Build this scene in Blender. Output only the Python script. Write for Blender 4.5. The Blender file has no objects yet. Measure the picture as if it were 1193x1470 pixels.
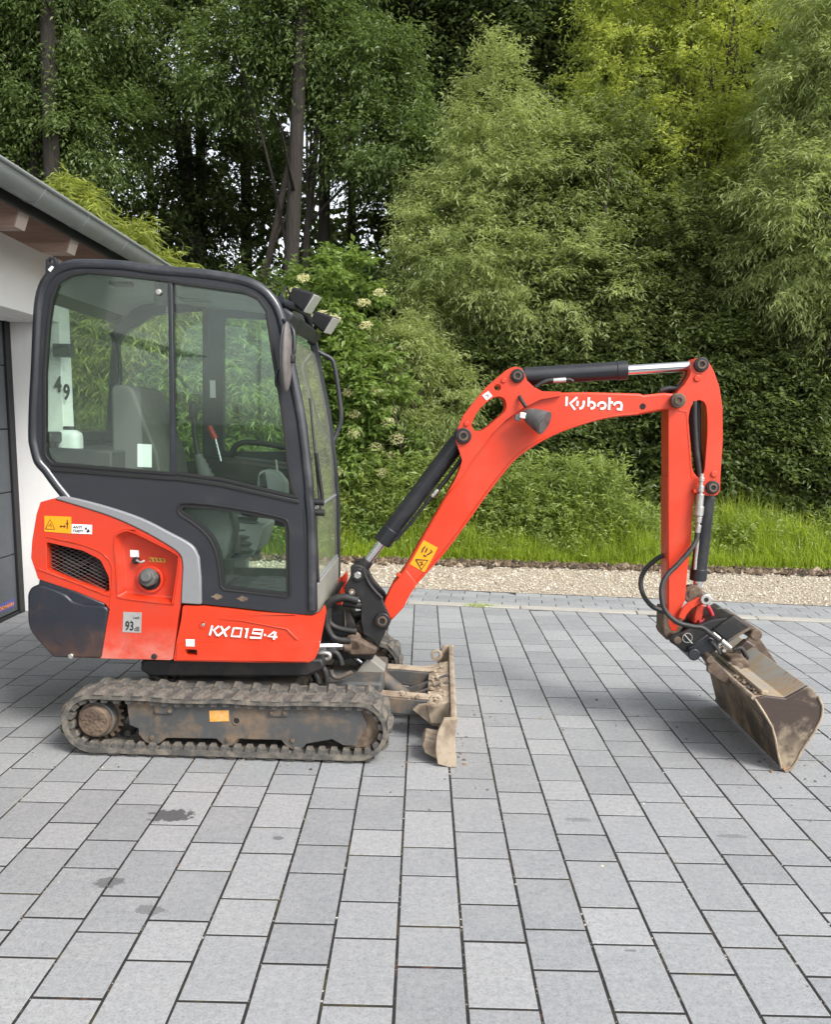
import bpy, bmesh, math, random
import numpy as np
from mathutils import Vector, Matrix
from mathutils.geometry import tessellate_polygon

random.seed(7)
scene = bpy.context.scene
COL = scene.collection
rad = math.radians

# ------------------------------------------------------------------ camera, sky, sun, exposure
FPX, CXP, CYP, CAMH = 1195.0, 596.5, 795.0, 1.576
PITCH, ROLL = rad(8.85), rad(1.15)
Fw = Vector((0, math.cos(PITCH), -math.sin(PITCH)))
R0 = Vector((1, 0, 0)); U0 = R0.cross(Fw)
CAMX = math.cos(ROLL) * R0 + math.sin(ROLL) * U0
CAMU = -math.sin(ROLL) * R0 + math.cos(ROLL) * U0
CAMP = Vector((0, 0, CAMH))
cam = bpy.data.cameras.new('camera')
cam_o = bpy.data.objects.new('camera', cam); COL.objects.link(cam_o)
cam.sensor_fit = 'VERTICAL'; cam.sensor_height = 24.0; cam.sensor_width = 24.0 * 832 / 1024
cam.lens = FPX / 1470 * 24.0
cam.shift_y = (CYP - 735) / 1470
cam.clip_end = 3000; cam.clip_start = 0.05
m = Matrix((( CAMX.x, CAMU.x, -Fw.x, 0), (CAMX.y, CAMU.y, -Fw.y, 0), (CAMX.z, CAMU.z, -Fw.z, CAMH), (0, 0, 0, 1)))
cam_o.matrix_world = m
scene.camera = cam_o

world = bpy.data.worlds.new('World'); scene.world = world; world.use_nodes = True
wn = world.node_tree.nodes; wl = world.node_tree.links
bg = wn['Background']
SUN_EL, SUN_AZ = rad(44), rad(134)      # azimuth clockwise from +Y
sky = wn.new('ShaderNodeTexSky'); sky.sky_type = 'NISHITA'; sky.sun_disc = False
sky.sun_elevation = SUN_EL; sky.sun_rotation = SUN_AZ
sky.air_density = 1.0; sky.dust_density = 2.0; sky.ozone_density = 1.0
hs = wn.new('ShaderNodeHueSaturation'); hs.inputs['Saturation'].default_value = 0.28
wl.new(sky.outputs[0], hs.inputs['Color']); wl.new(hs.outputs[0], bg.inputs['Color'])
bg.inputs['Strength'].default_value = 0.12
sl = bpy.data.lights.new('sun', 'SUN'); sl.energy = 1.5; sl.angle = rad(20); sl.color = (1.0, 0.965, 0.92)
sun = bpy.data.objects.new('sun', sl); COL.objects.link(sun)
sd = Vector((math.sin(SUN_AZ) * math.cos(SUN_EL), math.cos(SUN_AZ) * math.cos(SUN_EL), math.sin(SUN_EL)))
sun.rotation_euler = sd.to_track_quat('Z', 'Y').to_euler(); sun.location = (2, -4, 12)
vs = scene.view_settings
scene.display_settings.display_device = 'sRGB'
vs.view_transform = 'Standard'; vs.look = 'None'; vs.gamma = 1; vs.use_curve_mapping = False
vs.exposure = 1.46
scene.render.engine = 'CYCLES'
scene.cycles.max_bounces = 8; scene.cycles.transparent_max_bounces = 24
scene.cycles.diffuse_bounces = 3; scene.cycles.glossy_bounces = 3
scene.cycles.use_denoising = True

# ------------------------------------------------------------------ tracing helpers
MA = rad(-1.6); MX, MY = -0.92, 4.36
def ray(px, py): return Fw + CAMX * ((px - CXP) / FPX) - CAMU * ((py - CYP) / FPX)
def at(px, py, Y):
    """photo point -> (x, z) on the machine's side plane Y (machine's own axes)"""
    ca, sa = math.cos(MA), math.sin(MA)
    d = ray(px, py); ox, oy = -MX, -MY
    o = Vector((ca * ox + sa * oy, -sa * ox + ca * oy, CAMH)); dl = Vector((ca * d.x + sa * d.y, -sa * d.x + ca * d.y, d.z))
    t = (Y - o.y) / dl.y
    return (o.x + dl.x * t, o.z + dl.z * t)
def at3(px, py, Y):
    x, z = at(px, py, Y); return Vector((x, Y, z))
def ats(pts, Y): return [at(p[0], p[1], Y) for p in pts]
def zm(pts, x0, y0, s): return [(x0 + p[0] / s, y0 + p[1] / s) for p in pts]
def wproj(P):
    v = Vector(P) - CAMP; d = v.dot(Fw)
    if d < 0.1: return (-9999, -9999, d)
    return (CXP + FPX * v.dot(CAMX) / d, CYP - FPX * v.dot(CAMU) / d, d)

# ------------------------------------------------------------------ materials
def nt(name):
    mt = bpy.data.materials.new(name); mt.use_nodes = True
    n = mt.node_tree.nodes; l = mt.node_tree.links
    return mt, n, l, n['Principled BSDF']
def noise(n, l, scale, detail=4, rough=0.55, vec=None, dist=0.0):
    t = n.new('ShaderNodeTexNoise'); t.inputs['Scale'].default_value = scale
    t.inputs['Detail'].default_value = detail; t.inputs['Roughness'].default_value = rough
    t.inputs['Distortion'].default_value = dist
    if vec is not None: l.new(vec, t.inputs['Vector'])
    return t.outputs[0]
def ramp(n, l, val, stops):
    r = n.new('ShaderNodeValToRGB'); e = r.color_ramp.elements
    e[0].position, e[0].color = stops[0][0], c4(stops[0][1])
    e[1].position, e[1].color = stops[-1][0], c4(stops[-1][1])
    for p, c in stops[1:-1]:
        x = e.new(p); x.color = c4(c)
    l.new(val, r.inputs[0]); return r.outputs[0]
def c4(c):
    if isinstance(c, (int, float)): return (c, c, c, 1)
    return (c[0], c[1], c[2], 1)
def mixc(n, l, fac, a, b, mode='MIX'):
    mx = n.new('ShaderNodeMix'); mx.data_type = 'RGBA'; mx.blend_type = mode
    for sock, v in ((mx.inputs[0], fac), (mx.inputs[6], a), (mx.inputs[7], b)):
        if isinstance(v, bpy.types.NodeSocket): l.new(v, sock)
        elif isinstance(v, (int, float)) and sock.type == 'VALUE': sock.default_value = v
        else: sock.default_value = c4(v)
    return mx.outputs[2]
def math_(n, l, op, a, b=0.0):
    x = n.new('ShaderNodeMath'); x.operation = op
    for i, v in enumerate((a, b)):
        if isinstance(v, bpy.types.NodeSocket): l.new(v, x.inputs[i])
        else: x.inputs[i].default_value = v
    return x.outputs[0]
def bump(n, l, h, bs, strength=0.3, dist=0.005):
    b = n.new('ShaderNodeBump'); b.inputs['Strength'].default_value = strength; b.inputs['Distance'].default_value = dist
    l.new(h, b.inputs['Height']); l.new(b.outputs[0], bs.inputs['Normal']); return b
def ocoord(n, l, rnd=True):
    tc = n.new('ShaderNodeTexCoord')
    if not rnd: return tc.outputs['Object']
    oi = n.new('ShaderNodeObjectInfo'); ad = n.new('ShaderNodeVectorMath'); ad.operation = 'ADD'
    mu = math_(n, l, 'MULTIPLY', oi.outputs['Random'], 7.0)
    l.new(tc.outputs['Object'], ad.inputs[0]); l.new(mu, ad.inputs[1]); return ad.outputs[0]
def painted(name, base, rough=0.45, metal=0.0, var=0.12, dirt=(0.16, 0.12, 0.085), dirt_lo=0.62, dirt_amt=0.6, dscale=6.0, chips=None, chip_lo=0.70, bmp=0.06, coat=0.0, low=None):
    """paint / metal / rubber with cloudy tone, dust patches, chips; low=(z0,z1,colour,amount): mud gathered towards the ground"""
    mt, n, l, b = nt(name)
    v = ocoord(n, l, False)
    big = noise(n, l, 3.0, 5, 0.6, v); fine = noise(n, l, 60.0, 3, 0.6, v); d = noise(n, l, dscale, 8, 0.68, v, 0.3)
    bb = tuple(max(0, x * (1 - var)) for x in base); bt = tuple(min(1, x * (1 + var)) for x in base)
    col = mixc(n, l, big, bb, bt)
    df = ramp(n, l, d, [(dirt_lo - 0.10, 0.0), (dirt_lo + 0.12, dirt_amt)])
    if low:
        sx = n.new('ShaderNodeSeparateXYZ'); l.new(v, sx.inputs[0])
        mr = n.new('ShaderNodeMapRange'); l.new(sx.outputs[2], mr.inputs[0])
        mr.inputs[1].default_value = low[1]; mr.inputs[2].default_value = low[0]; mr.inputs[3].default_value = 0; mr.inputs[4].default_value = 1
        lf = math_(n, l, 'MULTIPLY', mr.outputs[0], math_(n, l, 'MULTIPLY', ramp(n, l, noise(n, l, 14, 8, 0.7, v, 0.5), [(0.35, 0.15), (0.65, 1.0)]), low[3]))
        col = mixc(n, l, lf, col, low[2])
    col = mixc(n, l, df, col, dirt)
    if chips:
        cn = noise(n, l, 38.0, 6, 0.75, v)
        cb = noise(n, l, 3.5, 3, 0.5, v)
        cf = math_(n, l, 'MULTIPLY', ramp(n, l, cn, [(chip_lo, 0.0), (chip_lo + 0.03, 1.0)]), ramp(n, l, cb, [(0.45, 0.0), (0.6, 1.0)]))
        col = mixc(n, l, cf, col, chips)
    l.new(col, b.inputs['Base Color'])
    rr = ramp(n, l, d, [(0.3, max(0.05, rough - 0.1)), (0.75, min(1, rough + 0.25))])
    l.new(rr, b.inputs['Roughness']); b.inputs['Metallic'].default_value = metal
    if coat: b.inputs['Coat Weight'].default_value = coat; b.inputs['Coat Roughness'].default_value = 0.15
    if bmp: bump(n, l, fine, b, bmp, 0.003)
    return mt
def plain(name, base, rough=0.5, metal=0.0, var=0.06, scale=40):
    mt, n, l, b = nt(name); v = ocoord(n, l)
    f = noise(n, l, scale, 4, 0.6, v)
    l.new(mixc(n, l, f, tuple(x * (1 - var) for x in base), tuple(min(1, x * (1 + var)) for x in base)), b.inputs['Base Color'])
    b.inputs['Roughness'].default_value = rough; b.inputs['Metallic'].default_value = metal
    return mt

M = {}
DUST = (0.30, 0.235, 0.165)
M['orange'] = painted('orange paint', (0.56, 0.034, 0.006), 0.40, 0, 0.08, (0.44, 0.06, 0.026), 0.58, 0.5, 4, (0.12, 0.035, 0.02), 0.67, 0.02, 0.08)
M['orange_worn'] = painted('worn orange paint', (0.53, 0.030, 0.006), 0.42, 0, 0.09, (0.30, 0.05, 0.028), 0.58, 0.5, 6, (0.50, 0.36, 0.30), 0.69, 0.03, 0.15, low=(0.40, 0.60, (0.52, 0.36, 0.30), 0.55))
M['navy'] = painted('dark navy paint', (0.0145, 0.0165, 0.022), 0.45, 0, 0.12, (0.045, 0.043, 0.043), 0.62, 0.5, 4, None, 0.7, 0.02, 0.12)
M['tubepaint'] = painted('glossy navy tube paint', (0.016, 0.018, 0.023), 0.32, 0, 0.12, (0.06, 0.06, 0.06), 0.60, 0.6, 5, None, 0.7, 0.02, 0.5)
M['weight'] = painted('navy counterweight paint', (0.011, 0.014, 0.022), 0.36, 0, 0.15, (0.075, 0.036, 0.022), 0.63, 0.85, 7, (0.14, 0.12, 0.12), 0.735, 0.08, 0.2, low=(0.43, 0.62, (0.095, 0.042, 0.022), 0.75))
M['black'] = painted('black steel', (0.012, 0.012, 0.013), 0.5, 0.1, 0.2, (0.06, 0.048, 0.038), 0.60, 0.6, 9, (0.16, 0.12, 0.09), 0.72, 0.08)
M['cyl'] = painted('black cylinder paint', (0.011, 0.0125, 0.0155), 0.38, 0.1, 0.15, (0.05, 0.05, 0.047), 0.64, 0.5, 7, None, 0.7, 0.03, 0.1)
M['rubber'] = plain('black rubber', (0.010, 0.010, 0.011), 0.6)
M['hose'] = painted('hydraulic hose', (0.015, 0.0145, 0.0145), 0.5, 0, 0.2, (0.07, 0.06, 0.05), 0.6, 0.5, 14, None, 0.7, 0.05)
M['track'] = painted('dusty track rubber', (0.062, 0.060, 0.056), 0.85, 0, 0.25, (0.235, 0.20, 0.155), 0.53, 0.75, 14, None, 0.7, 0.35)
M['frame'] = painted('dusty undercarriage steel', (0.060, 0.062, 0.062), 0.65, 0.1, 0.25, (0.20, 0.135, 0.08), 0.55, 0.75, 9, (0.16, 0.075, 0.035), 0.66, 0.12)
M['rusty'] = painted('rusty steel', (0.080, 0.054, 0.039), 0.7, 0.1, 0.35, (0.22, 0.165, 0.11), 0.54, 0.75, 13, (0.13, 0.055, 0.025), 0.66, 0.3)
M['tan'] = painted('muddy blade steel', (0.37, 0.30, 0.22), 0.8, 0, 0.3, (0.14, 0.098, 0.066), 0.53, 0.8, 8, (0.075, 0.065, 0.06), 0.66, 0.45)
M['bucket'] = painted('worn bucket steel', (0.085, 0.064, 0.047), 0.6, 0.1, 0.4, (0.34, 0.265, 0.18), 0.53, 0.85, 7, (0.25, 0.10, 0.045), 0.66, 0.2)
M['lip'] = painted('scraped rusty cutting lip', (0.30, 0.20, 0.13), 0.4, 0.5, 0.2, (0.28, 0.12, 0.05), 0.5, 0.8, 14, None, 0.7, 0.1)
M['bucket_top'] = painted('scuffed bucket top', (0.33, 0.32, 0.29), 0.5, 0.2, 0.3, (0.36, 0.26, 0.15), 0.50, 0.85, 7, (0.30, 0.10, 0.05), 0.60, 0.15)
M['bucket_end'] = painted('bucket end plate steel', (0.060, 0.042, 0.035), 0.45, 0.2, 0.3, (0.38, 0.31, 0.215), 0.60, 0.95, 8, (0.3, 0.10, 0.05), 0.68, 0.25, low=(0.0, 0.20, (0.40, 0.32, 0.21), 1.3))
M['chrome'] = painted('chrome rod', (0.68, 0.68, 0.70), 0.12, 1.0, 0.04, (0.4, 0.36, 0.3), 0.72, 0.4, 9, None, 0.7, 0)
M['steel'] = painted('zinc fitting', (0.55, 0.54, 0.51), 0.35, 0.9, 0.15, (0.25, 0.2, 0.14), 0.6, 0.5, 20, None, 0.7, 0.05)
M['trim'] = painted('grey plastic trim', (0.22, 0.225, 0.235), 0.42, 0.15, 0.08, (0.2, 0.17, 0.14), 0.68, 0.4, 5, None, 0.7, 0.03)
M['greyp'] = painted('grey interior plastic', (0.085, 0.088, 0.085), 0.6, 0, 0.1, (0.2, 0.19, 0.17), 0.62, 0.35, 8, None, 0.7, 0.05)
M['lightgrey'] = painted('light interior plastic', (0.27, 0.28, 0.27), 0.6, 0, 0.08, (0.2, 0.19, 0.17), 0.66, 0.3, 8, None, 0.7, 0.05)
M['dark'] = plain('painted cavity shade', (0.012, 0.012, 0.012), 0.9)  # near-black colour stands for the shade inside holes, bays and gaps
M['lens'] = plain('lamp lens', (0.50, 0.50, 0.48), 0.1, 0.3, 0.1, 60)
M['white'] = plain('white decal', (0.80, 0.80, 0.79), 0.4, 0, 0.03)
M['decalwhite'] = plain('white lettering', (0.82, 0.80, 0.77), 0.4, 0, 0.04)
M['yellow'] = plain('yellow decal', (0.78, 0.31, 0.004), 0.45, 0, 0.05)
M['ink'] = plain('black print', (0.012, 0.012, 0.012), 0.5)
M['silver'] = painted('silver label', (0.34, 0.34, 0.33), 0.45, 0.2, 0.1, (0.2, 0.15, 0.12), 0.6, 0.5, 30, None)
M['red'] = plain('red plastic', (0.40, 0.03, 0.02), 0.4)
M['crimson'] = painted('crimson shackle', (0.42, 0.012, 0.03), 0.4, 0.1, 0.1)
M['bottle'] = plain('translucent white plastic', (0.72, 0.75, 0.72), 0.35, 0, 0.03)
M['bottle'].node_tree.nodes['Principled BSDF'].inputs['Transmission Weight'].default_value = 0.25
M['liquid'] = plain('blue liquid', (0.25, 0.55, 0.62), 0.3)
M['orangeink'] = plain('orange print', (0.8, 0.25, 0.02), 0.5)
M['blueink'] = plain('blue print', (0.05, 0.06, 0.25), 0.4)

def glass_mat(name, tint, haze=(0.5, 0.55, 0.5), haze_amt=0.06, fres=1.52):
    mt, n, l, b = nt(name); n.remove(b)
    out = n['Material Output']
    tr = n.new('ShaderNodeBsdfTransparent'); tr.inputs[0].default_value = c4(tint)
    gl = n.new('ShaderNodeBsdfGlossy'); gl.inputs['Roughness'].default_value = 0.02; gl.inputs[0].default_value = (0.9, 0.95, 0.92, 1)
    df = n.new('ShaderNodeBsdfDiffuse'); df.inputs[0].default_value = c4(haze)
    fr = n.new('ShaderNodeFresnel'); ge = n.new('ShaderNodeNewGeometry')
    l.new(math_(n, l, 'ADD', fres, math_(n, l, 'MULTIPLY', ge.outputs['Backfacing'], 1 / fres - fres)), fr.inputs['IOR'])
    v = ocoord(n, l, False)
    mp = n.new('ShaderNodeMapping'); mp.inputs['Scale'].default_value = (9, 9, 2.2); l.new(v, mp.inputs[0])
    dn = ramp(n, l, noise(n, l, 3.0, 6, 0.7, mp.outputs[0]), [(0.4, haze_amt * 0.6), (0.75, haze_amt)])
    m1 = n.new('ShaderNodeMixShader'); l.new(dn, m1.inputs[0]); l.new(tr.outputs[0], m1.inputs[1]); l.new(df.outputs[0], m1.inputs[2])
    m2 = n.new('ShaderNodeMixShader'); l.new(fr.outputs[0], m2.inputs[0]); l.new(m1.outputs[0], m2.inputs[1]); l.new(gl.outputs[0], m2.inputs[2])
    l.new(m2.outputs[0], out.inputs[0]); return mt
M['glass'] = glass_mat('green tinted glass', (0.91, 0.975, 0.935), (0.45, 0.55, 0.48), haze_amt=0.014)
M['glass_dusty'] = glass_mat('dusty windscreen glass', (0.86, 0.92, 0.86), (0.42, 0.42, 0.33), 0.42)

# ------------------------------------------------------------------ mesh helpers
def newobj(name, me, mats, parent=None):
    o = bpy.data.objects.new(name, me); COL.objects.link(o)
    for x in (mats if isinstance(mats, (list, tuple)) else [mats]): me.materials.append(x)
    if parent is not None: o.parent = parent
    return o
def tag(o, label, cat, group=None):
    o['label'] = label; o['category'] = cat
    if group: o['group'] = group
    return o
def thing(name, label, cat, loc=(0, 0, 0), rz=0, group=None):
    o = bpy.data.objects.new(name, None); COL.objects.link(o); o.location = loc; o.rotation_euler = (0, 0, rz)
    o.empty_display_size = 0.1
    return tag(o, label, cat, group)
def from_bm(name, bm, mats, parent=None, bevel=0.0, smooth=True, seg=2, ang=32):
    bmesh.ops.recalc_face_normals(bm, faces=bm.faces)
    me = bpy.data.meshes.new(name); bm.to_mesh(me); bm.free()
    o = newobj(name, me, mats, parent)
    if smooth:
        me.polygons.foreach_set('use_smooth', [True] * len(me.polygons))
        me.set_sharp_from_angle(angle=rad(ang))
    if bevel > 0:
        b = o.modifiers.new('bevel', 'BEVEL'); b.width = bevel; b.segments = seg; b.limit_method = 'ANGLE'; b.angle_limit = rad(35); b.harden_normals = False
    return o
def area2(p): return sum(p[i][0] * p[(i + 1) % len(p)][1] - p[(i + 1) % len(p)][0] * p[i][1] for i in range(len(p)))
def add_prism(bm, outer, y0, y1, holes=()):
    """outline in the x-z plane pushed from y0 to y1"""
    if area2(outer) < 0: outer = outer[::-1]
    loops = [outer] + [list(h) for h in holes]
    A, B = [], []
    for lp in loops:
        A.append([bm.verts.new((x, y0, z)) for x, z in lp]); B.append([bm.verts.new((x, y1, z)) for x, z in lp])
    if len(loops) == 1:
        bm.faces.new(A[0]); bm.faces.new(B[0][::-1])
    else:
        tris = tessellate_polygon([[Vector((x, z, 0)) for x, z in lp] for lp in loops])
        fa = [v for lp in A for v in lp]; fb = [v for lp in B for v in lp]
        for t in tris:
            try: bm.faces.new([fa[i] for i in t]); bm.faces.new([fb[i] for i in reversed(t)])
            except ValueError: pass
    for a, b in zip(A, B):
        k = len(a)
        for i in range(k): bm.faces.new((a[i], a[(i + 1) % k], b[(i + 1) % k], b[i]))
def prism(name, outer, y0, y1, mat, parent, holes=(), bevel=0.004, smooth=True, seg=2):
    bm = bmesh.new(); add_prism(bm, outer, y0, y1, holes); return from_bm(name, bm, mat, parent, bevel, smooth, seg)
def add_box(bm, c, s, rot=None):
    mt = Matrix.Translation(Vector(c)) @ (rot.to_4x4() if rot else Matrix.Identity(4)) @ Matrix.Diagonal((s[0], s[1], s[2], 1))
    bmesh.ops.create_cube(bm, size=1, matrix=mt)
def box(name, c, s, mat, parent, bevel=0.004, rot=None):
    bm = bmesh.new(); add_box(bm, c, s, rot); return from_bm(name, bm, mat, parent, bevel)
def add_cyl(bm, p0, p1, r0, r1=None, seg=20):
    p0, p1 = Vector(p0), Vector(p1); d = p1 - p0
    q = d.to_track_quat('Z', 'Y').to_matrix().to_4x4()
    bmesh.ops.create_cone(bm, cap_ends=True, segments=seg, radius1=r0, radius2=r1 if r1 is not None else r0, depth=d.length, matrix=Matrix.Translation((p0 + p1) / 2) @ q)
def cyl(name, p0, p1, r, mat, parent, r1=None, seg=24, bevel=0.002):
    bm = bmesh.new(); add_cyl(bm, p0, p1, r, r1, seg); return from_bm(name, bm, mat, parent, bevel)
def catmull(pts, n=6, closed=False):
    P = [Vector(p) for p in pts]; out = []; k = len(P)
    rng = range(k) if closed else range(k - 1)
    for i in rng:
        p1, p2 = P[i], P[(i + 1) % k]
        p0 = P[(i - 1) % k] if (closed or i > 0) else p1 + (p1 - p2)
        p3 = P[(i + 2) % k] if (closed or i + 2 < k) else p2 + (p2 - p1)
        for j in range(n):
            t = j / n
            out.append(0.5 * ((2 * p1) + (p2 - p0) * t + (2 * p0 - 5 * p1 + 4 * p2 - p3) * t * t + (3 * p1 - p0 - 3 * p2 + p3) * t ** 3))
    if not closed: out.append(P[-1])
    return out
def add_tube(bm, pts, r, seg=10, closed=False, taper=None):
    P = [Vector(p) for p in pts]; k = len(P); rings = []
    up = None
    for i in range(k):
        a = P[(i - 1) % k] if (closed or i > 0) else P[i]; b = P[(i + 1) % k] if (closed or i < k - 1) else P[i]
        t = (b - a).normalized()
        if up is None:
            up = Vector((0, 1, 0)) if abs(t.y) < 0.9 else Vector((1, 0, 0))
        s = t.cross(up).normalized(); up = s.cross(t).normalized()
        rr = r if taper is None else r * (1 + (taper - 1) * i / (k - 1))
        if isinstance(r, (list, tuple)): rr = r[i]
        rings.append([bm.verts.new(P[i] + rr * (math.cos(2 * math.pi * j / seg) * s + math.sin(2 * math.pi * j / seg) * up)) for j in range(seg)])
    for i in range(k if closed else k - 1):
        a, b = rings[i], rings[(i + 1) % k]
        for j in range(seg): bm.faces.new((a[j], a[(j + 1) % seg], b[(j + 1) % seg], b[j]))
    if not closed:
        bm.faces.new(rings[0][::-1]); bm.faces.new(rings[-1])
def tube(name, pts, r, mat, parent, seg=12, smooth_path=6, closed=False):
    bm = bmesh.new(); add_tube(bm, catmull(pts, smooth_path, closed) if smooth_path else pts, r, seg, closed); return from_bm(name, bm, mat, parent, 0, True, ang=60)
def circ(cx, cz, r, n=20, a0=0): return [(cx + r * math.cos(a0 + 2 * math.pi * i / n), cz + r * math.sin(a0 + 2 * math.pi * i / n)) for i in range(n)]
def c2(pts, n=5, closed=False): return [(p.x, p.y) for p in catmull([Vector((a, b, 0)) for a, b in pts], n, closed)]
def fillet(pts, r, n=4):
    """round every corner of a closed outline"""
    out = []; k = len(pts)
    for i in range(k):
        p = Vector((*pts[i], 0)); a = Vector((*pts[i - 1], 0)); b = Vector((*pts[(i + 1) % k], 0))
        rr = r[i] if isinstance(r, (list, tuple)) else r
        da, db = (a - p), (b - p)
        d = min(rr, da.length * 0.45, db.length * 0.45)
        if d < 1e-5: out.append((p.x, p.y)); continue
        s, e = p + da.normalized() * d, p + db.normalized() * d
        for j in range(n + 1):
            t = j / n; q = (1 - t) ** 2 * s + 2 * t * (1 - t) * p + t * t * e; out.append((q.x, q.y))
    return out
def inset(pts, d):
    """shrink a closed outline by d"""
    if area2(pts) < 0: pts = pts[::-1]
    out = []; k = len(pts)
    for i in range(k):
        p = Vector(pts[i]); a = (p - Vector(pts[i - 1])); b = (Vector(pts[(i + 1) % k]) - p)
        if a.length < 1e-6: a = b
        if b.length < 1e-6: b = a
        na = Vector((-a.y, a.x)).normalized(); nb = Vector((-b.y, b.x)).normalized()
        mm = na + nb
        if mm.length < 1e-4: mm = na
        mm.normalize(); c = max(0.35, mm.dot(na)); q = p + mm * (d / c); out.append((q.x, q.y))
    return out
def npmesh(name, V, polys, k, attr=None):
    """V (n,3), polys (m,k) indices"""
    me = bpy.data.meshes.new(name); n = len(V); mm = len(polys)
    me.vertices.add(n); me.vertices.foreach_set('co', np.ascontiguousarray(V, dtype=np.float32).ravel())
    me.loops.add(mm * k); me.loops.foreach_set('vertex_index', np.ascontiguousarray(polys, dtype=np.int32).ravel())
    me.polygons.add(mm); me.polygons.foreach_set('loop_start', np.arange(0, mm * k, k, dtype=np.int32)); me.polygons.foreach_set('use_smooth', np.zeros(mm, dtype=bool))
    if attr is not None:
        a = me.attributes.new('rnd', 'FLOAT', 'POINT'); a.data.foreach_set('value', np.ascontiguousarray(attr, dtype=np.float32))
    me.update(); return me
def text_mesh(s, bold=0.0, shear=0.0):
    cu = bpy.data.curves.new('text', 'FONT'); cu.body = s; cu.offset = bold; cu.shear = shear; cu.resolution_u = 3
    to = bpy.data.objects.new('text', cu); COL.objects.link(to); bpy.context.view_layer.update()
    me = bpy.data.meshes.new_from_object(to.evaluated_get(bpy.context.evaluated_depsgraph_get()))
    V = [tuple(v.co) for v in me.vertices]; Fc = [tuple(p.vertices) for p in me.polygons]
    bpy.data.objects.remove(to); bpy.data.curves.remove(cu); bpy.data.meshes.remove(me)
    xs = [v[0] for v in V]; ys = [v[1] for v in V]; x0, x1, y0, y1 = min(xs), max(xs), min(ys), max(ys)
    return [((v[0] - x0) / (x1 - x0), (v[1] - y0) / (y1 - y0)) for v in V], Fc
def letter(name, s, quad, Y, mat, parent, bold=0.0, shear=0.0, off=0.0015):
    """quad: photo points top-left, top-right, bottom-right, bottom-left"""
    V, Fc = text_mesh(s, bold, shear); tl, tr, br, bl = [Vector((*q, 0)) for q in quad]
    bm = bmesh.new(); vs_ = []
    for u, w in V:
        q = (bl * (1 - u) + br * u) * (1 - w) + (tl * (1 - u) + tr * u) * w
        x, z = at(q.x, q.y, Y); vs_.append(bm.verts.new((x, Y - off, z)))
    for f in Fc:
        try: bm.faces.new([vs_[i] for i in f])
        except ValueError: pass
    r = bmesh.ops.extrude_face_region(bm, geom=list(bm.faces)); 
    for v in [g for g in r['geom'] if isinstance(g, bmesh.types.BMVert)]: v.co.y += 0.001
    return from_bm(name, bm, mat, parent, 0, False)
def strokes(name, lines, Y, w, mat, parent, off=0.002):
    """flat lettering drawn with a broad pen; lines in photo pixels"""
    bm = bmesh.new(); k = 0
    for ln in lines:
        P = [Vector((*at(p[0], p[1], Y), 0)) for p in ln]
        L, Rr = [], []
        for i, p in enumerate(P):
            a = P[max(0, i - 1)]; b = P[min(len(P) - 1, i + 1)]; t = (b - a).normalized(); nn = Vector((-t.y, t.x, 0)) * w / 2
            L.append(p + nn); Rr.append(p - nn)
        y = Y - off - k * 0.0003; k += 1
        pts = [(q.x, q.y) for q in L + Rr[::-1]]
        for i in range(len(P) - 1):
            add_prism(bm, [(L[i].x, L[i].y), (L[i + 1].x, L[i + 1].y), (Rr[i + 1].x, Rr[i + 1].y), (Rr[i].x, Rr[i].y)], y, y + 0.001)
    bmesh.ops.remove_doubles(bm, verts=bm.verts, dist=1e-5)
    return from_bm(name, bm, mat, parent, 0, False)

# ------------------------------------------------------------------ setting: paving, kerb, lane, ground
def kind(o, k): o['kind'] = k; return o
def ground_pt(px, py, z=0.0):
    d = ray(px, py); t = (z - CAMH) / d.z; return CAMP + d * t
KX0, KY0, KS = -0.07, 7.215, -0.115           # near edge of the kerb line
kerbY = lambda x: KY0 + KS * (x - KX0)
KANG = math.atan(KS)

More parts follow.
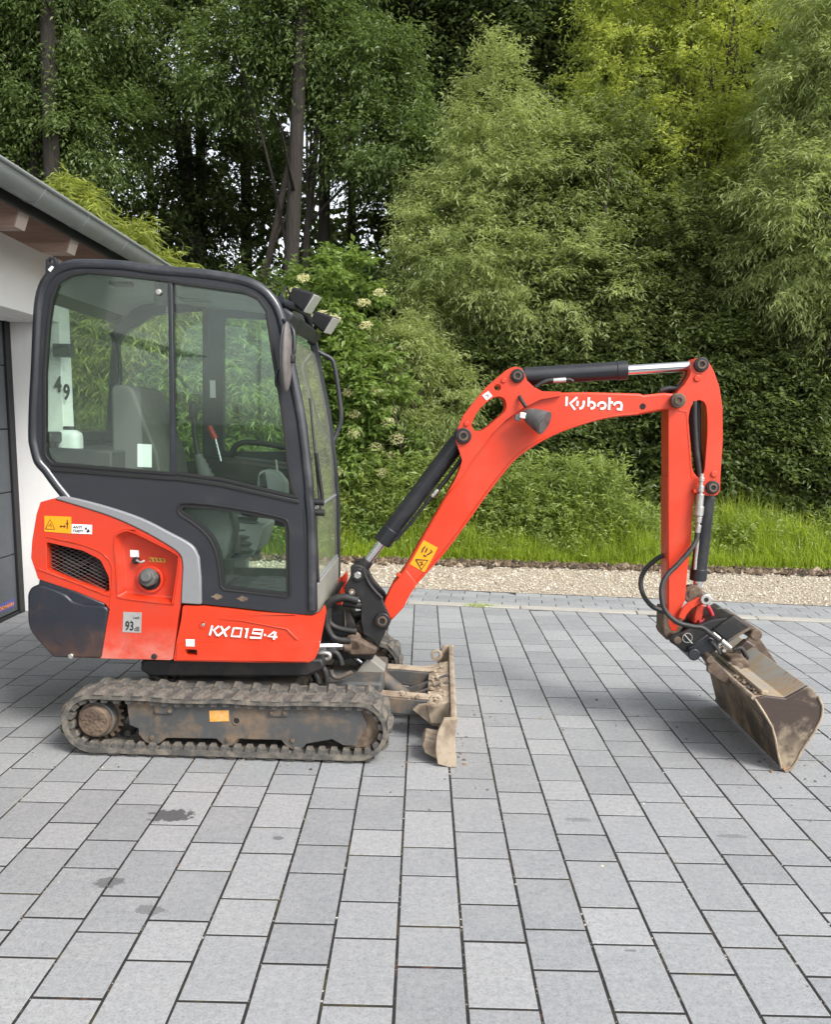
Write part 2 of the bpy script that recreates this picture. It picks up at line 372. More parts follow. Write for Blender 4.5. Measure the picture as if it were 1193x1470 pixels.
def paver_material():
    mt, n, l, b = nt('grey concrete paver')
    g = n.new('ShaderNodeNewGeometry'); oi = n.new('ShaderNodeObjectInfo')
    at_ = n.new('ShaderNodeAttribute'); at_.attribute_name = 'rnd'
    r = math_(n, l, 'FRACT', math_(n, l, 'ADD', oi.outputs['Random'], at_.outputs['Fac']))
    pos = g.outputs['Position']
    ad = n.new('ShaderNodeVectorMath'); ad.operation = 'ADD'; l.new(pos, ad.inputs[0]); l.new(math_(n, l, 'MULTIPLY', r, 31.0), ad.inputs[1])
    mp = n.new('ShaderNodeMapping'); mp.inputs['Scale'].default_value = (2.6, 3.4, 4); l.new(ad.outputs[0], mp.inputs[0])
    cloud = noise(n, l, 1.9, 7, 0.68, mp.outputs[0], 0.8)
    speck = noise(n, l, 330, 2, 0.7, pos); grit = noise(n, l, 120, 3, 0.65, pos); wide = noise(n, l, 0.8, 4, 0.55, pos); midn = noise(n, l, 45, 5, 0.75, pos)
    base = ramp(n, l, r, [(0, (0.176, 0.185, 0.194)), (0.5, (0.228, 0.237, 0.245)), (1, (0.282, 0.288, 0.292))])
    col = mixc(n, l, math_(n, l, 'MULTIPLY', ramp(n, l, cloud, [(0.45, 0), (0.78, 1)]), 0.45), base, (0.335, 0.335, 0.322))
    col = mixc(n, l, math_(n, l, 'MULTIPLY', ramp(n, l, cloud, [(0.22, 1), (0.40, 0)]), 0.25), col, (0.165, 0.172, 0.182))
    col = mixc(n, l, ramp(n, l, speck, [(0.38, 0.0), (0.68, 0.60)]), col, (0.40, 0.40, 0.40))
    col = mixc(n, l, ramp(n, l, grit, [(0.30, 0.55), (0.5, 0.0)]), col, (0.11, 0.135, 0.14))
    col = mixc(n, l, ramp(n, l, wide, [(0.4, 0.0), (0.7, 0.22)]), col, (0.17, 0.165, 0.16))
    col = mixc(n, l, 1.0, col, ramp(n, l, midn, [(0.30, 0.80), (0.5, 1.0), (0.72, 1.17)]), 'MULTIPLY')
    stain = None
    for (px, py, rx, ry, amt) in ((247, 1171, 0.085, 0.06, 0.85), (155, 1268, 0.05, 0.035, 0.6), (214, 1306, 0.05, 0.03, 0.45), (400, 1203, 0.02, 0.016, 0.6), (1050, 1200, 0.06, 0.018, 0.35), (828, 1177, 0.06, 0.018, 0.35), (905, 1365, 0.02, 0.006, 0.5)):
        c = ground_pt(px, py)
        sv = n.new('ShaderNodeVectorMath'); sv.operation = 'SUBTRACT'; l.new(pos, sv.inputs[0]); sv.inputs[1].default_value = c
        sc = n.new('ShaderNodeVectorMath'); sc.operation = 'MULTIPLY'; l.new(sv.outputs[0], sc.inputs[0]); sc.inputs[1].default_value = (1 / rx, 1 / ry, 0)
        ln = n.new('ShaderNodeVectorMath'); ln.operation = 'LENGTH'; l.new(sc.outputs[0], ln.inputs[0])
        q = math_(n, l, 'ADD', ln.outputs['Value'], math_(n, l, 'MULTIPLY', math_(n, l, 'SUBTRACT', noise(n, l, 26, 5, 0.65, pos), 0.5), 2.6))
        f = ramp(n, l, q, [(0.86, amt), (1.02, 0.0)])
        stain = f if stain is None else math_(n, l, 'MAXIMUM', stain, f)
    col = mixc(n, l, stain, col, (0.045, 0.045, 0.047))
    l.new(col, b.inputs['Base Color'])
    l.new(ramp(n, l, wide, [(0.3, 0.62), (0.7, 0.85)]), b.inputs['Roughness'])
    b.inputs['Specular IOR Level'].default_value = 0.35
    bump(n, l, math_(n, l, 'ADD', grit, math_(n, l, 'MULTIPLY', speck, 0.6)), b, 0.35, 0.0016)
    return mt
M['paver'] = paver_material()

def sandy(name, stops, scale, rough=0.95, bs=0.6, bd=0.01, s2=None):
    mt, n, l, b = nt(name)
    g = n.new('ShaderNodeNewGeometry'); a = noise(n, l, scale, 6, 0.7, g.outputs['Position']); f = noise(n, l, scale * 0.04, 4, 0.6, g.outputs['Position'])
    v = n.new('ShaderNodeTexVoronoi'); v.inputs['Scale'].default_value = scale * 0.9; l.new(g.outputs['Position'], v.inputs['Vector'])
    col = ramp(n, l, a, stops)
    col = mixc(n, l, 0.55, col, mixc(n, l, 0.75, v.outputs['Color'], col, 'MULTIPLY') if False else ramp(n, l, v.outputs['Distance'], [(0.0, stops[-1][1]), (0.8, stops[0][1])]))
    if s2: col = mixc(n, l, ramp(n, l, f, [(0.45, 0), (0.68, 0.7)]), col, s2)
    l.new(col, b.inputs['Base Color']); b.inputs['Roughness'].default_value = rough
    bump(n, l, math_(n, l, 'ADD', a, v.outputs['Distance']), b, bs, bd); return mt
M['joint'] = sandy('joint sand', [(0.3, (0.007, 0.0065, 0.006)), (0.7, (0.026, 0.023, 0.019))], 220, 0.95, 0.6, 0.004)
M['gravel'] = sandy('lane gravel', [(0.3, (0.28, 0.235, 0.175)), (0.5, (0.40, 0.345, 0.265)), (0.72, (0.52, 0.455, 0.36))], 75, 0.95, 0.8, 0.012, (0.34, 0.285, 0.21))
M['soil'] = sandy('dark soil', [(0.3, (0.028, 0.021, 0.015)), (0.7, (0.10, 0.078, 0.055))], 60, 0.95, 0.8, 0.02, (0.05, 0.06, 0.022))
M['floor'] = sandy('forest floor', [(0.3, (0.018, 0.018, 0.010)), (0.7, (0.055, 0.052, 0.026))], 20, 0.95, 0.8, 0.03, (0.03, 0.045, 0.014))
M['kerb'] = sandy('pale concrete kerb', [(0.3, (0.30, 0.285, 0.25)), (0.7, (0.42, 0.40, 0.36))], 90, 0.85, 0.25, 0.003, (0.30, 0.285, 0.25))

def mossy():
    mt, n, l, b = nt('sanded mossy joints'); g = n.new('ShaderNodeNewGeometry'); p = g.outputs['Position']
    a = noise(n, l, 220, 5, 0.7, p); w = noise(n, l, 3.2, 5, 0.65, p); q = noise(n, l, 7.0, 4, 0.6, p)
    c = ramp(n, l, a, [(0.3, (0.007, 0.0065, 0.006)), (0.7, (0.028, 0.025, 0.021))])
    c = mixc(n, l, ramp(n, l, w, [(0.56, 0.0), (0.66, 0.8)]), c, mixc(n, l, a, (0.035, 0.030, 0.010), (0.085, 0.070, 0.022)))
    c = mixc(n, l, ramp(n, l, q, [(0.62, 0.0), (0.70, 0.7)]), c, (0.10, 0.045, 0.022))
    l.new(c, b.inputs['Base Color']); b.inputs['Roughness'].default_value = 0.95; bump(n, l, a, b, 0.6, 0.004); return mt
M['joint'] = mossy()
def sheet(name, pts, z, mat):
    me = bpy.data.meshes.new(name); me.from_pydata([(x, y, z) for x, y in pts], [], [tuple(range(len(pts)))]); me.update()
    return kind(newobj(name, me, mat), 'structure')
sheet('ground', [(-600, -300), (600, -300), (600, 900), (-600, 900)], -0.09, M['floor'])
paving = sheet('paving', [(-14, -6), (14, -6), (14, kerbY(14) + 0.1), (-14, kerbY(-14) + 0.1)], -0.0022, M['joint'])

def add_paver(V, P, A, corners, z, rnd, b=0.0012, h=0.03):
    """corners: four (x, y) counter-clockwise; chamfered top"""
    cx = sum(c[0] for c in corners) / 4; cy = sum(c[1] for c in corners) / 4; i0 = len(V)
    tilt = (random.uniform(-1, 1) * 0.003, random.uniform(-1, 1) * 0.003)
    zt = lambda x, y: z + (x - cx) * tilt[0] + (y - cy) * tilt[1]
    for (x, y) in corners:
        V.append((x - math.copysign(b, x - cx), y - math.copysign(b, y - cy), zt(x, y)))
    for (x, y) in corners: V.append((x, y, zt(x, y) - b * 0.9))
    for (x, y) in corners: V.append((x, y, z - h))
    A += [rnd] * 12
    P.append((i0, i0 + 1, i0 + 2, i0 + 3))
    for r in (0, 4):
        for k in range(4): P.append((i0 + r + k, i0 + r + 4 + k, i0 + r + 4 + (k + 1) % 4, i0 + r + (k + 1) % 4))
PROT = -0.0065; PX0 = -0.047; PW = 0.2
c_, s_ = math.cos(PROT), math.sin(PROT)
def p2w(u, v): return (PX0 + c_ * u - s_ * v, s_ * u + c_ * v)
ya = ground_pt(605, 1163.9).y; yb = ground_pt(683, 1145.4).y
paver_me = {}
for L in (0.3, 0.2):
    V, P, A = [], [], []; hw, hl = PW / 2 - 0.0046, L / 2 - 0.0055
    random.seed(3); add_paver(V, P, A, [(-hw, -hl), (hw, -hl), (hw, hl), (-hw, hl)], 0, 0)
    V = [(x, y, min(0, round(z, 4)) if abs(z) < 0.002 else z) for x, y, z in V]
    me = npmesh('paver', np.array(V), np.array(P), 4); me.materials.append(M['paver']); paver_me[L] = me
cands = []
random.seed(11)
for ci in range(-26, 42):
    v = (ya if ci % 2 == 0 else yb) - 0.3 - 0.5 * 14
    while v < 10:
        for L in (0.3, 0.2):
            a, b = v + (0 if L == 0.3 else 0.3), 0
            lo = v if L == 0.3 else v + 0.3; hi = lo + L
            u = (ci + 0.5) * PW
            x, y = p2w(u, (lo + hi) / 2)
            ke = kerbY(x)
            if lo < ke - 0.03 and x > -3.55 and y > -0.6: cands.append((u, lo, hi, L, x, y, hi > kerbY(x) - 0.02))
        v += 0.5
def in_view(x, y):
    px, py, d = wproj((x, y, 0)); return -40 < px < 1233 and py < 1530 and d > 0.2
vis = sorted([c for c in cands if in_view(c[4], c[5]) and not c[6] and not (-1.75 < c[4] < -0.05 and 3.75 < c[5] < 5.0)], key=lambda c: c[5])
near = set(id(c) for c in vis[:300])
SV, SP, SA = [], [], []
for c in cands:
    u, lo, hi, L, x, y, cut = c
    if id(c) in near:
        o = bpy.data.objects.new('paver', paver_me[L]); COL.objects.link(o); o.parent = paving
        o.location = (x + random.uniform(-0.0007, 0.0007), y + random.uniform(-0.0007, 0.0007), random.uniform(-0.0006, 0.0008))
        o.rotation_euler = (random.uniform(-1, 1) * 0.0025, random.uniform(-1, 1) * 0.0025, PROT + random.uniform(-1, 1) * 0.004)
    else:
        hw = PW / 2 - 0.0046; q = [p2w(u - hw, lo + 0.0055), p2w(u + hw, lo + 0.0055), p2w(u + hw, hi - 0.0055), p2w(u - hw, hi - 0.0055)]
        q = [(a, min(b, kerbY(a) - 0.006)) for a, b in q]
        if q[3][1] - q[0][1] < 0.03 or q[2][1] - q[1][1] < 0.03: continue
        add_paver(SV, SP, SA, q, random.uniform(-0.0006, 0.0008), random.random())
# crumbs of soil dropped by the tracks, blade and bucket
def crumb_xy(n):
    k = rng.integers(0, 4, n); cx = np.choose(k, [-0.95, 0.18, 1.75, 0.0]); cy = np.choose(k, [3.72, 4.0, 4.0, 4.4]); sx = np.choose(k, [0.75, 0.12, 0.2, 0.9]); sy = np.choose(k, [0.07, 0.35, 0.35, 0.4])
    return cx + rng.normal(0, 1, n) * sx, cy + rng.normal(0, 1, n) * sy
# two courses of stones outside the kerb, bonded along it
ck, sk = math.cos(KANG), math.sin(KANG)
def k2w(u, v): return (KX0 + ck * u - sk * v, KY0 + sk * u + ck * v)
BV, BP, BA = [], [], []
for row in range(4):
    u = -9.0 + (row % 2) * 0.12
    while u < 11:
        Lr = 0.24
        q = [k2w(u + 0.003, 0.135 + row * 0.145), k2w(u + Lr - 0.003, 0.135 + row * 0.145), k2w(u + Lr - 0.003, 0.275 + row * 0.145), k2w(u + 0.003, 0.275 + row * 0.145)]
        add_paver(BV, BP, BA, q, random.uniform(-0.002, 0.002), random.random()); u += Lr
for nm, (VV, PP, AA) in (('outer_pavers', (SV, SP, SA)), ('edging_pavers', (BV, BP, BA))):
    o = newobj(nm, npmesh(nm, np.array(VV), np.array(PP), 4, np.array(AA)), M['paver'], paving); kind(o, 'stuff')
bedge = [k2w(-9, 0.05), k2w(11, 0.05), k2w(11, 0.74), k2w(-9, 0.74)]
sheet('edging_bed', bedge, -0.0020, M['joint']).parent = paving
for i in range(-9, 11):
    bm = bmesh.new(); cx, cy = k2w(i + 0.5, 0.066)
    add_box(bm, (cx, cy, -0.05 + random.uniform(-0.001, 0.001)), (0.993, 0.118, 0.12), Matrix.Rotation(KANG, 3, 'Z'))
    from_bm('kerb_stone', bm, M['kerb'], paving, 0.006)
laneN, laneF = 0.71, None
grassY = lambda x: 9.70 - 0.045 * x
sheet('gravel_lane', [k2w(-14, 0.70), k2w(16, 0.70), (16, grassY(16) + 0.05), (-14, grassY(-14) + 0.05)], -0.018, M['gravel'])
sheet('soil_verge', [(-14, grassY(-14) - 0.22), (16, grassY(16) - 0.22), (16, 13), (-14, 13)], -0.006, M['soil'])

# loose stones on the lane and leaf litter on the soil edge
rng = np.random.default_rng(5)
def stones(name, n, xf, yf, size, mat, zf=-0.014):
    x = xf(n); y = yf(x); s = size(n)
    oct_ = np.array([(1, 0, 0), (0, 1, 0), (-1, 0, 0), (0, -1, 0), (0, 0, 0.75), (0, 0, -0.5)], float)
    f = np.array([(0, 1, 4), (1, 2, 4), (2, 3, 4), (3, 0, 4)])
    V = oct_[None] * (s[:, None, None] * rng.uniform(0.65, 1.3, (n, 1, 3)))
    a = rng.uniform(0, 6.28, n); ca, sa = np.cos(a)[:, None], np.sin(a)[:, None]
    X = V[..., 0] * ca - V[..., 1] * sa + x[:, None]; Y = V[..., 0] * sa + V[..., 1] * ca + y[:, None]; Z = V[..., 2] + zf + rng.normal(0, 1, (n, 6)) * s[:, None] * 0.08
    VV = np.stack([X, Y, Z], -1).reshape(-1, 3); FF = (f[None] + (np.arange(n) * 6)[:, None, None]).reshape(-1, 3)
    o = newobj(name, npmesh(name, VV, FF, 3, np.repeat(rng.random(n), 6)), mat); return kind(o, 'stuff')
def stone_mat(name, stops):
    mt, n, l, b = nt(name); a = n.new('ShaderNodeAttribute'); a.attribute_name = 'rnd'
    l.new(ramp(n, l, a.outputs['Fac'], stops), b.inputs['Base Color']); b.inputs['Roughness'].default_value = 0.9; return mt
M['stone'] = stone_mat('gravel stones', [(0, (0.19, 0.15, 0.11)), (0.3, (0.37, 0.31, 0.235)), (0.75, (0.50, 0.435, 0.34)), (1, (0.60, 0.56, 0.48))])
M['litter'] = stone_mat('leaf litter', [(0, (0.02, 0.014, 0.009)), (0.5, (0.09, 0.06, 0.035)), (0.85, (0.17, 0.12, 0.075)), (1, (0.30, 0.24, 0.17))])
def lane_y(x): return rng.uniform(0, 1, len(x)) * (grassY(x) - 0.02 - (kerbY(x) + 0.74)) + kerbY(x) + 0.74
stones('gravel', 34000, lambda n: rng.uniform(-4.5, 6.5, n), lane_y, lambda n: rng.gamma(2.2, 0.0026, n) + 0.0025, M['stone'])
stones('leaf_litter', 9000, lambda n: rng.uniform(-4.5, 6.5, n), lambda x: grassY(x) - 0.10 + rng.normal(0, 0.11, len(x)), lambda n: rng.gamma(3.0, 0.006, n) + 0.006, M['litter'], 0.0)
# grit lying in the wide joints and a moss line here and there
def joint_xy(n):
    ci = rng.integers(-16, 24, n); v = rng.uniform(1.2, 6.8, n) ** 1.0
    u = ci * PW + rng.normal(0, 0.0022, n); return PX0 + c_ * u - s_ * v, s_ * u + c_ * v
jx, jy = joint_xy(7000)
stones('joint_grit', 7000, lambda n: jx, lambda x: jy, lambda n: rng.gamma(2.0, 0.0008, n) + 0.0008, stone_mat('joint grit stones', [(0, (0.05, 0.04, 0.03)), (0.6, (0.16, 0.14, 0.11)), (0.93, (0.30, 0.27, 0.23)), (1, (0.6, 0.58, 0.54))]), -0.0018)

ux, uy = crumb_xy(420)
stones('soil_crumbs', 420, lambda n: ux, lambda x: uy, lambda n: rng.gamma(2.0, 0.0016, n) + 0.001, stone_mat('soil crumbs', [(0, (0.05, 0.035, 0.022)), (0.6, (0.16, 0.115, 0.075)), (1, (0.30, 0.235, 0.16))]), 0.001)
sx_ = rng.uniform(-2.5, 3.5, 500); sy_ = rng.uniform(1.6, 6.8, 500)
stones('paving_grit', 500, lambda n: sx_, lambda x: sy_, lambda n: rng.gamma(1.6, 0.0011, n) + 0.0008, M['stone'], 0.001)

# ------------------------------------------------------------------ the garage at the left
def plaster():
    mt, n, l, b = nt('white rough plaster'); g = n.new('ShaderNodeNewGeometry'); p = g.outputs['Position']
    a = noise(n, l, 130, 4, 0.6, p); w = noise(n, l, 1.5, 4, 0.6, p)
    l.new(mixc(n, l, w, (0.80, 0.79, 0.775), (0.86, 0.855, 0.84)), b.inputs['Base Color']); b.inputs['Roughness'].default_value = 0.92
    bump(n, l, a, b, 0.5, 0.006); return mt
M['plaster'] = plaster()
def wood():
    mt, n, l, b = nt('brown stained timber'); v = ocoord(n, l)
    mp = n.new('ShaderNodeMapping'); mp.inputs['Scale'].default_value = (1.2, 14, 14); l.new(v, mp.inputs[0])
    a = noise(n, l, 3, 6, 0.6, mp.outputs[0], 0.6)
    l.new(ramp(n, l, a, [(0.3, (0.31, 0.20, 0.155)), (0.7, (0.43, 0.30, 0.245))]), b.inputs['Base Color']); b.inputs['Roughness'].default_value = 0.6
    bump(n, l, a, b, 0.15, 0.003); return mt
M['wood'] = wood()
M['woodpale'] = plain('pale timber end', (0.55, 0.46, 0.41), 0.7)
M['zinc'] = painted('weathered zinc gutter', (0.27, 0.29, 0.29), 0.45, 0.35, 0.12, (0.22, 0.22, 0.21), 0.6, 0.5, 5, None, 0.7, 0.02)
M['door'] = painted('slate grey door panel', (0.075, 0.083, 0.090), 0.5, 0.1, 0.05, (0.10, 0.10, 0.10), 0.66, 0.3, 3, None, 0.7, 0.05)
M['roof'] = plain('dark roof tile', (0.05, 0.045, 0.045), 0.7)
FX, DX, DY, EY = -2.80, -3.20, 6.64, 6.84      # facade plane, door plane, end of the door opening, end of the wall
house = thing('garage_building', 'white plastered garage with slate grey sectional door under timber eaves', 'garage', (FX, EY, 0))
W2H = Matrix.Translation((-FX, -EY, 0))
def hpart(o): o.parent = house; o.matrix_parent_inverse = W2H; return o
bm = bmesh.new()
add_box(bm, ((FX - 3.6) / 2, (DY + EY) / 2, 1.56), (0.8, EY - DY, 3.12))
o = from_bm('wall', bm, M['plaster'], None, 0.006); hpart(o)
bm = bmesh.new(); add_box(bm, (FX - 0.105, 2.3 + 0.0, 2.72), (0.21, 8.67, 0.84))
hpart(from_bm('lintel_wall', bm, M['plaster'], None, 0.004))
bm = bmesh.new(); add_box(bm, (FX - 0.31, 2.3, 2.33), (0.195, 8.67, 0.07))
hpart(from_bm('soffit_reveal', bm, M['plaster'], None, 0.003))
bm = bmesh.new(); add_box(bm, (-5.2, 2.4, 1.6), (3.2, 8.8, 3.2)); hpart(from_bm('rear_wall', bm, M['plaster'], None, 0))
# sectional door: panels with recessed joints, seen on a slant
door = thing('garage_door', 'slate grey sectional door', 'door'); del door['category']; del door['label']; hpart(door)
zs = [0.03, 0.49, 0.985, 1.475, 1.96, 2.29]
for i in range(len(zs) - 1):
    bm = bmesh.new(); add_box(bm, (DX - 0.02, 4.0, (zs[i] + zs[i + 1]) / 2), (0.04, 5.10, zs[i + 1] - zs[i] - 0.007)); from_bm('panel', bm, M['door'], door, 0.004)
bm = bmesh.new(); add_box(bm, (DX - 0.06, 4.0, 1.15), (0.03, 5.2, 2.3)); from_bm('door_backing', bm, M['dark'], door, 0)
bm = bmesh.new(); add_box(bm, (DX - 0.008, 6.595, 1.15), (0.055, 0.085, 2.3)); from_bm('door_jamb', bm, M['rubber'], door, 0.004)
bm = bmesh.new(); add_box(bm, (DX - 0.01, 4.0, 0.014), (0.05, 5.1, 0.026)); from_bm('bottom_seal', bm, M['rubber'], door, 0.004)
def flatx(name, ptsYZ, x, mat, parent, th=0.002):
    bm = bmesh.new(); a = [bm.verts.new((x, y, z)) for y, z in ptsYZ]; b = [bm.verts.new((x + th, y, z)) for y, z in ptsYZ]
    bm.faces.new(a); bm.faces.new(b[::-1])
    for i in range(len(a)): bm.faces.new((a[i], a[(i + 1) % len(a)], b[(i + 1) % len(a)], b[i]))
    return from_bm(name, bm, mat, parent, 0, False)
def text_x(name, s, y0, y1, z0, z1, x, mat, parent, bold=0.02):
    V, Fc = text_mesh(s, bold); bm = bmesh.new(); vv = [bm.verts.new((x, y0 + (y1 - y0) * u, z0 + (z1 - z0) * w)) for u, w in V]
    for f in Fc:
        try: bm.faces.new([vv[i] for i in f])
        except ValueError: pass
    return from_bm(name, bm, mat, parent, 0, False)
badge = flatx('badge', [(6.18, 0.075), (6.50, 0.075), (6.50, 0.14), (6.18, 0.14)], DX + 0.001, M['blueink'], door)
text_x('badge_lettering', 'HÖRMANN', 6.20, 6.48, 0.088, 0.125, DX + 0.005, M['orangeink'], badge)
# lamp and house number on the return wall that faces the yard
def faceY(px, py, Y): d = ray(px, py); t = Y / d.y; return (d.x * t, CAMH + d.z * t)
yw = DY
def text_w(name, s, quad, mat):
    V, Fc = text_mesh(s, 0.03); tl, tr, br, bl = [faceY(q[0], q[1], yw) for q in quad]; bm = bmesh.new(); vv = []
    for u, w in V:
        p = [(bl[k] * (1 - u) + br[k] * u) * (1 - w) + (tl[k] * (1 - u) + tr[k] * u) * w for k in (0, 1)]
        vv.append(bm.verts.new((p[0], yw - 0.012, p[1])))
    for f in Fc:
        try: bm.faces.new([vv[i] for i in f])
        except ValueError: pass
    r = bmesh.ops.extrude_face_region(bm, geom=list(bm.faces))
    for v in [g for g in r['geom'] if isinstance(g, bmesh.types.BMVert)]: v.co.y += 0.01
    return hpart(from_bm(name, bm, mat, None, 0, False))
text_w('house_digit', '4', [(78, 540), (88, 540), (88, 563), (78, 563)], M['ink'])
text_w('house_digit', '9', [(91, 551), (100, 551), (100, 575), (91, 575)], M['ink'])
x0, z0 = faceY(82, 513, yw); x1, z1 = faceY(106, 495, yw)
bm = bmesh.new(); add_box(bm, ((x0 + x1) / 2, yw - 0.045, (z0 + z1) / 2), (x1 - x0, 0.09, z1 - z0)); hpart(from_bm('wall_lamp', bm, M['navy'], None, 0.006))
# eaves: rafters, boards, fascia, gutter
SLP = math.tan(rad(24))
def rafter(y):
    X1 = -2.225; zt = lambda x: 2.785 - SLP * (x - X1)
    pts = [(-3.3, zt(-3.3)), (X1, zt(X1)), (X1 - 0.06, zt(X1) - 0.165), (X1 - 0.22, zt(X1) - 0.167), (-3.3, zt(-3.3) - 0.25)]
    bm = bmesh.new(); add_prism(bm, pts, y - 0.06, y + 0.06); hpart(from_bm('rafter', bm, M['wood'], None, 0.004))
    e = [(X1 + 0.002, zt(X1) - 0.002), (X1 + 0.012, zt(X1) - 0.004), (X1 - 0.048, zt(X1) - 0.165), (X1 - 0.058, zt(X1) - 0.163)]
    bm = bmesh.new(); add_prism(bm, e, y - 0.059, y + 0.059); hpart(from_bm('rafter_end', bm, M['woodpale'], None, 0.002))
for y in (2.82, 3.52, 4.22, 4.92, 5.62, 6.32, 7.02): rafter(y)
zt0 = lambda x: 2.792 - SLP * (x + 2.235)
for k in range(7):
    xa, xb = -3.3 + k * 0.165, -3.3 + k * 0.165 + 0.16
    bm = bmesh.new(); add_prism(bm, [(xa, zt0(xa)), (xb, zt0(xb)), (xb, zt0(xb) + 0.018), (xa, zt0(xa) + 0.018)], 0.5, 7.6); hpart(from_bm('soffit_board', bm, M['wood'], None, 0.002))
bm = bmesh.new(); add_prism(bm, [(-7, zt0(-7) + 0.03), (-2.15, zt0(-2.15) + 0.022), (-2.15, zt0(-2.15) + 0.055), (-7, zt0(-7) + 0.075)], 0.4, 7.65); hpart(from_bm('roof', bm, M['roof'], None, 0.006))
bm = bmesh.new(); add_box(bm, (-2.205, 4.0, 2.74), (0.022, 7.0, 0.10)); hpart(from_bm('fascia', bm, M['rubber'], None, 0.003))
def gutter():
    gx, gz, r = -2.115, 2.795, 0.080; bm = bmesh.new(); n = 14
    prof = [(gx + r * math.cos(math.pi + math.pi * i / n), gz + r * math.sin(math.pi + math.pi * i / n)) for i in range(n + 1)]
    inn = [(gx + (r - 0.003) * math.cos(math.pi + math.pi * i / n), gz + (r - 0.003) * math.sin(math.pi + math.pi * i / n)) for i in range(n + 1)]
    add_prism(bm, prof + inn[::-1], 0.6, 7.7)
    g = hpart(from_bm('gutter', bm, M['zinc'], None, 0, True, ang=50))
    bm = bmesh.new(); add_tube(bm, [(gx + r + 0.006, 0.6, gz + 0.004), (gx + r + 0.006, 7.7, gz + 0.004)], 0.011, 10); from_bm('gutter_bead', bm, M['zinc'], g, 0)
    for y in (3.4, 4.18, 4.72, 5.32, 6.0, 6.6):
        bm = bmesh.new(); o_ = [(gx + (r + 0.004) * math.cos(math.pi * 0.97 + math.pi * 1.06 * i / n), gz + (r + 0.004) * math.sin(math.pi * 0.97 + math.pi * 1.06 * i / n)) for i in range(n + 1)]
        i_ = [(gx + (r + 0.0005) * math.cos(math.pi * 0.97 + math.pi * 1.06 * i / n), gz + (r + 0.0005) * math.sin(math.pi * 0.97 + math.pi * 1.06 * i / n)) for i in range(n + 1)]
        add_prism(bm, o_ + i_[::-1], y - 0.012, y + 0.012); from_bm('gutter_clip', bm, M['zinc'], g, 0)
gutter()

# ------------------------------------------------------------------ the mini excavator
EX = thing('mini_excavator', 'orange mini excavator with black cab and rubber tracks parked on the grey pavers', 'excavator', (MX, MY, 0), MA)
YB, YC = -0.495, -0.48
# ---- tracks
TR, TX0, TX1 = 0.132, -0.565, 0.685          # belt centre-line radius and the two wheel centres
TZ = TR + 0.028
def belt_path(n_arc=14, r=TR, sag=0.012):
    pts = []
    for i in range(n_arc + 1):
        a = math.pi / 2 + math.pi * i / n_arc; pts.append((TX0 + r * math.cos(a), TZ + r * math.sin(a)))
    k = 10
    for i in range(1, k): pts.append((TX0 + (TX1 - TX0) * i / k, TZ - r))
    for i in range(n_arc + 1):
        a = -math.pi / 2 + math.pi * i / n_arc; pts.append((TX1 + r * math.cos(a), TZ + r * math.sin(a)))
    for i in range(1, k):
        t = i / k; pts.append((TX1 + (TX0 - TX1) * t, TZ + r - sag * math.sin(math.pi * t) * (0.6 + 0.4 * math.cos(6 * math.pi * t))))
    return pts
BP_ = belt_path()
def along(path, s):
    """point and unit tangent at arc length s on the closed path"""
    tot = 0
    for i in range(len(path)):
        a, b = Vector(path[i]), Vector(path[(i + 1) % len(path)]); L = (b - a).length
        if s <= tot + L or i == len(path) - 1:
            t = (s - tot) / L if L else 0
            return a + (b - a) * t, (b - a).normalized()
        tot += L
PL = sum((Vector(BP_[i]) - Vector(BP_[(i + 1) % len(BP_)])).length for i in range(len(BP_)))
def off_path(path, d):
    out = []
    for i in range(len(path)):
        a, b = Vector(path[i - 1]), Vector(path[(i + 1) % len(path)]); t = (b - a).normalized(); nn = Vector((t.y, -t.x))
        q = Vector(path[i]) + nn * d; out.append((q.x, q.y))
    return out
def lug_mesh(flip):
    # one tread block: wide foot, slanted sides; local x along the belt, y across, z outward
    bm = bmesh.new(); f = -1 if flip else 1
    bot = [(-0.030, 0.0), (0.022, 0.0), (0.034, 0.125 * f), (-0.018, 0.125 * f)]
    top = [(-0.017, 0.004 * f), (0.009, 0.004 * f), (0.021, 0.110 * f), (-0.005, 0.110 * f)]
    a = [bm.verts.new((x, y, 0.0)) for x, y in bot]; b = [bm.verts.new((x, y, 0.015)) for x, y in top]
    bm.faces.new(b); 
    for i in range(4): bm.faces.new((a[i], a[(i + 1) % 4], b[(i + 1) % 4], b[i]))
    bmesh.ops.recalc_face_normals(bm, faces=bm.faces)
    me = bpy.data.meshes.new('tread_lug'); bm.to_mesh(me); bm.free(); me.materials.append(M['track']); return me
LUG = {False: lug_mesh(False), True: lug_mesh(True)}
bm = bmesh.new(); add_box(bm, (0, 0, -0.011), (0.036, 0.056, 0.022)); 
for v in bm.verts:
    if v.co.z < -0.01: v.co.x *= 0.7; v.co.y *= 0.85
TOOTH = bpy.data.meshes.new('drive_block'); bm.to_mesh(TOOTH); bm.free(); TOOTH.materials.append(M['track'])
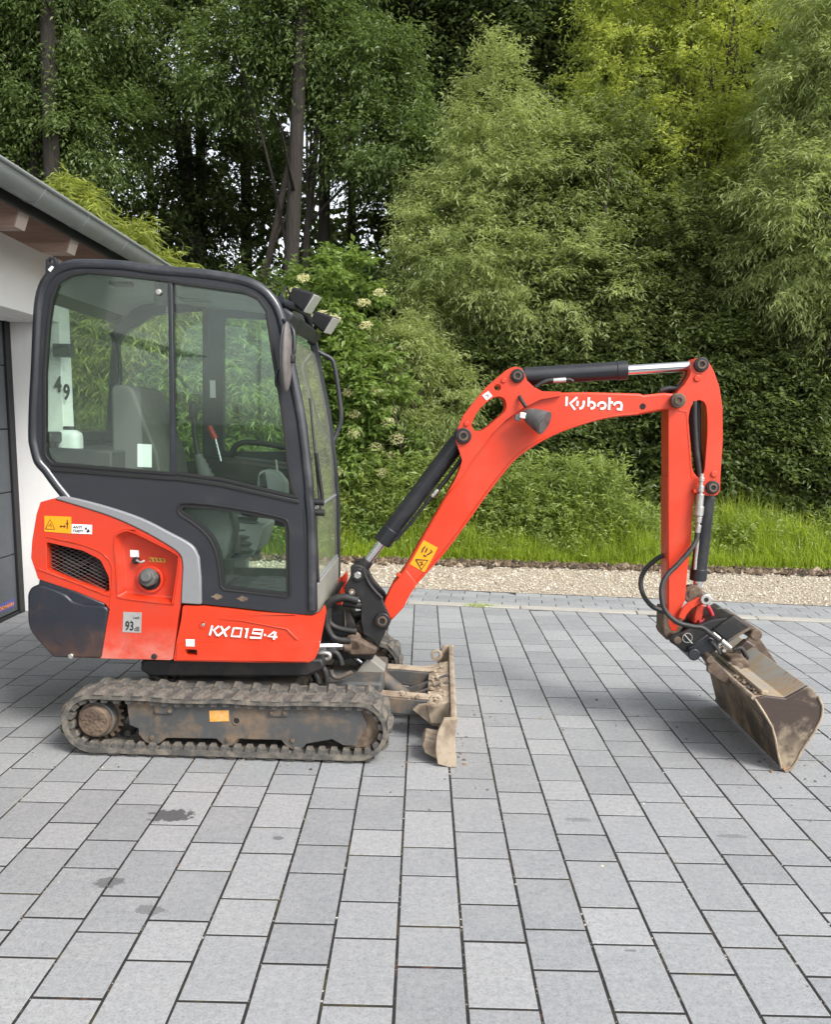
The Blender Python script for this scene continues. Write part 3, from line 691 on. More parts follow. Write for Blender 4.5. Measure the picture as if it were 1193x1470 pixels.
def track(y0, y1):
    lo = off_path(BP_, 0.012); li = off_path(BP_, -0.012)
    bm = bmesh.new(); add_prism(bm, lo, y0, y1, [li]); t = from_bm('track', bm, M['track'], EX, 0.004, True)
    n = 36; yc = (y0 + y1) / 2; sgn = 1
    for row in (0, 1):
        for i in range(n):
            p, tg = along(BP_, (i + 0.5 * row) / n * PL); nn = Vector((tg.y, -tg.x))
            o = bpy.data.objects.new('tread_lug', LUG[row == 0]); COL.objects.link(o); o.parent = t
            yy = yc + (-0.004 if row == 0 else 0.004)
            ax = Vector((tg.x, 0, tg.y)); az = Vector((nn.x, 0, nn.y)); ay = az.cross(ax)
            q = p + nn * 0.0115
            mm = Matrix((( ax.x, ay.x, az.x, q.x), (ax.y, ay.y, az.y, yy), (ax.z, ay.z, az.z, q.y), (0, 0, 0, 1))); o.matrix_local = mm
    for row, yy in ((0, y0 + 0.036), (1, y1 - 0.036)):
        for i in range(58):
            p, tg = along(BP_, i / 58 * PL); nn = Vector((tg.y, -tg.x)); q = p - nn * 0.0115
            o = bpy.data.objects.new('drive_block', TOOTH); COL.objects.link(o); o.parent = t
            ax = Vector((tg.x, 0, tg.y)); az = Vector((nn.x, 0, nn.y)); ay = az.cross(ax)
            o.matrix_local = Matrix((( ax.x, ay.x, az.x, q.x), (ax.y, ay.y, az.y, yy), (ax.z, ay.z, az.z, q.y), (0, 0, 0, 1)))
    return t
def gear(cx, cz, r0, r1, n, ph=0.0):
    out = []
    for i in range(n):
        for f, r in ((0.0, r0), (0.22, r0), (0.36, r1), (0.64, r1), (0.78, r0)):
            a = 2 * math.pi * (i + f) / n + ph; out.append((cx + r * math.cos(a), cz + r * math.sin(a)))
    return out
def undercarriage(side):
    y0, y1 = (-0.65, -0.42) if side < 0 else (0.42, 0.65)
    track(y0, y1)
    yo = -0.612 if side < 0 else 0.612
    Y = yo
    if side < 0:
        z5 = lambda P: ats(zm(P, 60, 940, 3.976), Y); z6 = lambda P: ats(zm(P, 340, 940, 3.509), Y)
        fr = z5([(480, 250), (550, 270), (1000, 262), (1193, 262)]) + z6([(300, 255), (560, 258), (620, 268), (655, 350), (602, 458), (535, 455), (480, 425), (350, 448), (330, 470), (280, 478), (250, 462), (222, 428), (20, 424)]) + \
             z5([(1180, 475), (1120, 478), (1085, 515), (1060, 522), (1030, 510), (995, 478), (710, 474), (672, 505), (630, 514), (590, 498), (552, 455), (550, 420), (500, 400)])
    prof = fr if side < 0 else FRP
    fo = prism('track_frame', prof, yo, yo + 0.012 if side < 0 else yo - 0.012, M['frame'], EX, bevel=0.003)
    mid = inset(prof, 0.012)
    box('frame_beam', (0.06, (yo + (0.09 if side < 0 else -0.09)), 0.2), (0.95, 0.13, 0.115), M['frame'], fo, 0.006)
    yin, yout = (-0.60, -0.44) if side < 0 else (0.44, 0.60)
    sp = prism('sprocket', gear(TX0, TZ, 0.098, 0.117, 19, 0.1), -0.545 * -side if False else (-0.545 if side < 0 else 0.525), (-0.525 if side < 0 else 0.545), M['rusty'], EX, [], 0.002)
    cyl('hub_drum', (TX0, -0.60 * (1 if side < 0 else -1), TZ), (TX0, -0.40 * (1 if side < 0 else -1), TZ), 0.088, M['frame'], sp, 0.094, 32, 0.006)
    hub = cyl('hub_cover', (TX0, -0.632 * (1 if side < 0 else -1), TZ), (TX0, -0.60 * (1 if side < 0 else -1), TZ), 0.072, M['rusty'], sp, 0.078, 32, 0.006)
    for k in range(3):
        a = 0.6 + k * 2.1
        cyl('hub_bolt', (TX0 + 0.05 * math.cos(a), (-0.641 if side < 0 else 0.641), TZ + 0.05 * math.sin(a)), (TX0 + 0.05 * math.cos(a), (-0.628 if side < 0 else 0.628), TZ + 0.05 * math.sin(a)), 0.010, M['rusty'], sp, None, 6, 0.001)
    bm = bmesh.new()
    for k in range(24):
        a = k * 2.4; r_ = 0.006 + 0.052 * math.sqrt(k / 24)
        add_box(bm, (TX0 + r_ * math.cos(a), (-0.633 if side < 0 else 0.633), TZ + r_ * math.sin(a)), (0.012, 0.006, 0.008), Matrix.Rotation(a * 1.7, 3, 'Y'))
    from_bm('caked_mud', bm, M['rusty'], sp, 0.002)
    idl = cyl('idler', (TX1, -0.59 * (1 if side < 0 else -1), TZ), (TX1, -0.48 * (1 if side < 0 else -1), TZ), 0.116, M['rusty'], EX, 0.116, 40, 0.006)
    cyl('idler_rim', (TX1, -0.60 * (1 if side < 0 else -1), TZ), (TX1, -0.588 * (1 if side < 0 else -1), TZ), 0.098, M['rusty'], idl, 0.106, 40, 0.004)
    for (px, py) in ((218, 1058), (326.6, 1061), (420, 1062)):
        x, z = at(px, py, -0.612)
        for yy in ((-0.598, -0.555), (-0.515, -0.472)):
            a, b = yy if side < 0 else (-yy[0], -yy[1])
            rl = cyl('roller', (x, a, 0.106), (x, b, 0.106), 0.058, M['rusty'], EX, None, 28, 0.004)
        cyl('roller_bolt', (x, yo + side * 0.012, z), (x, yo, z), 0.011, M['rusty'], fo, None, 8, 0.002)
    return fo, prof
FRO, FRP = undercarriage(-1); undercarriage(1)
Y = -0.612
for P in ([(640, 250), (755, 250), (752, 335), (642, 335)],):
    g = prism('guide_plate', ats(zm(P, 60, 940, 3.976), Y), -0.622, -0.612, M['frame'], FRO, bevel=0.003)
    for q in ((660, 316), (733, 316)):
        x, z = at(*zm([q], 60, 940, 3.976)[0], Y); cyl('bolt', (x, -0.63, z), (x, -0.62, z), 0.010, M['rusty'], FRO, None, 8, 0.002)
g = prism('guide_plate', ats(zm([(160, 230), (262, 230), (260, 308), (163, 308)], 340, 940, 3.509), Y), -0.622, -0.612, M['frame'], FRO, bevel=0.003)
for q in ((180, 288), (240, 288)):
    x, z = at(*zm([q], 340, 940, 3.509)[0], Y); cyl('bolt', (x, -0.63, z), (x, -0.62, z), 0.010, M['rusty'], FRO, None, 8, 0.002)
prism('sticker', ats(zm([(955, 318), (1066, 316), (1068, 378), (958, 381)], 60, 940, 3.976), Y), -0.614, -0.612, painted('faded orange sticker', (0.66, 0.27, 0.02), 0.6, 0, 0.15, (0.5, 0.38, 0.2), 0.5, 0.7, 40), FRO, bevel=0)
x, z = at(*zm([(1110, 376)], 60, 940, 3.976)[0], Y)
bm = bmesh.new(); add_prism(bm, circ(x, z, 0.021), -0.617, -0.611, [circ(x, z, 0.014)]); from_bm('port_ring', bm, M['frame'], FRO, 0.002)
cyl('port_hole_shade', (x, -0.6135, z), (x, -0.611, z), 0.0145, M['dark'], FRO, None, 20, 0)  # dark disc painted as the shade inside the port
# ---- centre frame, slew ring, belly
box('centre_frame', (0.05, 0, 0.235), (0.62, 0.84, 0.11), M['frame'], EX, 0.02)
cyl('slew_ring', (0.02, 0, 0.28), (0.02, 0, 0.40), 0.30, M['black'], EX, None, 48, 0.01)
prism('belly_plate', ats([(205, 946), (462, 946), (466, 960), (440, 972), (215, 972), (200, 962)], -0.40), -0.40, 0.40, M['black'], EX, bevel=0.012)
box('front_foot', (0.62, 0.0, 0.22), (0.30, 0.50, 0.10), M['frame'], EX, 0.015)

# ---- dozer blade
def blade():
    prof = [(1.137, 0.238), (1.146, 0.236), (1.128, 0.15), (1.128, 0.08), (1.150, 0.004), (1.108, 0.0), (1.104, 0.03), (1.112, 0.15)]
    b = prism('dozer_blade', prof, -0.648, 0.648, M['tan'], EX, bevel=0.004)
    for s in (-1, 1):
        ya, yb_ = (-0.655, -0.628) if s < 0 else (0.628, 0.655)
        prism('end_plate', c2([(1.085, 0.235), (1.055, 0.16), (1.050, 0.075)], 4) + [(1.062, 0.015), (1.12, 0.0), (1.150, 0.006)] + c2([(1.140, 0.12), (1.142, 0.18), (1.150, 0.24)], 4), ya, yb_, M['tan'], b, bevel=0.003)
        prism('wear_foot', [(0.985, 0.085), (1.00, 0.045), (1.09, 0.0), (1.11, 0.0), (1.11, 0.06), (1.06, 0.105), (1.0, 0.115)], -0.60 if s < 0 else 0.45, -0.45 if s < 0 else 0.60, M['tan'], b, bevel=0.005)
        ang = prism('gusset', [(0.93, 0.165), (0.96, 0.19), (1.12, 0.21), (1.12, 0.07), (1.03, 0.085)], s * 0.33 - 0.012, s * 0.33 + 0.012, M['tan'], b, bevel=0.003)
        arm = prism('push_arm', [(0.55, 0.225), (0.98, 0.198), (1.11, 0.195), (1.11, 0.105), (0.99, 0.105), (0.55, 0.145)], s * 0.24 - 0.045, s * 0.24 + 0.045, M['frame'], EX, bevel=0.008)
        prism('arm_mud', [(0.62, 0.2206), (0.98, 0.1985), (1.10, 0.1955), (1.10, 0.202), (0.98, 0.206), (0.62, 0.2256)], s * 0.24 - 0.042, s * 0.24 + 0.042, M['tan'], arm, bevel=0.002)
    # sloping web between arms and blade, lifting eyes
    prism('back_web', [(1.0, 0.19), (1.118, 0.222), (1.118, 0.10), (1.02, 0.10)], -0.36, 0.36, M['tan'], b, bevel=0.006)
    prism('top_rib', [(1.118, 0.236), (1.137, 0.242), (1.137, 0.222), (1.118, 0.216)], -0.64, 0.64, M['tan'], b, bevel=0.003)
    for yy, n_ in ((-0.40, 'lifting_eye'), (0.42, 'lifting_eye')):
        bm = bmesh.new(); add_prism(bm, circ(1.045, 0.235, 0.034, 18), yy - 0.009, yy + 0.009, [circ(1.045, 0.238, 0.017, 14)]); from_bm(n_, bm, M['tan'], b, 0.002)
    q1 = at3(582, 1003, -0.02); BRK = [(q1.x - 0.012, q1.z - 0.04), (q1.x - 0.02, q1.z + 0.02), (q1.x + 0.02, q1.z + 0.04), (1.12, 0.235), (1.12, 0.13)]
    prism('cylinder_bracket', BRK, -0.075, -0.052, M['frame'], b, bevel=0.004)
    prism('cylinder_bracket', BRK, 0.052, 0.075, M['frame'], b, bevel=0.004)
    p0, p1 = at3(526, 958, -0.02), at3(582, 1003, -0.02); p0.y = p1.y = 0.0; d = (p1 - p0).normalized()
    c = cyl('blade_cylinder', p0 + d * 0.02, p1, 0.043, M['frame'], EX, None, 28, 0.006)
    rot = d.to_track_quat('X', 'Z').to_matrix()
    box('cylinder_guard', p0 + d * 0.025 + Vector((0, -0.0, 0.0)), (0.115, 0.13, 0.125), painted('grey guard block', (0.21, 0.20, 0.175), 0.6, 0.0, 0.2), c, 0.006, rot)
    cyl('rod', p0 - d * 0.14, p0 + d * 0.03, 0.020, M['chrome'], c, None, 20, 0.001)
    cyl('pin', p1 + Vector((0.005, -0.09, 0.0)), p1 + Vector((0.005, 0.09, 0.0)), 0.020, M['rusty'], c, None, 16, 0.003)
    cyl('rod_eye', p0 - d * 0.165 + Vector((0, -0.04, 0)), p0 - d * 0.165 + Vector((0, 0.04, 0)), 0.037, M['rusty'], c, None, 20, 0.004)
blade()

# ---- rear hood, panels and counterweight (near side traced, far side the same)
z3 = lambda P, Y=YB: ats(zm(P, 0, 680, 3.976), Y)
z4 = lambda P, Y=YB: ats(zm(P, 230, 680, 3.976), Y)
fen_in = c2([(310, 146), (400, 172), (620, 242), (800, 322), (960, 412), (1026, 466), (1040, 530)], 4)
fen_out = c2([(318, 132), (390, 134), (600, 187), (800, 255), (960, 335), (1090, 408), (1132, 478)], 4)
hood = z3([(300, 142), (228, 162), (205, 232), (180, 382), (174, 482), (215, 602), (430, 672), (598, 742), (622, 775), (571, 1055), (968, 1065), (985, 1058)]) + z3([(1018, 800), (1030, 740)]) + z3(fen_in[::-1])
vent = fillet(z3([(262, 390), (470, 440), (570, 492), (618, 590), (622, 672), (596, 676), (405, 610), (266, 552)]), 0.012)
recess = z3(c2([(648, 375), (690, 328), (745, 326), (870, 385), (1005, 455), (1022, 490), (1005, 620), (985, 738), (960, 745), (690, 712), (667, 680), (660, 560)], 4, True))
hd = prism('engine_hood', hood, YB, -0.445, M['orange_worn'], EX, [vent, recess], 0.007)
prism('engine_hood', hood, 0.445, -YB, M['orange_worn'], EX, [], 0.007)
ring_in = inset(hood, 0.02)
bm = bmesh.new(); add_prism(bm, inset(hood, 0.004), -0.446, 0.446, [ring_in]); from_bm('hood_shell', bm, M['orange_worn'], hd, 0)
prism('engine_bay_shade', inset(hood, 0.06), -0.30, 0.30, M['dark'], hd, bevel=0)  # solid near-black block, colour stands for shade behind the vent
# recess tray
def loft(name, rings, mat, parent):
    bm = bmesh.new(); R_ = [[bm.verts.new(p) for p in r] for r in rings]
    for a, b in zip(R_[:-1], R_[1:]):
        for i in range(len(a)): bm.faces.new((a[i], a[(i + 1) % len(a)], b[(i + 1) % len(a)], b[i]))
    bm.faces.new(R_[-1]); return from_bm(name, bm, mat, parent, 0, True, ang=50)
rc = Vector(recess[0]) * 0
for p in recess: rc += Vector(p)
rc /= len(recess)
def scl(f, y, dx=0, dz=0): return [(rc.x + (p[0] - rc.x) * f + dx, y, rc.y + (p[1] - rc.y) * f + dz) for p in recess]
loft('filler_recess', [scl(1.01, -0.4965), scl(0.975, -0.492), scl(0.86, -0.44, 0, -0.006), scl(0.82, -0.437, 0, -0.006)], M['orange_worn'], hd)
bm = bmesh.new(); add_prism(bm, recess, -0.499, -0.4935, [[(rc.x + (p[0] - rc.x) * 0.965, rc.y + (p[1] - rc.y) * 0.965) for p in recess]]); from_bm('recess_rim', bm, M['orange_worn'], hd, 0.002)
fx, fz = at(*zm([(848, 606)], 0, 680, 3.976)[0], -0.46)
bm = bmesh.new(); add_prism(bm, circ(fx, fz, 0.066, 28), -0.452, -0.4385, [circ(fx, fz, 0.053, 28)]); from_bm('filler_ring', bm, M['orange_worn'], hd, 0.002)
cyl('filler_hole_shade', (fx, -0.4395, fz), (fx, -0.437, fz), 0.062, M['dark'], hd, None, 28, 0)  # dark disc painted as the shade around the filler neck
cx_, cz_ = at(*zm([(838, 596)], 0, 680, 3.976)[0], -0.48)
cap = cyl('fuel_cap', (cx_, -0.49, cz_), (cx_, -0.44, cz_), 0.042, M['greyp'], hd, 0.048, 8, 0.006)
cyl('cap_knob', (cx_, -0.508, cz_ + 0.012), (cx_, -0.49, cz_ + 0.008), 0.024, M['greyp'], cap, 0.030, 20, 0.004)
kx, kz = at(*zm([(770, 497)], 0, 680, 3.976)[0], -0.46)
lk = cyl('hood_lock', (kx, -0.462, kz), (kx, -0.436, kz), 0.017, M['black'], hd, None, 16, 0.003)
tube('lock_chain', [(kx + 0.01, -0.468, kz + 0.004), (kx + 0.03, -0.472, kz - 0.004), (kx + 0.048, -0.466, kz + 0.003)], 0.006, M['steel'], lk, 8)
# mesh grille with machinery behind it
bm = bmesh.new(); vx = [p[0] for p in vent]; vz = [p[1] for p in vent]
from mathutils.geometry import intersect_point_tri_2d
def inside(p, poly):
    c = False; j = len(poly) - 1
    for i in range(len(poly)):
        if (poly[i][1] > p[1]) != (poly[j][1] > p[1]) and p[0] < (poly[j][0] - poly[i][0]) * (p[1] - poly[i][1]) / (poly[j][1] - poly[i][1]) + poly[i][0]: c = not c
        j = i
    return c
for sgn in (1, -1):
    for k in range(-60, 60):
        seg = []
        for t in range(0, 181):
            x = min(vx) + (max(vx) - min(vx)) * t / 180; z = (min(vz) + max(vz)) / 2 + sgn * 0.5 * (x - (min(vx) + max(vx)) / 2) + k * 0.0185
            if inside((x, z), vent): seg.append((x, z))
            elif len(seg) > 1: break
            else: seg = []
        if len(seg) > 1:
            a, b = seg[0], seg[-1]; add_tube(bm, [(a[0], -0.462 + sgn * 0.0008, a[1]), (b[0], -0.462 + sgn * 0.0008, b[1])], 0.0010, 4)
g = from_bm('vent_mesh', bm, plain('grey wire', (0.12, 0.12, 0.115), 0.5, 0.4), hd, 0, False); g['kind'] = 'stuff'
vcx, vcz = (min(vx) + max(vx)) / 2, (min(vz) + max(vz)) / 2
cyl('engine_pulley', (vcx + 0.07, -0.36, vcz - 0.012), (vcx + 0.07, -0.31, vcz - 0.012), 0.075, M['black'], hd, 0.085, 24, 0.006)
box('engine_block', (vcx - 0.09, -0.34, vcz - 0.03), (0.09, 0.06, 0.08), M['black'], hd, 0.01)
tube('engine_hose', [(vcx - 0.14, -0.36, vcz + 0.05), (vcx - 0.05, -0.38, vcz - 0.01), (vcx + 0.03, -0.37, vcz + 0.04)], 0.016, M['hose'], hd)
# decals on the hood
def decal(name, P, mat, parent, Y=YB, off=0.0012, f=z3):
    return prism(name, f(P), Y - off - 0.0008, Y - off + 0.0004, mat, parent, bevel=0)
d = decal('warning_label', [(252, 240), (405, 246), (405, 342), (252, 330)], M['yellow'], hd)
def ink(lines, w, parent, off=0.0032, Y=YB, o=(0, 680, 3.976), mat=None): return strokes('print', [zm(l, *o) for l in lines], Y, w, mat or M['ink'], parent, off)
ink([[(258, 315), (285, 260), (312, 317), (258, 315)], [(276, 300), (288, 285), (292, 305)], [(342, 300), (372, 301)], [(350, 294), (342, 300), (350, 306)], [(364, 294), (372, 300), (364, 306)], [(384, 262), (384, 280)], [(376, 284), (392, 284)], [(384, 282), (384, 314)]], 0.0035, d)
d = decal('theft_label', [(408, 287), (524, 292), (523, 345), (407, 340)], M['white'], hd)
letter('print', 'ANTI', [zm([q], 0, 680, 3.976)[0] for q in ((414, 296), (468, 299), (467, 314), (413, 311))], YB, M['ink'], d, 0.025, 0.25, 0.0035)
letter('print', 'THEFT', [zm([q], 0, 680, 3.976)[0] for q in ((414, 318), (478, 321), (477, 336), (413, 333))], YB, M['ink'], d, 0.025, 0.25, 0.0035)
ink([[(486, 308), (494, 318)], [(496, 324), (504, 334)], [(502, 318), (508, 332)]], 0.009, d)
d = decal('noise_label', [(703, 788), (808, 792), (804, 908), (698, 904)], M['silver'], hd)
letter('print', '93', [zm([q], 0, 680, 3.976)[0] for q in ((715, 840), (762, 842), (760, 896), (712, 894))], YB, M['ink'], d, 0.02, 0, 0.0035)
letter('print', 'dB', [zm([q], 0, 680, 3.976)[0] for q in ((768, 872), (796, 873), (794, 898), (766, 897))], YB, M['ink'], d, 0.0, 0, 0.0035)
letter('print', 'LwA', [zm([q], 0, 680, 3.976)[0] for q in ((762, 812), (796, 814), (795, 830), (761, 828))], YB, M['ink'], d, 0.0, 0, 0.0035)
q = z3([(738, 436), (787, 438), (789, 478), (740, 476)], -0.445)
d = prism('fuel_label', q, -0.4405, -0.4385, M['white'], hd, bevel=0)
q = z3([(848, 478), (940, 484), (942, 508), (850, 504)], -0.445); d2 = prism('small_label', q, -0.4405, -0.4385, painted('worn yellow label', (0.5, 0.24, 0.02), 0.5, 0, 0.1, (0.4, 0.06, 0.02), 0.5, 0.6, 60), hd, bevel=0)
for k in range(4): 
    a = 856 + k * 22; strokes('print', [zm([(a, 484), (a + 9, 500)], 0, 680, 3.976)], -0.4405, 0.004, M['ink'], d2, 0.002)
# hood crease lines: thin seams
tube('hood_seam', [Vector((*p, 0)).xzy if False else Vector((p[0], -0.4962, p[1])) for p in z3([(626, 770), (640, 600), (636, 520), (600, 470), (560, 440), (470, 405), (262, 358)])], 0.0035, M['orange'], hd, 6)
tube('hood_seam', [Vector((p[0], -0.4962, p[1])) for p in z3([(218, 545), (300, 575), (430, 622), (600, 690), (640, 690)])], 0.0035, M['orange'], hd, 6)
# grey trim arch over the hood
tr = z3(fen_in + [(1036, 600), (1030, 742), (1145, 748), (1143, 600)] + fen_out[::-1], YB - 0.006)
trim = prism('hood_trim', tr, YB - 0.006, -0.42, M['trim'], EX, bevel=0.006)
prism('hood_trim', tr, 0.42, -YB + 0.006, M['trim'], EX, bevel=0.006)
tb = z3(fen_out, -0.3); prism('hood_top', z3(fen_out) + z3(fen_in[::-1]), -0.42, 0.42, M['navy'], EX, bevel=0.0)
# counterweight
cwp = z3([(170, 652), (215, 632), (300, 660), (370, 690), (408, 728), (470, 745), (596, 757), (616, 778), (572, 1056), (300, 1050), (200, 940), (168, 895), (155, 845), (153, 690)], YB - 0.012)
cw = prism('counterweight', fillet(cwp, 0.012, 2), YB - 0.012, -YB + 0.012, M['weight'], EX, bevel=0.014, seg=3)
prism('counterweight_cap', z3([(222, 600), (430, 672), (596, 742), (596, 760), (470, 748), (405, 730), (300, 668), (215, 636)], YB), YB - 0.001, 0.49, M['weight'], cw, bevel=0.006)
for q in ((405, 1040),):
    x, z = at(*zm([q], 0, 680, 3.976)[0], YB - 0.012); cyl('bolt', (x, -0.518, z), (x, -0.5, z), 0.014, M['steel'], cw, None, 6, 0.002)
x, z = at(*zm([(880, 1042)], 0, 680, 3.976)[0], YB); cyl('bolt', (x, -0.503, z), (x, -0.49, z), 0.014, M['black'], hd, None, 8, 0.002)
# ---- side skirt with the model number
skp = z4([(126, 752), (240, 757), (400, 773), (560, 792), (760, 806), (862, 815), (905, 795), (932, 757), (941, 800), (930, 860), (912, 950), (898, 1020), (880, 1062), (842, 1080), (500, 1078), (72, 1070), (90, 960), (118, 830)])
hole = fillet(z4([(146, 1004), (206, 1006), (206, 1036), (146, 1034)]), 0.008)
sk_ = prism('side_skirt', fillet(skp, 0.01, 2), YB, -0.44, M['orange'], EX, [hole], 0.009, seg=3)
prism('side_skirt', fillet(skp, 0.01, 2), 0.44, -YB, M['orange'], EX, [], 0.009)
prism('skirt_inner', inset(skp, 0.03), -0.445, 0.445, M['black'], sk_, bevel=0)
prism('skirt_rib', z4([(330, 828), (470, 835), (725, 882), (790, 948), (775, 950), (716, 890), (468, 842)], YB), YB - 0.005, YB + 0.004, M['orange'], sk_, bevel=0.003)
prism('skirt_ridge', z4([(200, 962), (560, 966), (790, 950), (900, 955), (880, 1020), (842, 1070), (90, 1062), (100, 975)], YB), YB - 0.006, YB + 0.004, M['orange'], sk_, [fillet(z4([(140, 1000), (212, 1002), (212, 1040), (140, 1038)]), 0.008)], bevel=0.006)
x, z = at(*zm([(245, 862)], 230, 680, 3.976)[0], YB)
bm = bmesh.new(); add_prism(bm, circ(x, z, 0.019), YB - 0.004, YB + 0.002, [circ(x, z, 0.013)]); from_bm('screw_cup', bm, M['orange'], sk_, 0.002)
cyl('screw', (x, YB - 0.004, z), (x, YB + 0.001, z), 0.0085, M['steel'], sk_, None, 8, 0.001)
decal('small_label', [(147, 942), (198, 944), (197, 984), (148, 982)], M['white'], sk_, YB - 0.006, 0.0012, z4)
Q = lambda P: [zm([p], 230, 680, 3.976)[0] for p in P]
KX = [[(226, 118), (190, 248)], [(312, 126), (246, 178), (290, 252)], [(340, 126), (412, 264)], [(456, 132), (300, 254)],
      [(508, 152), (614, 156), (592, 264), (478, 258), (508, 152), (540, 153)], [(662, 166), (694, 152), (666, 282)],
      [(884, 228), (752, 216), (772, 168), (890, 174), (866, 280), (722, 274)], [(908, 240), (934, 242)], [(1052, 196), (958, 258), (1082, 268)], [(1064, 202), (1036, 302)]]
strokes('model_lettering', [zm(l, 280, 885, 9.177) for l in KX], YB - 0.006, 0.0100, M['decalwhite'], sk_, 0.0015)


# ---- cab
z1 = lambda P: zm(P, 0, 360, 3.9767); z2 = lambda P: zm(P, 220, 360, 3.9767); z4p = lambda P: zm(P, 230, 680, 3.976); z3p = lambda P: zm(P, 0, 680, 3.976)
roofline = z1([(158, 1050), (163, 850), (172, 700), (184, 420), (196, 270), (228, 170), (290, 98), (380, 58), (480, 48), (700, 57)]) + z2([(0, 82), (250, 102), (400, 122), (540, 152), (640, 204), (710, 284), (748, 372), (772, 480)])
front_edge = z2([(800, 640), (840, 830), (870, 1000), (908, 1340)]) + z4p([(868, 120), (880, 250), (886, 500), (890, 790), (872, 806)])
low = z4p([(760, 800), (560, 778), (400, 760), (232, 743)])
rear_low = z3p([(1150, 742), (1146, 600), (1132, 478), (1090, 406), (960, 332), (800, 252), (600, 184), (400, 132), (372, 128)])
rear_up = z1([(300, 1352), (240, 1270), (192, 1212), (166, 1120)])
cab_px = roofline + front_edge + low + rear_low + rear_up
cabp = ats(cab_px, YC)
win_px = z1([(246, 1150), (247, 1100), (246, 700), (266, 420), (288, 270), (328, 175), (400, 130), (500, 113), (940, 160)]) + z2([(130, 173), (520, 228), (600, 266), (652, 340), (690, 600), (740, 900), (772, 1180), (794, 1335)]) + z4p([(783, 140), (350, 38), (90, 2)]) + z1([(980, 1278), (600, 1248), (292, 1222), (258, 1185)])
winp = ats(win_px, YC)
lw_px = z4p(c2([(128, 166), (280, 176), (480, 205), (690, 250), (728, 275)], 3) + [(738, 330), (742, 690), (725, 706)] + [(540, 684), (362, 664), (342, 640)] + c2([(335, 560), (312, 440), (262, 350), (180, 280), (112, 236), (98, 205), (106, 176)], 3))
lwp = ats(lw_px, YC)
cabf = prism('cab_frame', cabp, YC, -0.435, M['navy'], EX, [winp, lwp], 0.008)
# far side: the door side with a middle post
F2 = lambda P: ats(P, 0.46)
far1 = fillet(F2([(167, 500), (180, 478), (225, 452), (292, 446), (292, 690), (167, 690)]), 0.02)
far2 = fillet(F2([(322, 456), (438, 463), (463, 560), (476, 648), (322, 648)]), 0.03)
far3 = fillet(F2([(336, 745), (470, 765), (474, 822), (336, 822)]), 0.02)
cabf2 = prism('cab_door_side', cabp, 0.435, -YC, M['navy'], EX, [far1, far2, far3], 0.006)
prism('door_glass', inset(far2, -0.004), 0.455, 0.459, M['glass'], cabf2, bevel=0); prism('rear_quarter_glass', inset(far1, -0.004), 0.455, 0.459, M['glass'], cabf2, bevel=0); prism('door_glass', inset(far3, -0.004), 0.455, 0.459, M['glass'], cabf2, bevel=0)
edge_px = z1([(372, 1440), (300, 1352), (240, 1270), (192, 1212), (166, 1120)]) + roofline + z2([(800, 640), (840, 830), (870, 1000), (908, 1340)]) + z4p([(868, 120), (880, 250), (886, 500), (888, 780)])
edge = inset(ats(edge_px, YC), 0.0) if False else ats(edge_px, YC)
def shift_in(path, d):
    out = []
    for i, p in enumerate(path):
        a = Vector(path[max(0, i - 1)]); b = Vector(path[min(len(path) - 1, i + 1)]); t = (b - a).normalized(); out.append((p[0] + t.y * d, p[1] - t.x * d))
    return out
tubep = shift_in(edge, 0.020)
for s in (-1, 1):
    tube('corner_tube', [(x, s * 0.468, z) for x, z in tubep], 0.024, M['tubepaint'], cabf if s < 0 else cabf2, 12, 3)
n_r = len(z1([(372, 1440), (300, 1352), (240, 1270), (192, 1212), (166, 1120)]))
def strip(name, path, y0, y1, th, mat, parent):
    inn = shift_in(path, th); bm = bmesh.new()
    for i in range(len(path) - 1):
        pass
    add_prism(bm, list(path) + inn[::-1], y0, y1); return from_bm(name, bm, mat, parent, 0, True, ang=50)
rl = ats(roofline, YC)
roof_path = shift_in(rl[4:-1], 0.004); strip('roof_panel', roof_path, -0.47, 0.47, 0.03, M['tubepaint'], cabf)
strip('headliner', shift_in(rl[5:-2], 0.045), -0.45, 0.45, 0.02, M['lightgrey'], cabf)
rw = shift_in(rl[0:5], 0.016)
strip('rear_glass', rw, -0.44, 0.44, 0.005, M['glass'], cabf)
ru = shift_in(ats(z1([(372, 1440), (300, 1352), (240, 1270), (192, 1212), (166, 1120), (158, 1050)]), YC), 0.012); strip('rear_panel', ru, -0.45, 0.45, 0.02, M['navy'], cabf)
box('rear_sill', (rw[0][0] + 0.04, 0, rw[0][1] - 0.01), (0.08, 0.9, 0.05), M['black'], cabf, 0.01)
# window rubber, glass panes, sliding divider
bm = bmesh.new(); add_prism(bm, inset(winp, -0.003), YC - 0.006, YC + 0.004, [inset(winp, 0.012)]); from_bm('window_seal', bm, M['rubber'], cabf, 0.002)
bm = bmesh.new(); add_prism(bm, inset(lwp, -0.004), YC - 0.005, YC + 0.004, [inset(lwp, 0.005)]); from_bm('window_seal', bm, M['rubber'], cabf, 0.002)
bm = bmesh.new(); add_prism(bm, inset(lwp, 0.0), YC + 0.002, YC + 0.03, [inset(lwp, 0.02)]); from_bm('inner_seal', bm, M['rubber'], cabf, 0.002)
def clip_x(poly, x, keep_left):
    out = []; k = len(poly)
    for i in range(k):
        a, b = poly[i], poly[(i + 1) % k]; ia = (a[0] <= x) == keep_left; ib = (b[0] <= x) == keep_left
        if ia: out.append(a)
        if ia != ib: t = (x - a[0]) / (b[0] - a[0]); out.append((x, a[1] + t * (b[1] - a[1])))
    return out
xd = at(244.5, 540, YC)[0]; gi = inset(winp, 0.002)
prism('window_glass', clip_x(gi, xd, True), YC + 0.012, YC + 0.016, M['glass'], cabf, bevel=0)
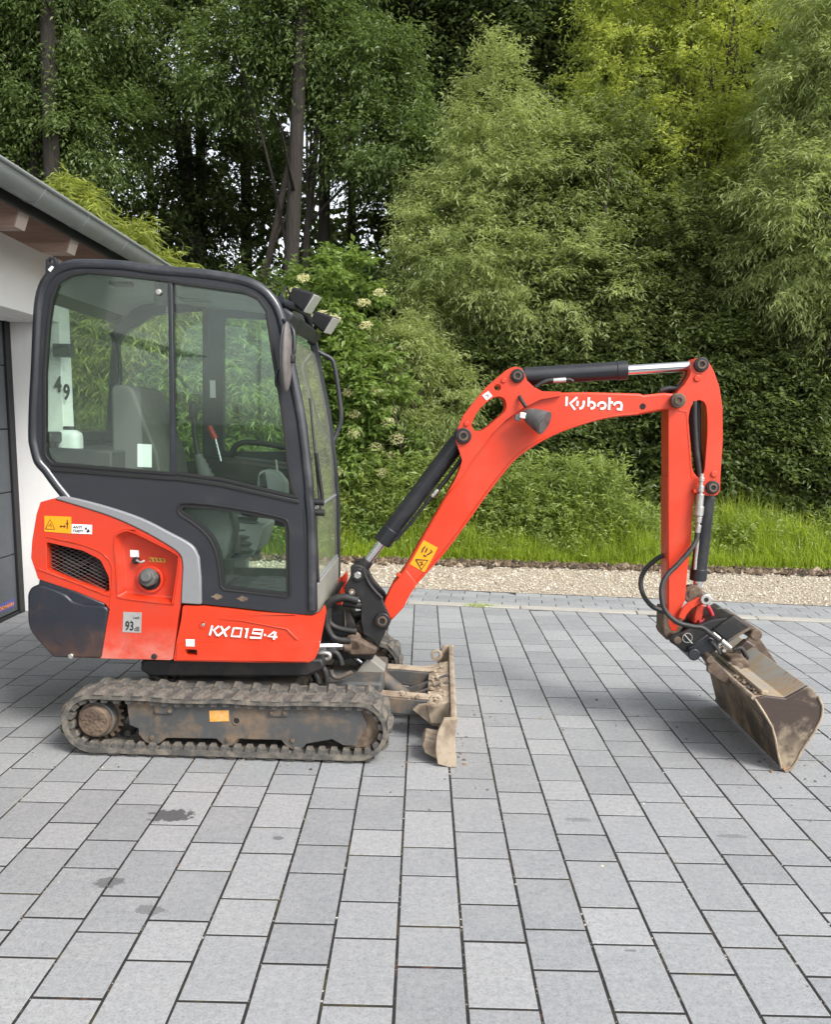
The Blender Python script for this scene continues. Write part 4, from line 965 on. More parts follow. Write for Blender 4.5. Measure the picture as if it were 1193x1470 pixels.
prism('window_glass', clip_x(gi, xd - 0.02, False), YC + 0.022, YC + 0.026, M['glass'], cabf, bevel=0)
prism('window_glass', inset(lwp, 0.002), YC + 0.010, YC + 0.014, M['glass'], cabf, bevel=0)
dv = ats([(240.5, 401), (247, 402), (251, 684), (244, 682)], YC); dvp = prism('sliding_bar', dv, YC - 0.004, YC + 0.03, M['navy'], cabf, bevel=0.004)
prism('latch', ats([(222, 404), (240, 406), (240, 440), (226, 440), (220, 430)], YC + 0.02), YC + 0.018, YC + 0.03, M['black'], dvp, bevel=0.004)
lx, lz = at(227, 419, YC); cyl('latch_screw', (lx, YC - 0.002, lz), (lx, YC + 0.02, lz), 0.013, M['steel'], dvp, None, 20, 0.003)
prism('window_lip', ats(z1([(292, 1258), (980, 1312)]) + z4p([(90, 38), (350, 75), (790, 172), (790, 150), (350, 52), (90, 14)]) + z1([(980, 1290), (294, 1232)]), YC), YC - 0.007, YC + 0.004, M['rubber'], cabf, bevel=0.003)
# panel crease under the window and rust scabs at the sill
for q in ((325, 702), (470, 714)):
    c = at(*zm([q], 230, 680, 3.976)[0], YC); pts = [(c[0] + (0.026 + 0.008 * math.sin(5 * t + q[0])) * math.cos(t), c[1] + (0.012 + 0.004 * math.cos(4 * t)) * math.sin(t)) for t in [2 * math.pi * i / 16 for i in range(16)]]
    prism('rust_scab', pts, YC - 0.0025, YC, M['rusty'], cabf, bevel=0.001)
for P in ([(812, 200), (826, 500), (830, 800), (836, 800), (832, 500), (818, 200)],):
    prism('pillar_seam', ats(z4p(P), YC), YC - 0.0015, YC + 0.001, M['rubber'], cabf, bevel=0)
# front: windscreen between the pillars
fpx = z2([(765, 480), (800, 640), (840, 830), (870, 1000), (908, 1340)]) + z4p([(868, 120), (880, 250)])
fp = shift_in(ats(fpx, YC), 0.014)
ws = strip('windscreen', fp, -0.435, 0.435, 0.005, M['glass_dusty'], cabf)
fp2 = shift_in(ats(z4p([(880, 250), (886, 500), (888, 640)]), YC), 0.014); strip('lower_windscreen', fp2, -0.435, 0.435, 0.005, M['glass_dusty'], cabf)
fx0, fz0 = fp[-1]; box('screen_bar', (fx0 - 0.004, 0, fz0 + 0.03), (0.014, 0.87, 0.012), M['trim'], cabf, 0.003)
fx1, fz1 = fp2[-1]; box('screen_bar', (fx1 - 0.002, 0, fz1), (0.018, 0.87, 0.016), M['trim'], cabf, 0.003)
box('front_kick_panel', (fx1 + 0.0, 0, fz1 - 0.11), (0.02, 0.9, 0.21), painted('dusty grey kick panel', (0.24, 0.235, 0.21), 0.6, 0, 0.1, (0.33, 0.29, 0.22), 0.5, 0.7, 6), cabf, 0.006)
hx, hz = rl[-2]; box('front_header', (hx - 0.005, 0, hz + 0.0), (0.06, 0.88, 0.07), M['navy'], cabf, 0.012, Matrix.Rotation(rad(30), 3, 'Y'))
prism('front_guard', ats([(458, 872), (468, 856), (487, 835), (491, 838), (491, 884), (470, 892)], 0.42), 0.42, 0.48, M['orange'], EX, bevel=0.006)
# wiper on the near side of the screen
wp = [at3(448, 650, -0.34), at3(455, 700, -0.34), at3(457, 722, -0.34)]
tube('wiper', [Vector((v.x + 0.02, v.y, v.z)) for v in wp], 0.008, M['rubber'], cabf, 8)
tube('wiper_arm', [Vector((fp[2][0] + 0.02, -0.25, fp[2][1])), Vector((fp[-1][0] + 0.025, -0.36, fp[-1][1] + 0.02))], 0.006, M['rubber'], cabf, 8, 0)
for (px, py) in ((451, 722), (452, 737)):
    x, z = at(px, py, YC); cyl('hinge', (x - 0.01, -0.44, z), (x + 0.04, -0.44, z), 0.016, M['black'], cabf, None, 12, 0.003)
tube('side_rod', [at3(453, 740, -0.455), at3(455, 800, -0.455), at3(457, 836, -0.455)], 0.007, M['rubber'], cabf, 8)
# mirror, lamps, grab rail
mir = at3(411, 513, -0.56)
def ellipsoid(name, c, s, mat, parent, rot=None):
    bm = bmesh.new(); bmesh.ops.create_uvsphere(bm, u_segments=24, v_segments=14, radius=1)
    for v in bm.verts:
        v.co = Vector((v.co.x * s[0], v.co.y * s[1], v.co.z * s[2])); 
        if rot: v.co = rot @ v.co
        v.co += Vector(c)
    return from_bm(name, bm, mat, parent, 0, True, ang=80)
M['mirror'] = painted('worn grey mirror shell', (0.10, 0.09, 0.085), 0.55, 0, 0.2, (0.17, 0.155, 0.145), 0.5, 0.6, 20)
mo = ellipsoid('mirror', mir, (0.024, 0.07, 0.155), M['mirror'], EX, Matrix.Rotation(rad(1), 3, 'Y'))
ellipsoid('mirror_glass', mir + Vector((-0.008, 0.008, 0)), (0.02, 0.063, 0.145), M['lens'], mo)
tube('mirror_arm', [at3(404, 458, -0.47), at3(413, 465, -0.52), at3(421, 476, -0.54), at3(422, 500, -0.55), at3(419, 514, -0.55)], 0.009, M['navy'], mo, 10)
box('mirror_clamp', at3(416, 515, -0.56), (0.045, 0.05, 0.036), M['black'], mo, 0.006)
tube('mirror_loop', [at3(399, 530, -0.48), at3(396, 540, -0.49), at3(396, 552, -0.49), at3(401, 558, -0.48)], 0.006, M['navy'], cabf, 8)
bar = tube('lamp_bar', [at3(402, 430, -0.42), at3(410, 436, -0.36), Vector((at(410, 436, -0.36)[0] + 0.035, 0.0, at(410, 436, -0.36)[1] + 0.005)), at3(445, 480, 0.40), at3(446, 492, 0.44)], 0.02, M['navy'], EX, 12)
def lamp(px, py, Y, yaw, w=0.105, tilt=16):
    c = at3(px, py, Y); R_ = Matrix.Rotation(rad(yaw), 3, 'Z') @ Matrix.Rotation(rad(tilt), 3, 'Y')
    bm = bmesh.new(); add_box(bm, (0, 0, 0), (w, 0.105, 0.105))
    for v in bm.verts:
        if v.co.x < 0: v.co.y *= 0.62; v.co.z *= 0.62
        else: v.co.x += 0.016 * (1 if v.co.z > 0 else -0.3)
        v.co = R_ @ v.co + c
    L = from_bm('work_lamp', bm, M['rubber'], EX, 0.012, True, 3)
    bm = bmesh.new(); add_box(bm, (w / 2 + 0.006, 0, 0.0), (0.006, 0.098, 0.095), Matrix.Rotation(rad(9), 3, 'Y'))
    for v in bm.verts: v.co = R_ @ v.co + c
    from_bm('lamp_lens', bm, M['lens'], L, 0.003)
    tube('lamp_bracket', [c + R_ @ Vector((-0.02, 0, -0.04)), c + R_ @ Vector((-0.03, 0, -0.075)), c + R_ @ Vector((-0.06, 0, -0.085))], 0.011, M['black'], L, 8)
    return L
lamp(433, 429, -0.25, -12, 0.11, 26); lamp(463, 461, 0.30, -16, 0.11, 26)
tube('cable', [at3(401, 428, -0.4), at3(407, 418, -0.34), at3(411, 412, -0.3), at3(416, 422, -0.28), at3(424, 436, -0.26)], 0.005, M['rubber'], bar, 6)
tube('grab_rail', [at3(455, 504, 0.46), at3(462, 508, 0.47), at3(476, 516, 0.48), at3(481, 530, 0.48), at3(487, 570, 0.48), at3(489.5, 600, 0.48), at3(484, 620, 0.48), at3(476, 638, 0.46)], 0.013, M['navy'], EX, 10)
for (px, py) in ((482, 718), (486, 789)):
    x, z = at(px, py, 0.47); cyl('far_hinge', (x - 0.02, 0.46, z), (x + 0.01, 0.46, z), 0.016, M['rubber'], cabf2, None, 12, 0.003)
ex_, ez_ = at(74, 380, -0.40); 
prism('lifting_eye', ats([(66, 396), (66, 374), (72, 369), (80, 370), (84, 380), (84, 396)], -0.40), -0.41, -0.39, M['navy'], cabf, [circ(ex_, ez_ + 0.012, 0.011, 14)], bevel=0.003)
prism('tape', ats(z1([(278, 110), (300, 88), (312, 96), (292, 124)]), YC), YC - 0.012, YC - 0.009, M['white'], cabf, bevel=0)

# ---- cab interior
IN = EX
fl = at(420, 835, -0.1)
flz = 0.66
prism('cab_floor', [(-0.32, flz - 0.05), (0.42, flz - 0.05), (0.42, flz), (-0.32, flz)], -0.43, 0.43, M['greyp'], IN, bevel=0.004)
flo = prism('floor_mat', [(-0.02, flz + 0.001), (0.40, flz + 0.001), (0.40, flz + 0.012), (-0.02, flz + 0.012)], -0.38, 0.38, M['rubber'], IN, bevel=0.003)
for k in range(14): 
    bm = bmesh.new(); add_box(bm, (0.19, -0.35 + k * 0.052, flz + 0.016), (0.40, 0.016, 0.012)); from_bm('mat_rib', bm, M['greyp'], flo, 0.003)
hbx = max(p_[0] for p_ in hood)
box('rear_bulkhead', (hbx + 0.012, 0, 0.76), (0.012, 0.86, 0.5), M['greyp'], IN, 0.003)
box('inner_sill', (0.10, 0.425, 0.655), (0.72, 0.016, 0.15), M['greyp'], IN, 0.003)
seat_b = ats([(164, 560), (168, 553), (186, 553), (196, 560), (214, 610), (230, 650), (236, 690), (236, 735), (168, 735)], -0.18)
st = prism('seat', c2(fillet([(seat_b[0][0] - 0.01, 0.98), (seat_b[0][0] - 0.01, 1.08), (seat_b[0][0] + 0.5, 1.10), (seat_b[0][0] + 0.55, 1.04), (seat_b[0][0] + 0.52, 0.97)], 0.03), 1, True), -0.24, 0.24, M['greyp'], IN, bevel=0.03, seg=4)
M['seatvinyl'] = painted('grey brown seat vinyl', (0.095, 0.090, 0.084), 0.55, 0, 0.06, (0.13, 0.122, 0.115), 0.6, 0.4, 8)
prism('seat_back', fillet(seat_b, 0.02, 3), -0.23, 0.23, M['seatvinyl'], st, bevel=0.035, seg=4)
prism('seat_base', ats([(175, 735), (300, 745), (300, 800), (175, 800)], -0.2), -0.22, 0.22, M['black'], st, bevel=0.02)
tube('seat_belt', [at3(160, 480, 0.25), at3(168, 500, 0.15), at3(172, 530, -0.05), at3(170, 556, -0.1)], 0.012, M['rubber'], st, 8)
prism('rear_console', ats([(66, 642), (160, 648), (160, 720), (112, 715)], -0.40), -0.40, 0.40, M['black'], IN, bevel=0.01)
cl = prism('far_console', ats([(236, 668), (312, 655), (425, 668), (430, 735), (236, 735)], 0.34), 0.26, 0.42, M['black'], IN, bevel=0.02)
bel = [];
bz = at3(285, 690, -0.05)
def bellows(name, base, top, r0, r1, n, mat, parent):
    bm = bmesh.new(); base = Vector(base); top = Vector(top); pts, rs = [], []
    for i in range(n * 2 + 1):
        t = i / (n * 2); pts.append(base.lerp(top, t)); r = r0 + (r1 - r0) * t; rs.append(r if i % 2 == 0 else r * 0.82)
    add_tube(bm, pts, rs, 18); return from_bm(name, bm, mat, parent, 0, True, ang=60)
co = prism('near_console', ats([(240, 700), (330, 705), (340, 760), (330, 800), (250, 800)], -0.30), -0.40, -0.22, M['greyp'], IN, bevel=0.02)
b1 = bellows('joystick_boot', at3(300, 700, -0.1), at3(285, 655, -0.02), 0.055, 0.024, 6, M['greyp'], IN)
tube('joystick', [at3(285, 655, -0.02), at3(280, 630, -0.01), at3(278, 600, 0.0)], 0.015, M['rubber'], b1, 10)
ellipsoid('joystick_grip', at3(277, 590, 0.0), (0.024, 0.024, 0.05), M['rubber'], b1)
lv = tube('lever', [at3(317, 662, 0.1), at3(309, 630, 0.1)], 0.0065, M['chrome'], IN, 8, 0)
tube('lever_grip', [at3(309, 630, 0.1), at3(305, 622, 0.1), at3(300, 612, 0.1)], 0.015, M['red'], lv, 10, 0)
tube('door_grab_bar', [at3(331, 665, 0.40), at3(335, 645, 0.38), at3(350, 635, 0.38), at3(385, 638, 0.38), at3(420, 645, 0.38)], 0.016, M['rubber'], IN, 10)
prism('door_pocket', ats([(335, 655), (425, 665), (428, 700), (335, 695)], 0.42), 0.41, 0.434, M['greyp'], IN, bevel=0.01)
pod = prism('control_pod', fillet(ats([(374, 678), (382, 673), (400, 677), (412, 692), (412, 715), (370, 712)], -0.28), 0.015), -0.34, -0.22, M['lightgrey'], IN, bevel=0.015)
tube('pod_lever', [at3(398, 680, -0.28), at3(397, 668, -0.28), at3(396, 660, -0.28)], 0.006, M['steel'], pod, 8, 0)
prism('pod_grip', ats([(373, 682), (380, 677), (384, 700), (374, 702)], -0.345), -0.36, -0.342, M['rubber'], pod, bevel=0.004)
bellows('pedal_boot', at3(352, 800, -0.15), at3(352, 742, -0.12), 0.085, 0.07, 6, M['greyp'], IN)
prism('seat_riser', fillet(ats([(300, 742), (385, 752), (372, 790), (356, 800), (318, 800), (316, 770)], -0.1), 0.02), -0.2, 0.1, M['lightgrey'], IN, bevel=0.02)
prism('riser_box', ats([(314, 770), (345, 770), (345, 795), (316, 795)], -0.22), -0.23, -0.1, M['greyp'], IN, bevel=0.01)
for (P, mat) in (([(96, 400), (130, 398), (110, 414), (98, 414)], 'rubber'), ([(160, 436), (185, 425), (200, 428), (175, 442)], 'greyp')):
    q = ats(P, -0.1)
xh, zh = shift_in(rl[5:-2], 0.07)[4]
box('ceiling_lamp', (xh - 0.08, -0.28, zh + 0.0), (0.10, 0.07, 0.02), M['rubber'], IN, 0.006)
box('ceiling_speaker', (xh + 0.16, 0.1, zh - 0.01), (0.16, 0.12, 0.02), M['greyp'], IN, 0.008)
prism('post_label', ats([(301, 546), (309, 546), (309.5, 571), (301.5, 571)], 0.435), 0.432, 0.434, M['white'], cabf2, bevel=0)
prism('window_sticker', ats([(197, 637), (217.5, 638), (217.5, 671), (197, 670)], YC + 0.034), YC + 0.032, YC + 0.0335, M['white'], cabf, bevel=0)

# ---- swing bracket, hoses
BY = -0.03                                   # mid-plane of boom and arm
z7 = lambda P, Y: ats(zm(P, 440, 780, 4.588), Y)
Yn = BY - 0.10
sbp = z7([(288, 152), (310, 140), (360, 146), (378, 172), (402, 240), (440, 300), (500, 366), (520, 420), (556, 500), (540, 545), (468, 692), (440, 640), (372, 600), (356, 520), (356, 385), (330, 350), (250, 332), (248, 290), (270, 250), (290, 215)], Yn)
sb = prism('swing_bracket', sbp, Yn, Yn + 0.035, M['black'], EX, bevel=0.006)
prism('swing_bracket', sbp, BY + 0.065, BY + 0.10, M['black'], EX, bevel=0.006)
prism('bracket_web', z7([(500, 395), (520, 420), (500, 560), (400, 600), (380, 420)], BY), BY - 0.066, BY + 0.066, M['black'], sb, bevel=0.004)
tube('bracket_rib', [Vector((p[0], Yn - 0.004, p[1])) for p in z7([(372, 165), (392, 225), (430, 290), (498, 362)], Yn)], 0.010, M['black'], sb, 8)
def pin(px, py, r, y0, y1, parent, mat='black', cap='rusty', n=20):
    x, z = at(px, py, y0); p = cyl('pin', (x, y0 - 0.012, z), (x, y1 + 0.012, z), r, M[mat], parent, None, n, 0.004)
    cyl('pin_nut', (x, y0 - 0.022, z), (x, y0 - 0.010, z), r * 0.55, M[cap], p if False else parent, None, 6, 0.002); return x, z
pin(*zm([(338, 206)], 440, 780, 4.588)[0], 0.036, Yn, BY + 0.10, sb, 'black', 'steel')
pin(*zm([(297, 322)], 440, 780, 4.588)[0], 0.018, Yn, Yn + 0.04, sb, 'rusty', 'steel')
# swing post and king pin between bracket and house
prism('swing_post', z7([(90, 560), (140, 420), (300, 430), (360, 560), (440, 640), (470, 690), (440, 740), (300, 730), (230, 750), (90, 700)], 0), -0.09, 0.09, M['black'], EX, bevel=0.01)
kp = at3(*zm([(310, 620)], 440, 780, 4.588)[0], -0.12)
cyl('king_pin', (kp.x, BY, kp.z - 0.05), (kp.x, BY, kp.z + 0.06), 0.055, M['rusty'], EX, None, 28, 0.008)
cyl('king_pin_collar', (kp.x, BY - 0.07, kp.z + 0.0), (kp.x, BY - 0.14, kp.z - 0.03), 0.04, M['rusty'], EX, None, 20, 0.008)
prism('lower_lug', z7([(230, 640), (330, 620), (400, 660), (470, 690), (450, 735), (300, 740), (240, 700)], -0.15), -0.16, -0.05, M['rusty'], EX, bevel=0.012)
sr = cyl('swing_rod', at3(*zm([(70, 678)], 440, 780, 4.588)[0], -0.2), at3(*zm([(240, 674)], 440, 780, 4.588)[0], -0.16), 0.023, M['chrome'], EX, None, 20, 0.002)
cyl('rod_eye', at3(*zm([(236, 674)], 440, 780, 4.588)[0], -0.16), at3(*zm([(290, 672)], 440, 780, 4.588)[0], -0.15), 0.034, M['rusty'], sr, None, 20, 0.006)
hz_ = lambda P, y: [at3(*q, y) for q in zm(P, 440, 780, 4.588)]
tube('hose', hz_([(130, 410), (180, 372), (250, 356), (340, 378)], -0.16), 0.022, M['hose'], EX)
tube('hose', hz_([(240, 392), (300, 402), (360, 410)], -0.12), 0.020, M['hose'], EX)
for dy, a in ((0.0, 0), (0.06, 22), (0.12, 44)):
    tube('hose', hz_([(110, 500 + a), (200, 490 + a * 0.8), (290, 475 + a * 0.7), (370, 462 + a * 0.6)], -0.02 + dy), 0.019, M['hose'], EX)
tube('hose', hz_([(130, 400), (128, 480), (140, 560), (180, 622), (250, 640), (290, 640)], -0.18), 0.017, M['hose'], EX)
tube('hose', hz_([(150, 420), (146, 500), (170, 540), (230, 565), (330, 580)], -0.14), 0.016, M['hose'], EX)
tube('hose', hz_([(60, 740), (100, 722), (148, 730), (140, 760), (70, 765)], -0.30), 0.012, M['steel'], EX)
tube('hose', hz_([(130, 720), (190, 720), (220, 760), (230, 800)], -0.20), 0.016, M['hose'], EX)
tube('hose', hz_([(160, 835), (170, 870), (210, 885), (270, 860), (300, 850)], -0.28), 0.012, M['frame'], EX)
tube('hose', hz_([(20, 800), (80, 800), (120, 840), (135, 905)], -0.34), 0.016, M['hose'], EX)
tube('hose', hz_([(0, 830), (40, 840), (70, 880), (80, 920)], -0.34), 0.014, M['hose'], EX)
cyl('cable_tie', hz_([(250, 440)], -0.1)[0], hz_([(256, 560)], -0.1)[0], 0.004, M['rusty'], EX, None, 6, 0)

# ---- boom
zA = lambda P: zm(P, 500, 500, 3.977); zB = lambda P: zm(P, 720, 490, 3.509); z7p = lambda P: zm(P, 440, 780, 4.588)
Yb = BY - 0.075
lower = [(1193, 480), (1000, 610), (900, 700), (800, 830), (700, 970), (560, 1160), (400, 1340), (350, 1412)]
low_px = zB([(690, 372), (560, 385), (450, 410), (300, 460), (180, 520), (80, 590)]) + zA([(900, 702), (800, 830), (700, 970), (560, 1160), (400, 1340), (350, 1412)])
low_px = [(p.x, p.y) for p in catmull([Vector((*p, 0)) for p in low_px], 3)]
foot = z7p([(640, 420), (562, 505), (540, 540), (510, 552), (480, 545), (462, 520), (464, 488), (478, 462)])
up_main = zA([(215, 1420), (250, 1350), (320, 1258), (450, 1030), (610, 750)]) + [(p.x, p.y) for p in catmull([Vector((*p, 0)) for p in zA([(700, 610), (760, 530), (820, 460), (900, 385), (1000, 318), (1100, 272), (1193, 252)])], 3)]
top_r = zB([(450, 256), (700, 263), (716, 270), (820, 259), (888, 265), (918, 285), (926, 305), (915, 330), (888, 342), (820, 347)])
boom_px = foot + up_main + top_r + low_px
boomp = ats(boom_px, Yb)
bx, bz2 = at(*zB([(713, 328)])[0], Yb)
boom = prism('boom', boomp, Yb, BY + 0.075, M['orange'], EX, [], 0.010)
cyl('boom_hole_shade', (bx, Yb - 0.0015, bz2), (bx, Yb + 0.01, bz2), 0.015, M['dark'], boom, None, 20, 0)  # no hole cut: dark disc painted as its inner shade
ear_px = zA([(560, 838), (611, 750), (640, 680), (650, 640), (635, 590), (612, 525), (612, 495), (622, 470), (660, 382), (740, 280), (800, 210), (900, 126), (930, 110), (962, 104), (990, 114), (1008, 145), (1022, 185), (1062, 222), (1110, 246), (1190, 247)]) + zB([(300, 254), (300, 275)]) + zA([(1100, 292), (1000, 340), (900, 410), (820, 490), (700, 650), (640, 745)])
slot = ats([(p.x, p.y) for p in catmull([Vector((*p, 0)) for p in zA([(706, 432), (740, 360), (800, 300), (850, 275), (890, 285), (903, 320), (895, 360), (840, 410), (775, 462), (735, 472), (715, 462)])], 3, True)], BY - 0.10)
earp = ats(ear_px, BY - 0.10)
hx2, hz2 = at(*zA([(853, 223)])[0], BY - 0.10)
for y0, y1 in ((BY - 0.10, BY - 0.0755), (BY + 0.0755, BY + 0.10)):
    ear = prism('boom_side_plate', earp, y0, y1, M['orange'], EX, [slot, circ(hx2, hz2, 0.017, 14)], 0.005)
    if y0 < BY - 0.05: E1 = ear
# raised rim on the lower flange of the boom and patch weld near the foot
tube('boom_flange', [Vector((p[0], Yb - 0.001, p[1])) for p in shift_in(ats(low_px, Yb), 0.008)], 0.007, M['orange'], boom, 8, 1)
prism('foot_doubler', ats(zA([(330, 1262), (395, 1342), (350, 1408)]) + z7p([(640, 420), (570, 495), (480, 460)]) + zA([(215, 1425), (250, 1352)]), Yb), Yb - 0.012, Yb - 0.0005, M['orange'], boom, bevel=0.005)
prism('hose_tab', ats(zA([(272, 1290), (290, 1284), (306, 1290), (290, 1310)]), Yb), Yb - 0.01, Yb + 0.03, M['orange'], boom, bevel=0.003)
def boss(P, f, r, Y, y1, parent, mat='black'):
    x, z = at(*f([P])[0], Y); c = cyl('pin', (x, Y - 0.016, z), (x, y1 + 0.016, z), r, M[mat], parent, None, 28, 0.005)
    bm = bmesh.new(); add_prism(bm, circ(x, z, r * 0.62, 20), Y - 0.022, Y - 0.015, [circ(x, z, r * 0.36, 20)]); from_bm('pin_washer', bm, M['rusty'], parent, 0.002)
    return x, z
boss((500, 507), z7p, 0.042, Yn - 0.003, BY + 0.10, boom)
P_lift = boss((657, 500), zA, 0.040, BY - 0.10, BY + 0.10, boom)
P_armc = boss((966, 157), zA, 0.034, BY - 0.10, BY + 0.10, boom)
for f, P in ((zA, (675, 430)), (zA, (888, 183))):
    x, z = at(*f([P])[0], BY - 0.10); cyl('stop_tab', (x, BY - 0.108, z), (x, BY - 0.10, z), 0.013, M['orange'], E1, None, 12, 0.003)
prism('small_label', ats(zA([(765, 268), (800, 244), (824, 272), (790, 298)]), BY - 0.10), BY - 0.1018, BY - 0.1003, M['white'], E1, bevel=0)
strokes('print', [zA([(786, 272), (794, 264), (802, 270), (796, 280)])], BY - 0.1018, 0.004, M['ink'], E1)
d = prism('warning_label', ats(zA([(430, 1095), (512, 1138), (436, 1280), (352, 1232)]), Yb), Yb - 0.0018, Yb - 0.0003, M['yellow'], boom, bevel=0)
strokes('print', [zA(l) for l in ([(386, 1206), (454, 1210), (418, 1264), (386, 1206)], [(408, 1222), (424, 1218), (414, 1240), (428, 1232)], [(424, 1150), (440, 1130)], [(440, 1165), (452, 1140)], [(450, 1180), (480, 1160), (470, 1150)], [(430, 1180), (446, 1188)], [(420, 1165), (430, 1140)])], Yb - 0.0018, 0.0062, M['ink'], d)
# maker's lettering
def arc(cx, cy, rx, ry, a0, a1, n=9): return [(cx + rx * math.cos(rad(a0 + (a1 - a0) * i / n)), cy + ry * math.sin(rad(a0 + (a1 - a0) * i / n))) for i in range(n + 1)]
KB = [[(150, 103), (145, 246)], [(314, 112), (204, 206), (280, 304)], [(320, 168), (313, 248)], [(416, 166), (410, 235), (392, 272), (348, 288)],
      [(496, 112), (486, 256)], [(492, 196), (540, 184), (580, 208), (588, 240), (570, 276), (520, 290)],
      [(634, 256), (645, 218), (672, 196), (705, 190), (740, 206), (754, 240), (740, 274), (708, 292), (672, 290)],
      [(816, 116), (808, 308)], [(806, 190), (868, 192)],
      [(884, 240), (902, 208), (935, 192), (972, 192), (996, 206), (1002, 240), (995, 306)], [(930, 296), (1012, 300)]]
strokes('maker_lettering', [zm(l, 800, 560, 10.845) for l in KB], Yb, 0.0112, M['decalwhite'], boom)
# boom work lamp
lp = at3(*zA([(1072, 400)])[0], Yb - 0.06)
bm = bmesh.new()
pA = at3(*zA([(1010, 372)])[0], Yb - 0.05); pB = at3(*zA([(1118, 425)])[0], Yb - 0.10); dd = (pB - pA).normalized()
add_tube(bm, [pA - dd * 0.01, pA, pA + dd * 0.03, pA + dd * 0.075, pA + dd * 0.115, pA + dd * 0.118, pA + dd * 0.108], [0.012, 0.024, 0.040, 0.053, 0.060, 0.053, 0.049], 24)
BL = from_bm('boom_lamp', bm, painted('dusty black lamp shell', (0.035, 0.035, 0.037), 0.5, 0, 0.2, (0.2, 0.19, 0.18), 0.5, 0.5, 12), EX, 0, True, ang=50)
cyl('lamp_lens', pA + dd * 0.104, pA + dd * 0.109, 0.048, M['lens'], BL, None, 24, 0)
tube('lamp_bracket', [at3(*zA([(978, 275)])[0], Yb - 0.03), at3(*zA([(992, 300)])[0], Yb - 0.05), at3(*zA([(1015, 335)])[0], Yb - 0.06)], 0.009, M['black'], BL, 10)
box('lamp_plug', at3(*zA([(1000, 384)])[0], Yb - 0.075), (0.035, 0.03, 0.028), M['white'], BL, 0.004, Matrix.Rotation(rad(10), 3, 'Y'))
box('lamp_socket', at3(*zA([(968, 396)])[0], Yb - 0.07), (0.03, 0.026, 0.030), M['greyp'], BL, 0.004, Matrix.Rotation(rad(10), 3, 'Y'))
# lift cylinder
p_top = Vector((P_lift[0], BY, P_lift[1])); x, z = at(*zm([(340, 206)], 440, 780, 4.588)[0], Yn); p_bot = Vector((x, BY, z)); d = (p_bot - p_top).normalized(); L = (p_bot - p_top).length
e_ = at(*zA([(190, 1108)])[0], BY - 0.04); Lb = (Vector((e_[0], BY, e_[1])) - p_top).dot(d)
lc = cyl('lift_cylinder', p_top + d * 0.03, p_top + d * Lb, 0.046, M['cyl'], EX, None, 32, 0.004)
cyl('gland', p_top + d * (Lb - 0.085), p_top + d * (Lb + 0.006), 0.049, M['cyl'], lc, None, 32, 0.004)
cyl('rod', p_top + d * Lb, p_bot - d * 0.03, 0.023, M['chrome'], lc, None, 24, 0)
cyl('rod_eye', p_bot + Vector((0, -0.055, 0)), p_bot + Vector((0, 0.055, 0)), 0.042, M['black'], lc, None, 24, 0.004); cyl('rod_neck', p_bot - d * 0.075, p_bot - d * 0.02, 0.030, M['black'], lc, 0.034, 20, 0.003)
cyl('barrel_eye', p_top + Vector((0, -0.06, 0)), p_top + Vector((0, 0.06, 0)), 0.048, M['cyl'], lc, None, 24, 0.004)
nrm = Vector((-d.z, 0, d.x)) * -1
if nrm.x < 0: nrm = -nrm
hl = lambda t, o: p_top + d * (Lb * t) + nrm * o + Vector((0, -0.02, 0))
tube('cylinder_hose', [hl(0.02, 0.062), hl(0.25, 0.068), hl(0.45, 0.066)], 0.011, M['hose'], lc, 8); tube('cylinder_pipe', [hl(0.45, 0.062), hl(0.58, 0.06), hl(0.75, 0.058), hl(0.90, 0.05), hl(0.94, 0.04)], 0.008, M['cyl'], lc, 8)
cyl('hose_fitting', hl(0.43, 0.066), hl(0.50, 0.063), 0.0135, M['steel'], lc, None, 10, 0.002)
# arm cylinder
p0 = Vector((P_armc[0], BY, P_armc[1])); x, z = at(*zB([(1005, 118)])[0], BY - 0.08); p1 = Vector((x, BY, z)); d = (p1 - p0).normalized()
e_ = at(*zB([(627, 140)])[0], BY); Lb = (Vector((e_[0], BY, e_[1])) - p0).dot(d)
ac = cyl('arm_cylinder', p0 + d * 0.04, p0 + d * Lb, 0.045, M['cyl'], EX, None, 32, 0.004)
cyl('rod', p0 + d * Lb, p1 - d * 0.03, 0.025, M['chrome'], ac, None, 24, 0); cyl('gland', p0 + d * (Lb - 0.05), p0 + d * (Lb + 0.005), 0.0475, M['cyl'], ac, None, 32, 0.004)
cyl('rod_eye', p1 + Vector((0, -0.05, 0)), p1 + Vector((0, 0.05, 0)), 0.036, M['black'], ac, None, 24, 0.004); cyl('barrel_eye', p0 + Vector((0, -0.06, 0)), p0 + Vector((0, 0.06, 0)), 0.045, M['cyl'], ac, None, 24, 0.004)
tube('cylinder_hose', [at3(*q, BY - 0.05) for q in zB([(172, 232), (200, 212), (235, 198), (262, 197)])], 0.011, M['hose'], ac, 8)
cyl('hose_fitting', at3(*zB([(260, 198)])[0], BY - 0.05), at3(*zB([(325, 194)])[0], BY - 0.05), 0.013, M['steel'], ac, None, 10, 0.002)
tube('cylinder_hose', [at3(*q, BY - 0.05) for q in zB([(322, 194), (345, 193), (362, 204)])], 0.009, M['hose'], ac, 8)
tube('hose', [at3(*q, BY + 0.0) for q in zB([(800, 250), (840, 238), (890, 236), (930, 190), (950, 140)])], 0.014, M['hose'], EX)
tube('hose', [at3(*q, BY + 0.04) for q in zB([(820, 258), (870, 246), (905, 225), (938, 175)])], 0.012, M['hose'], EX)

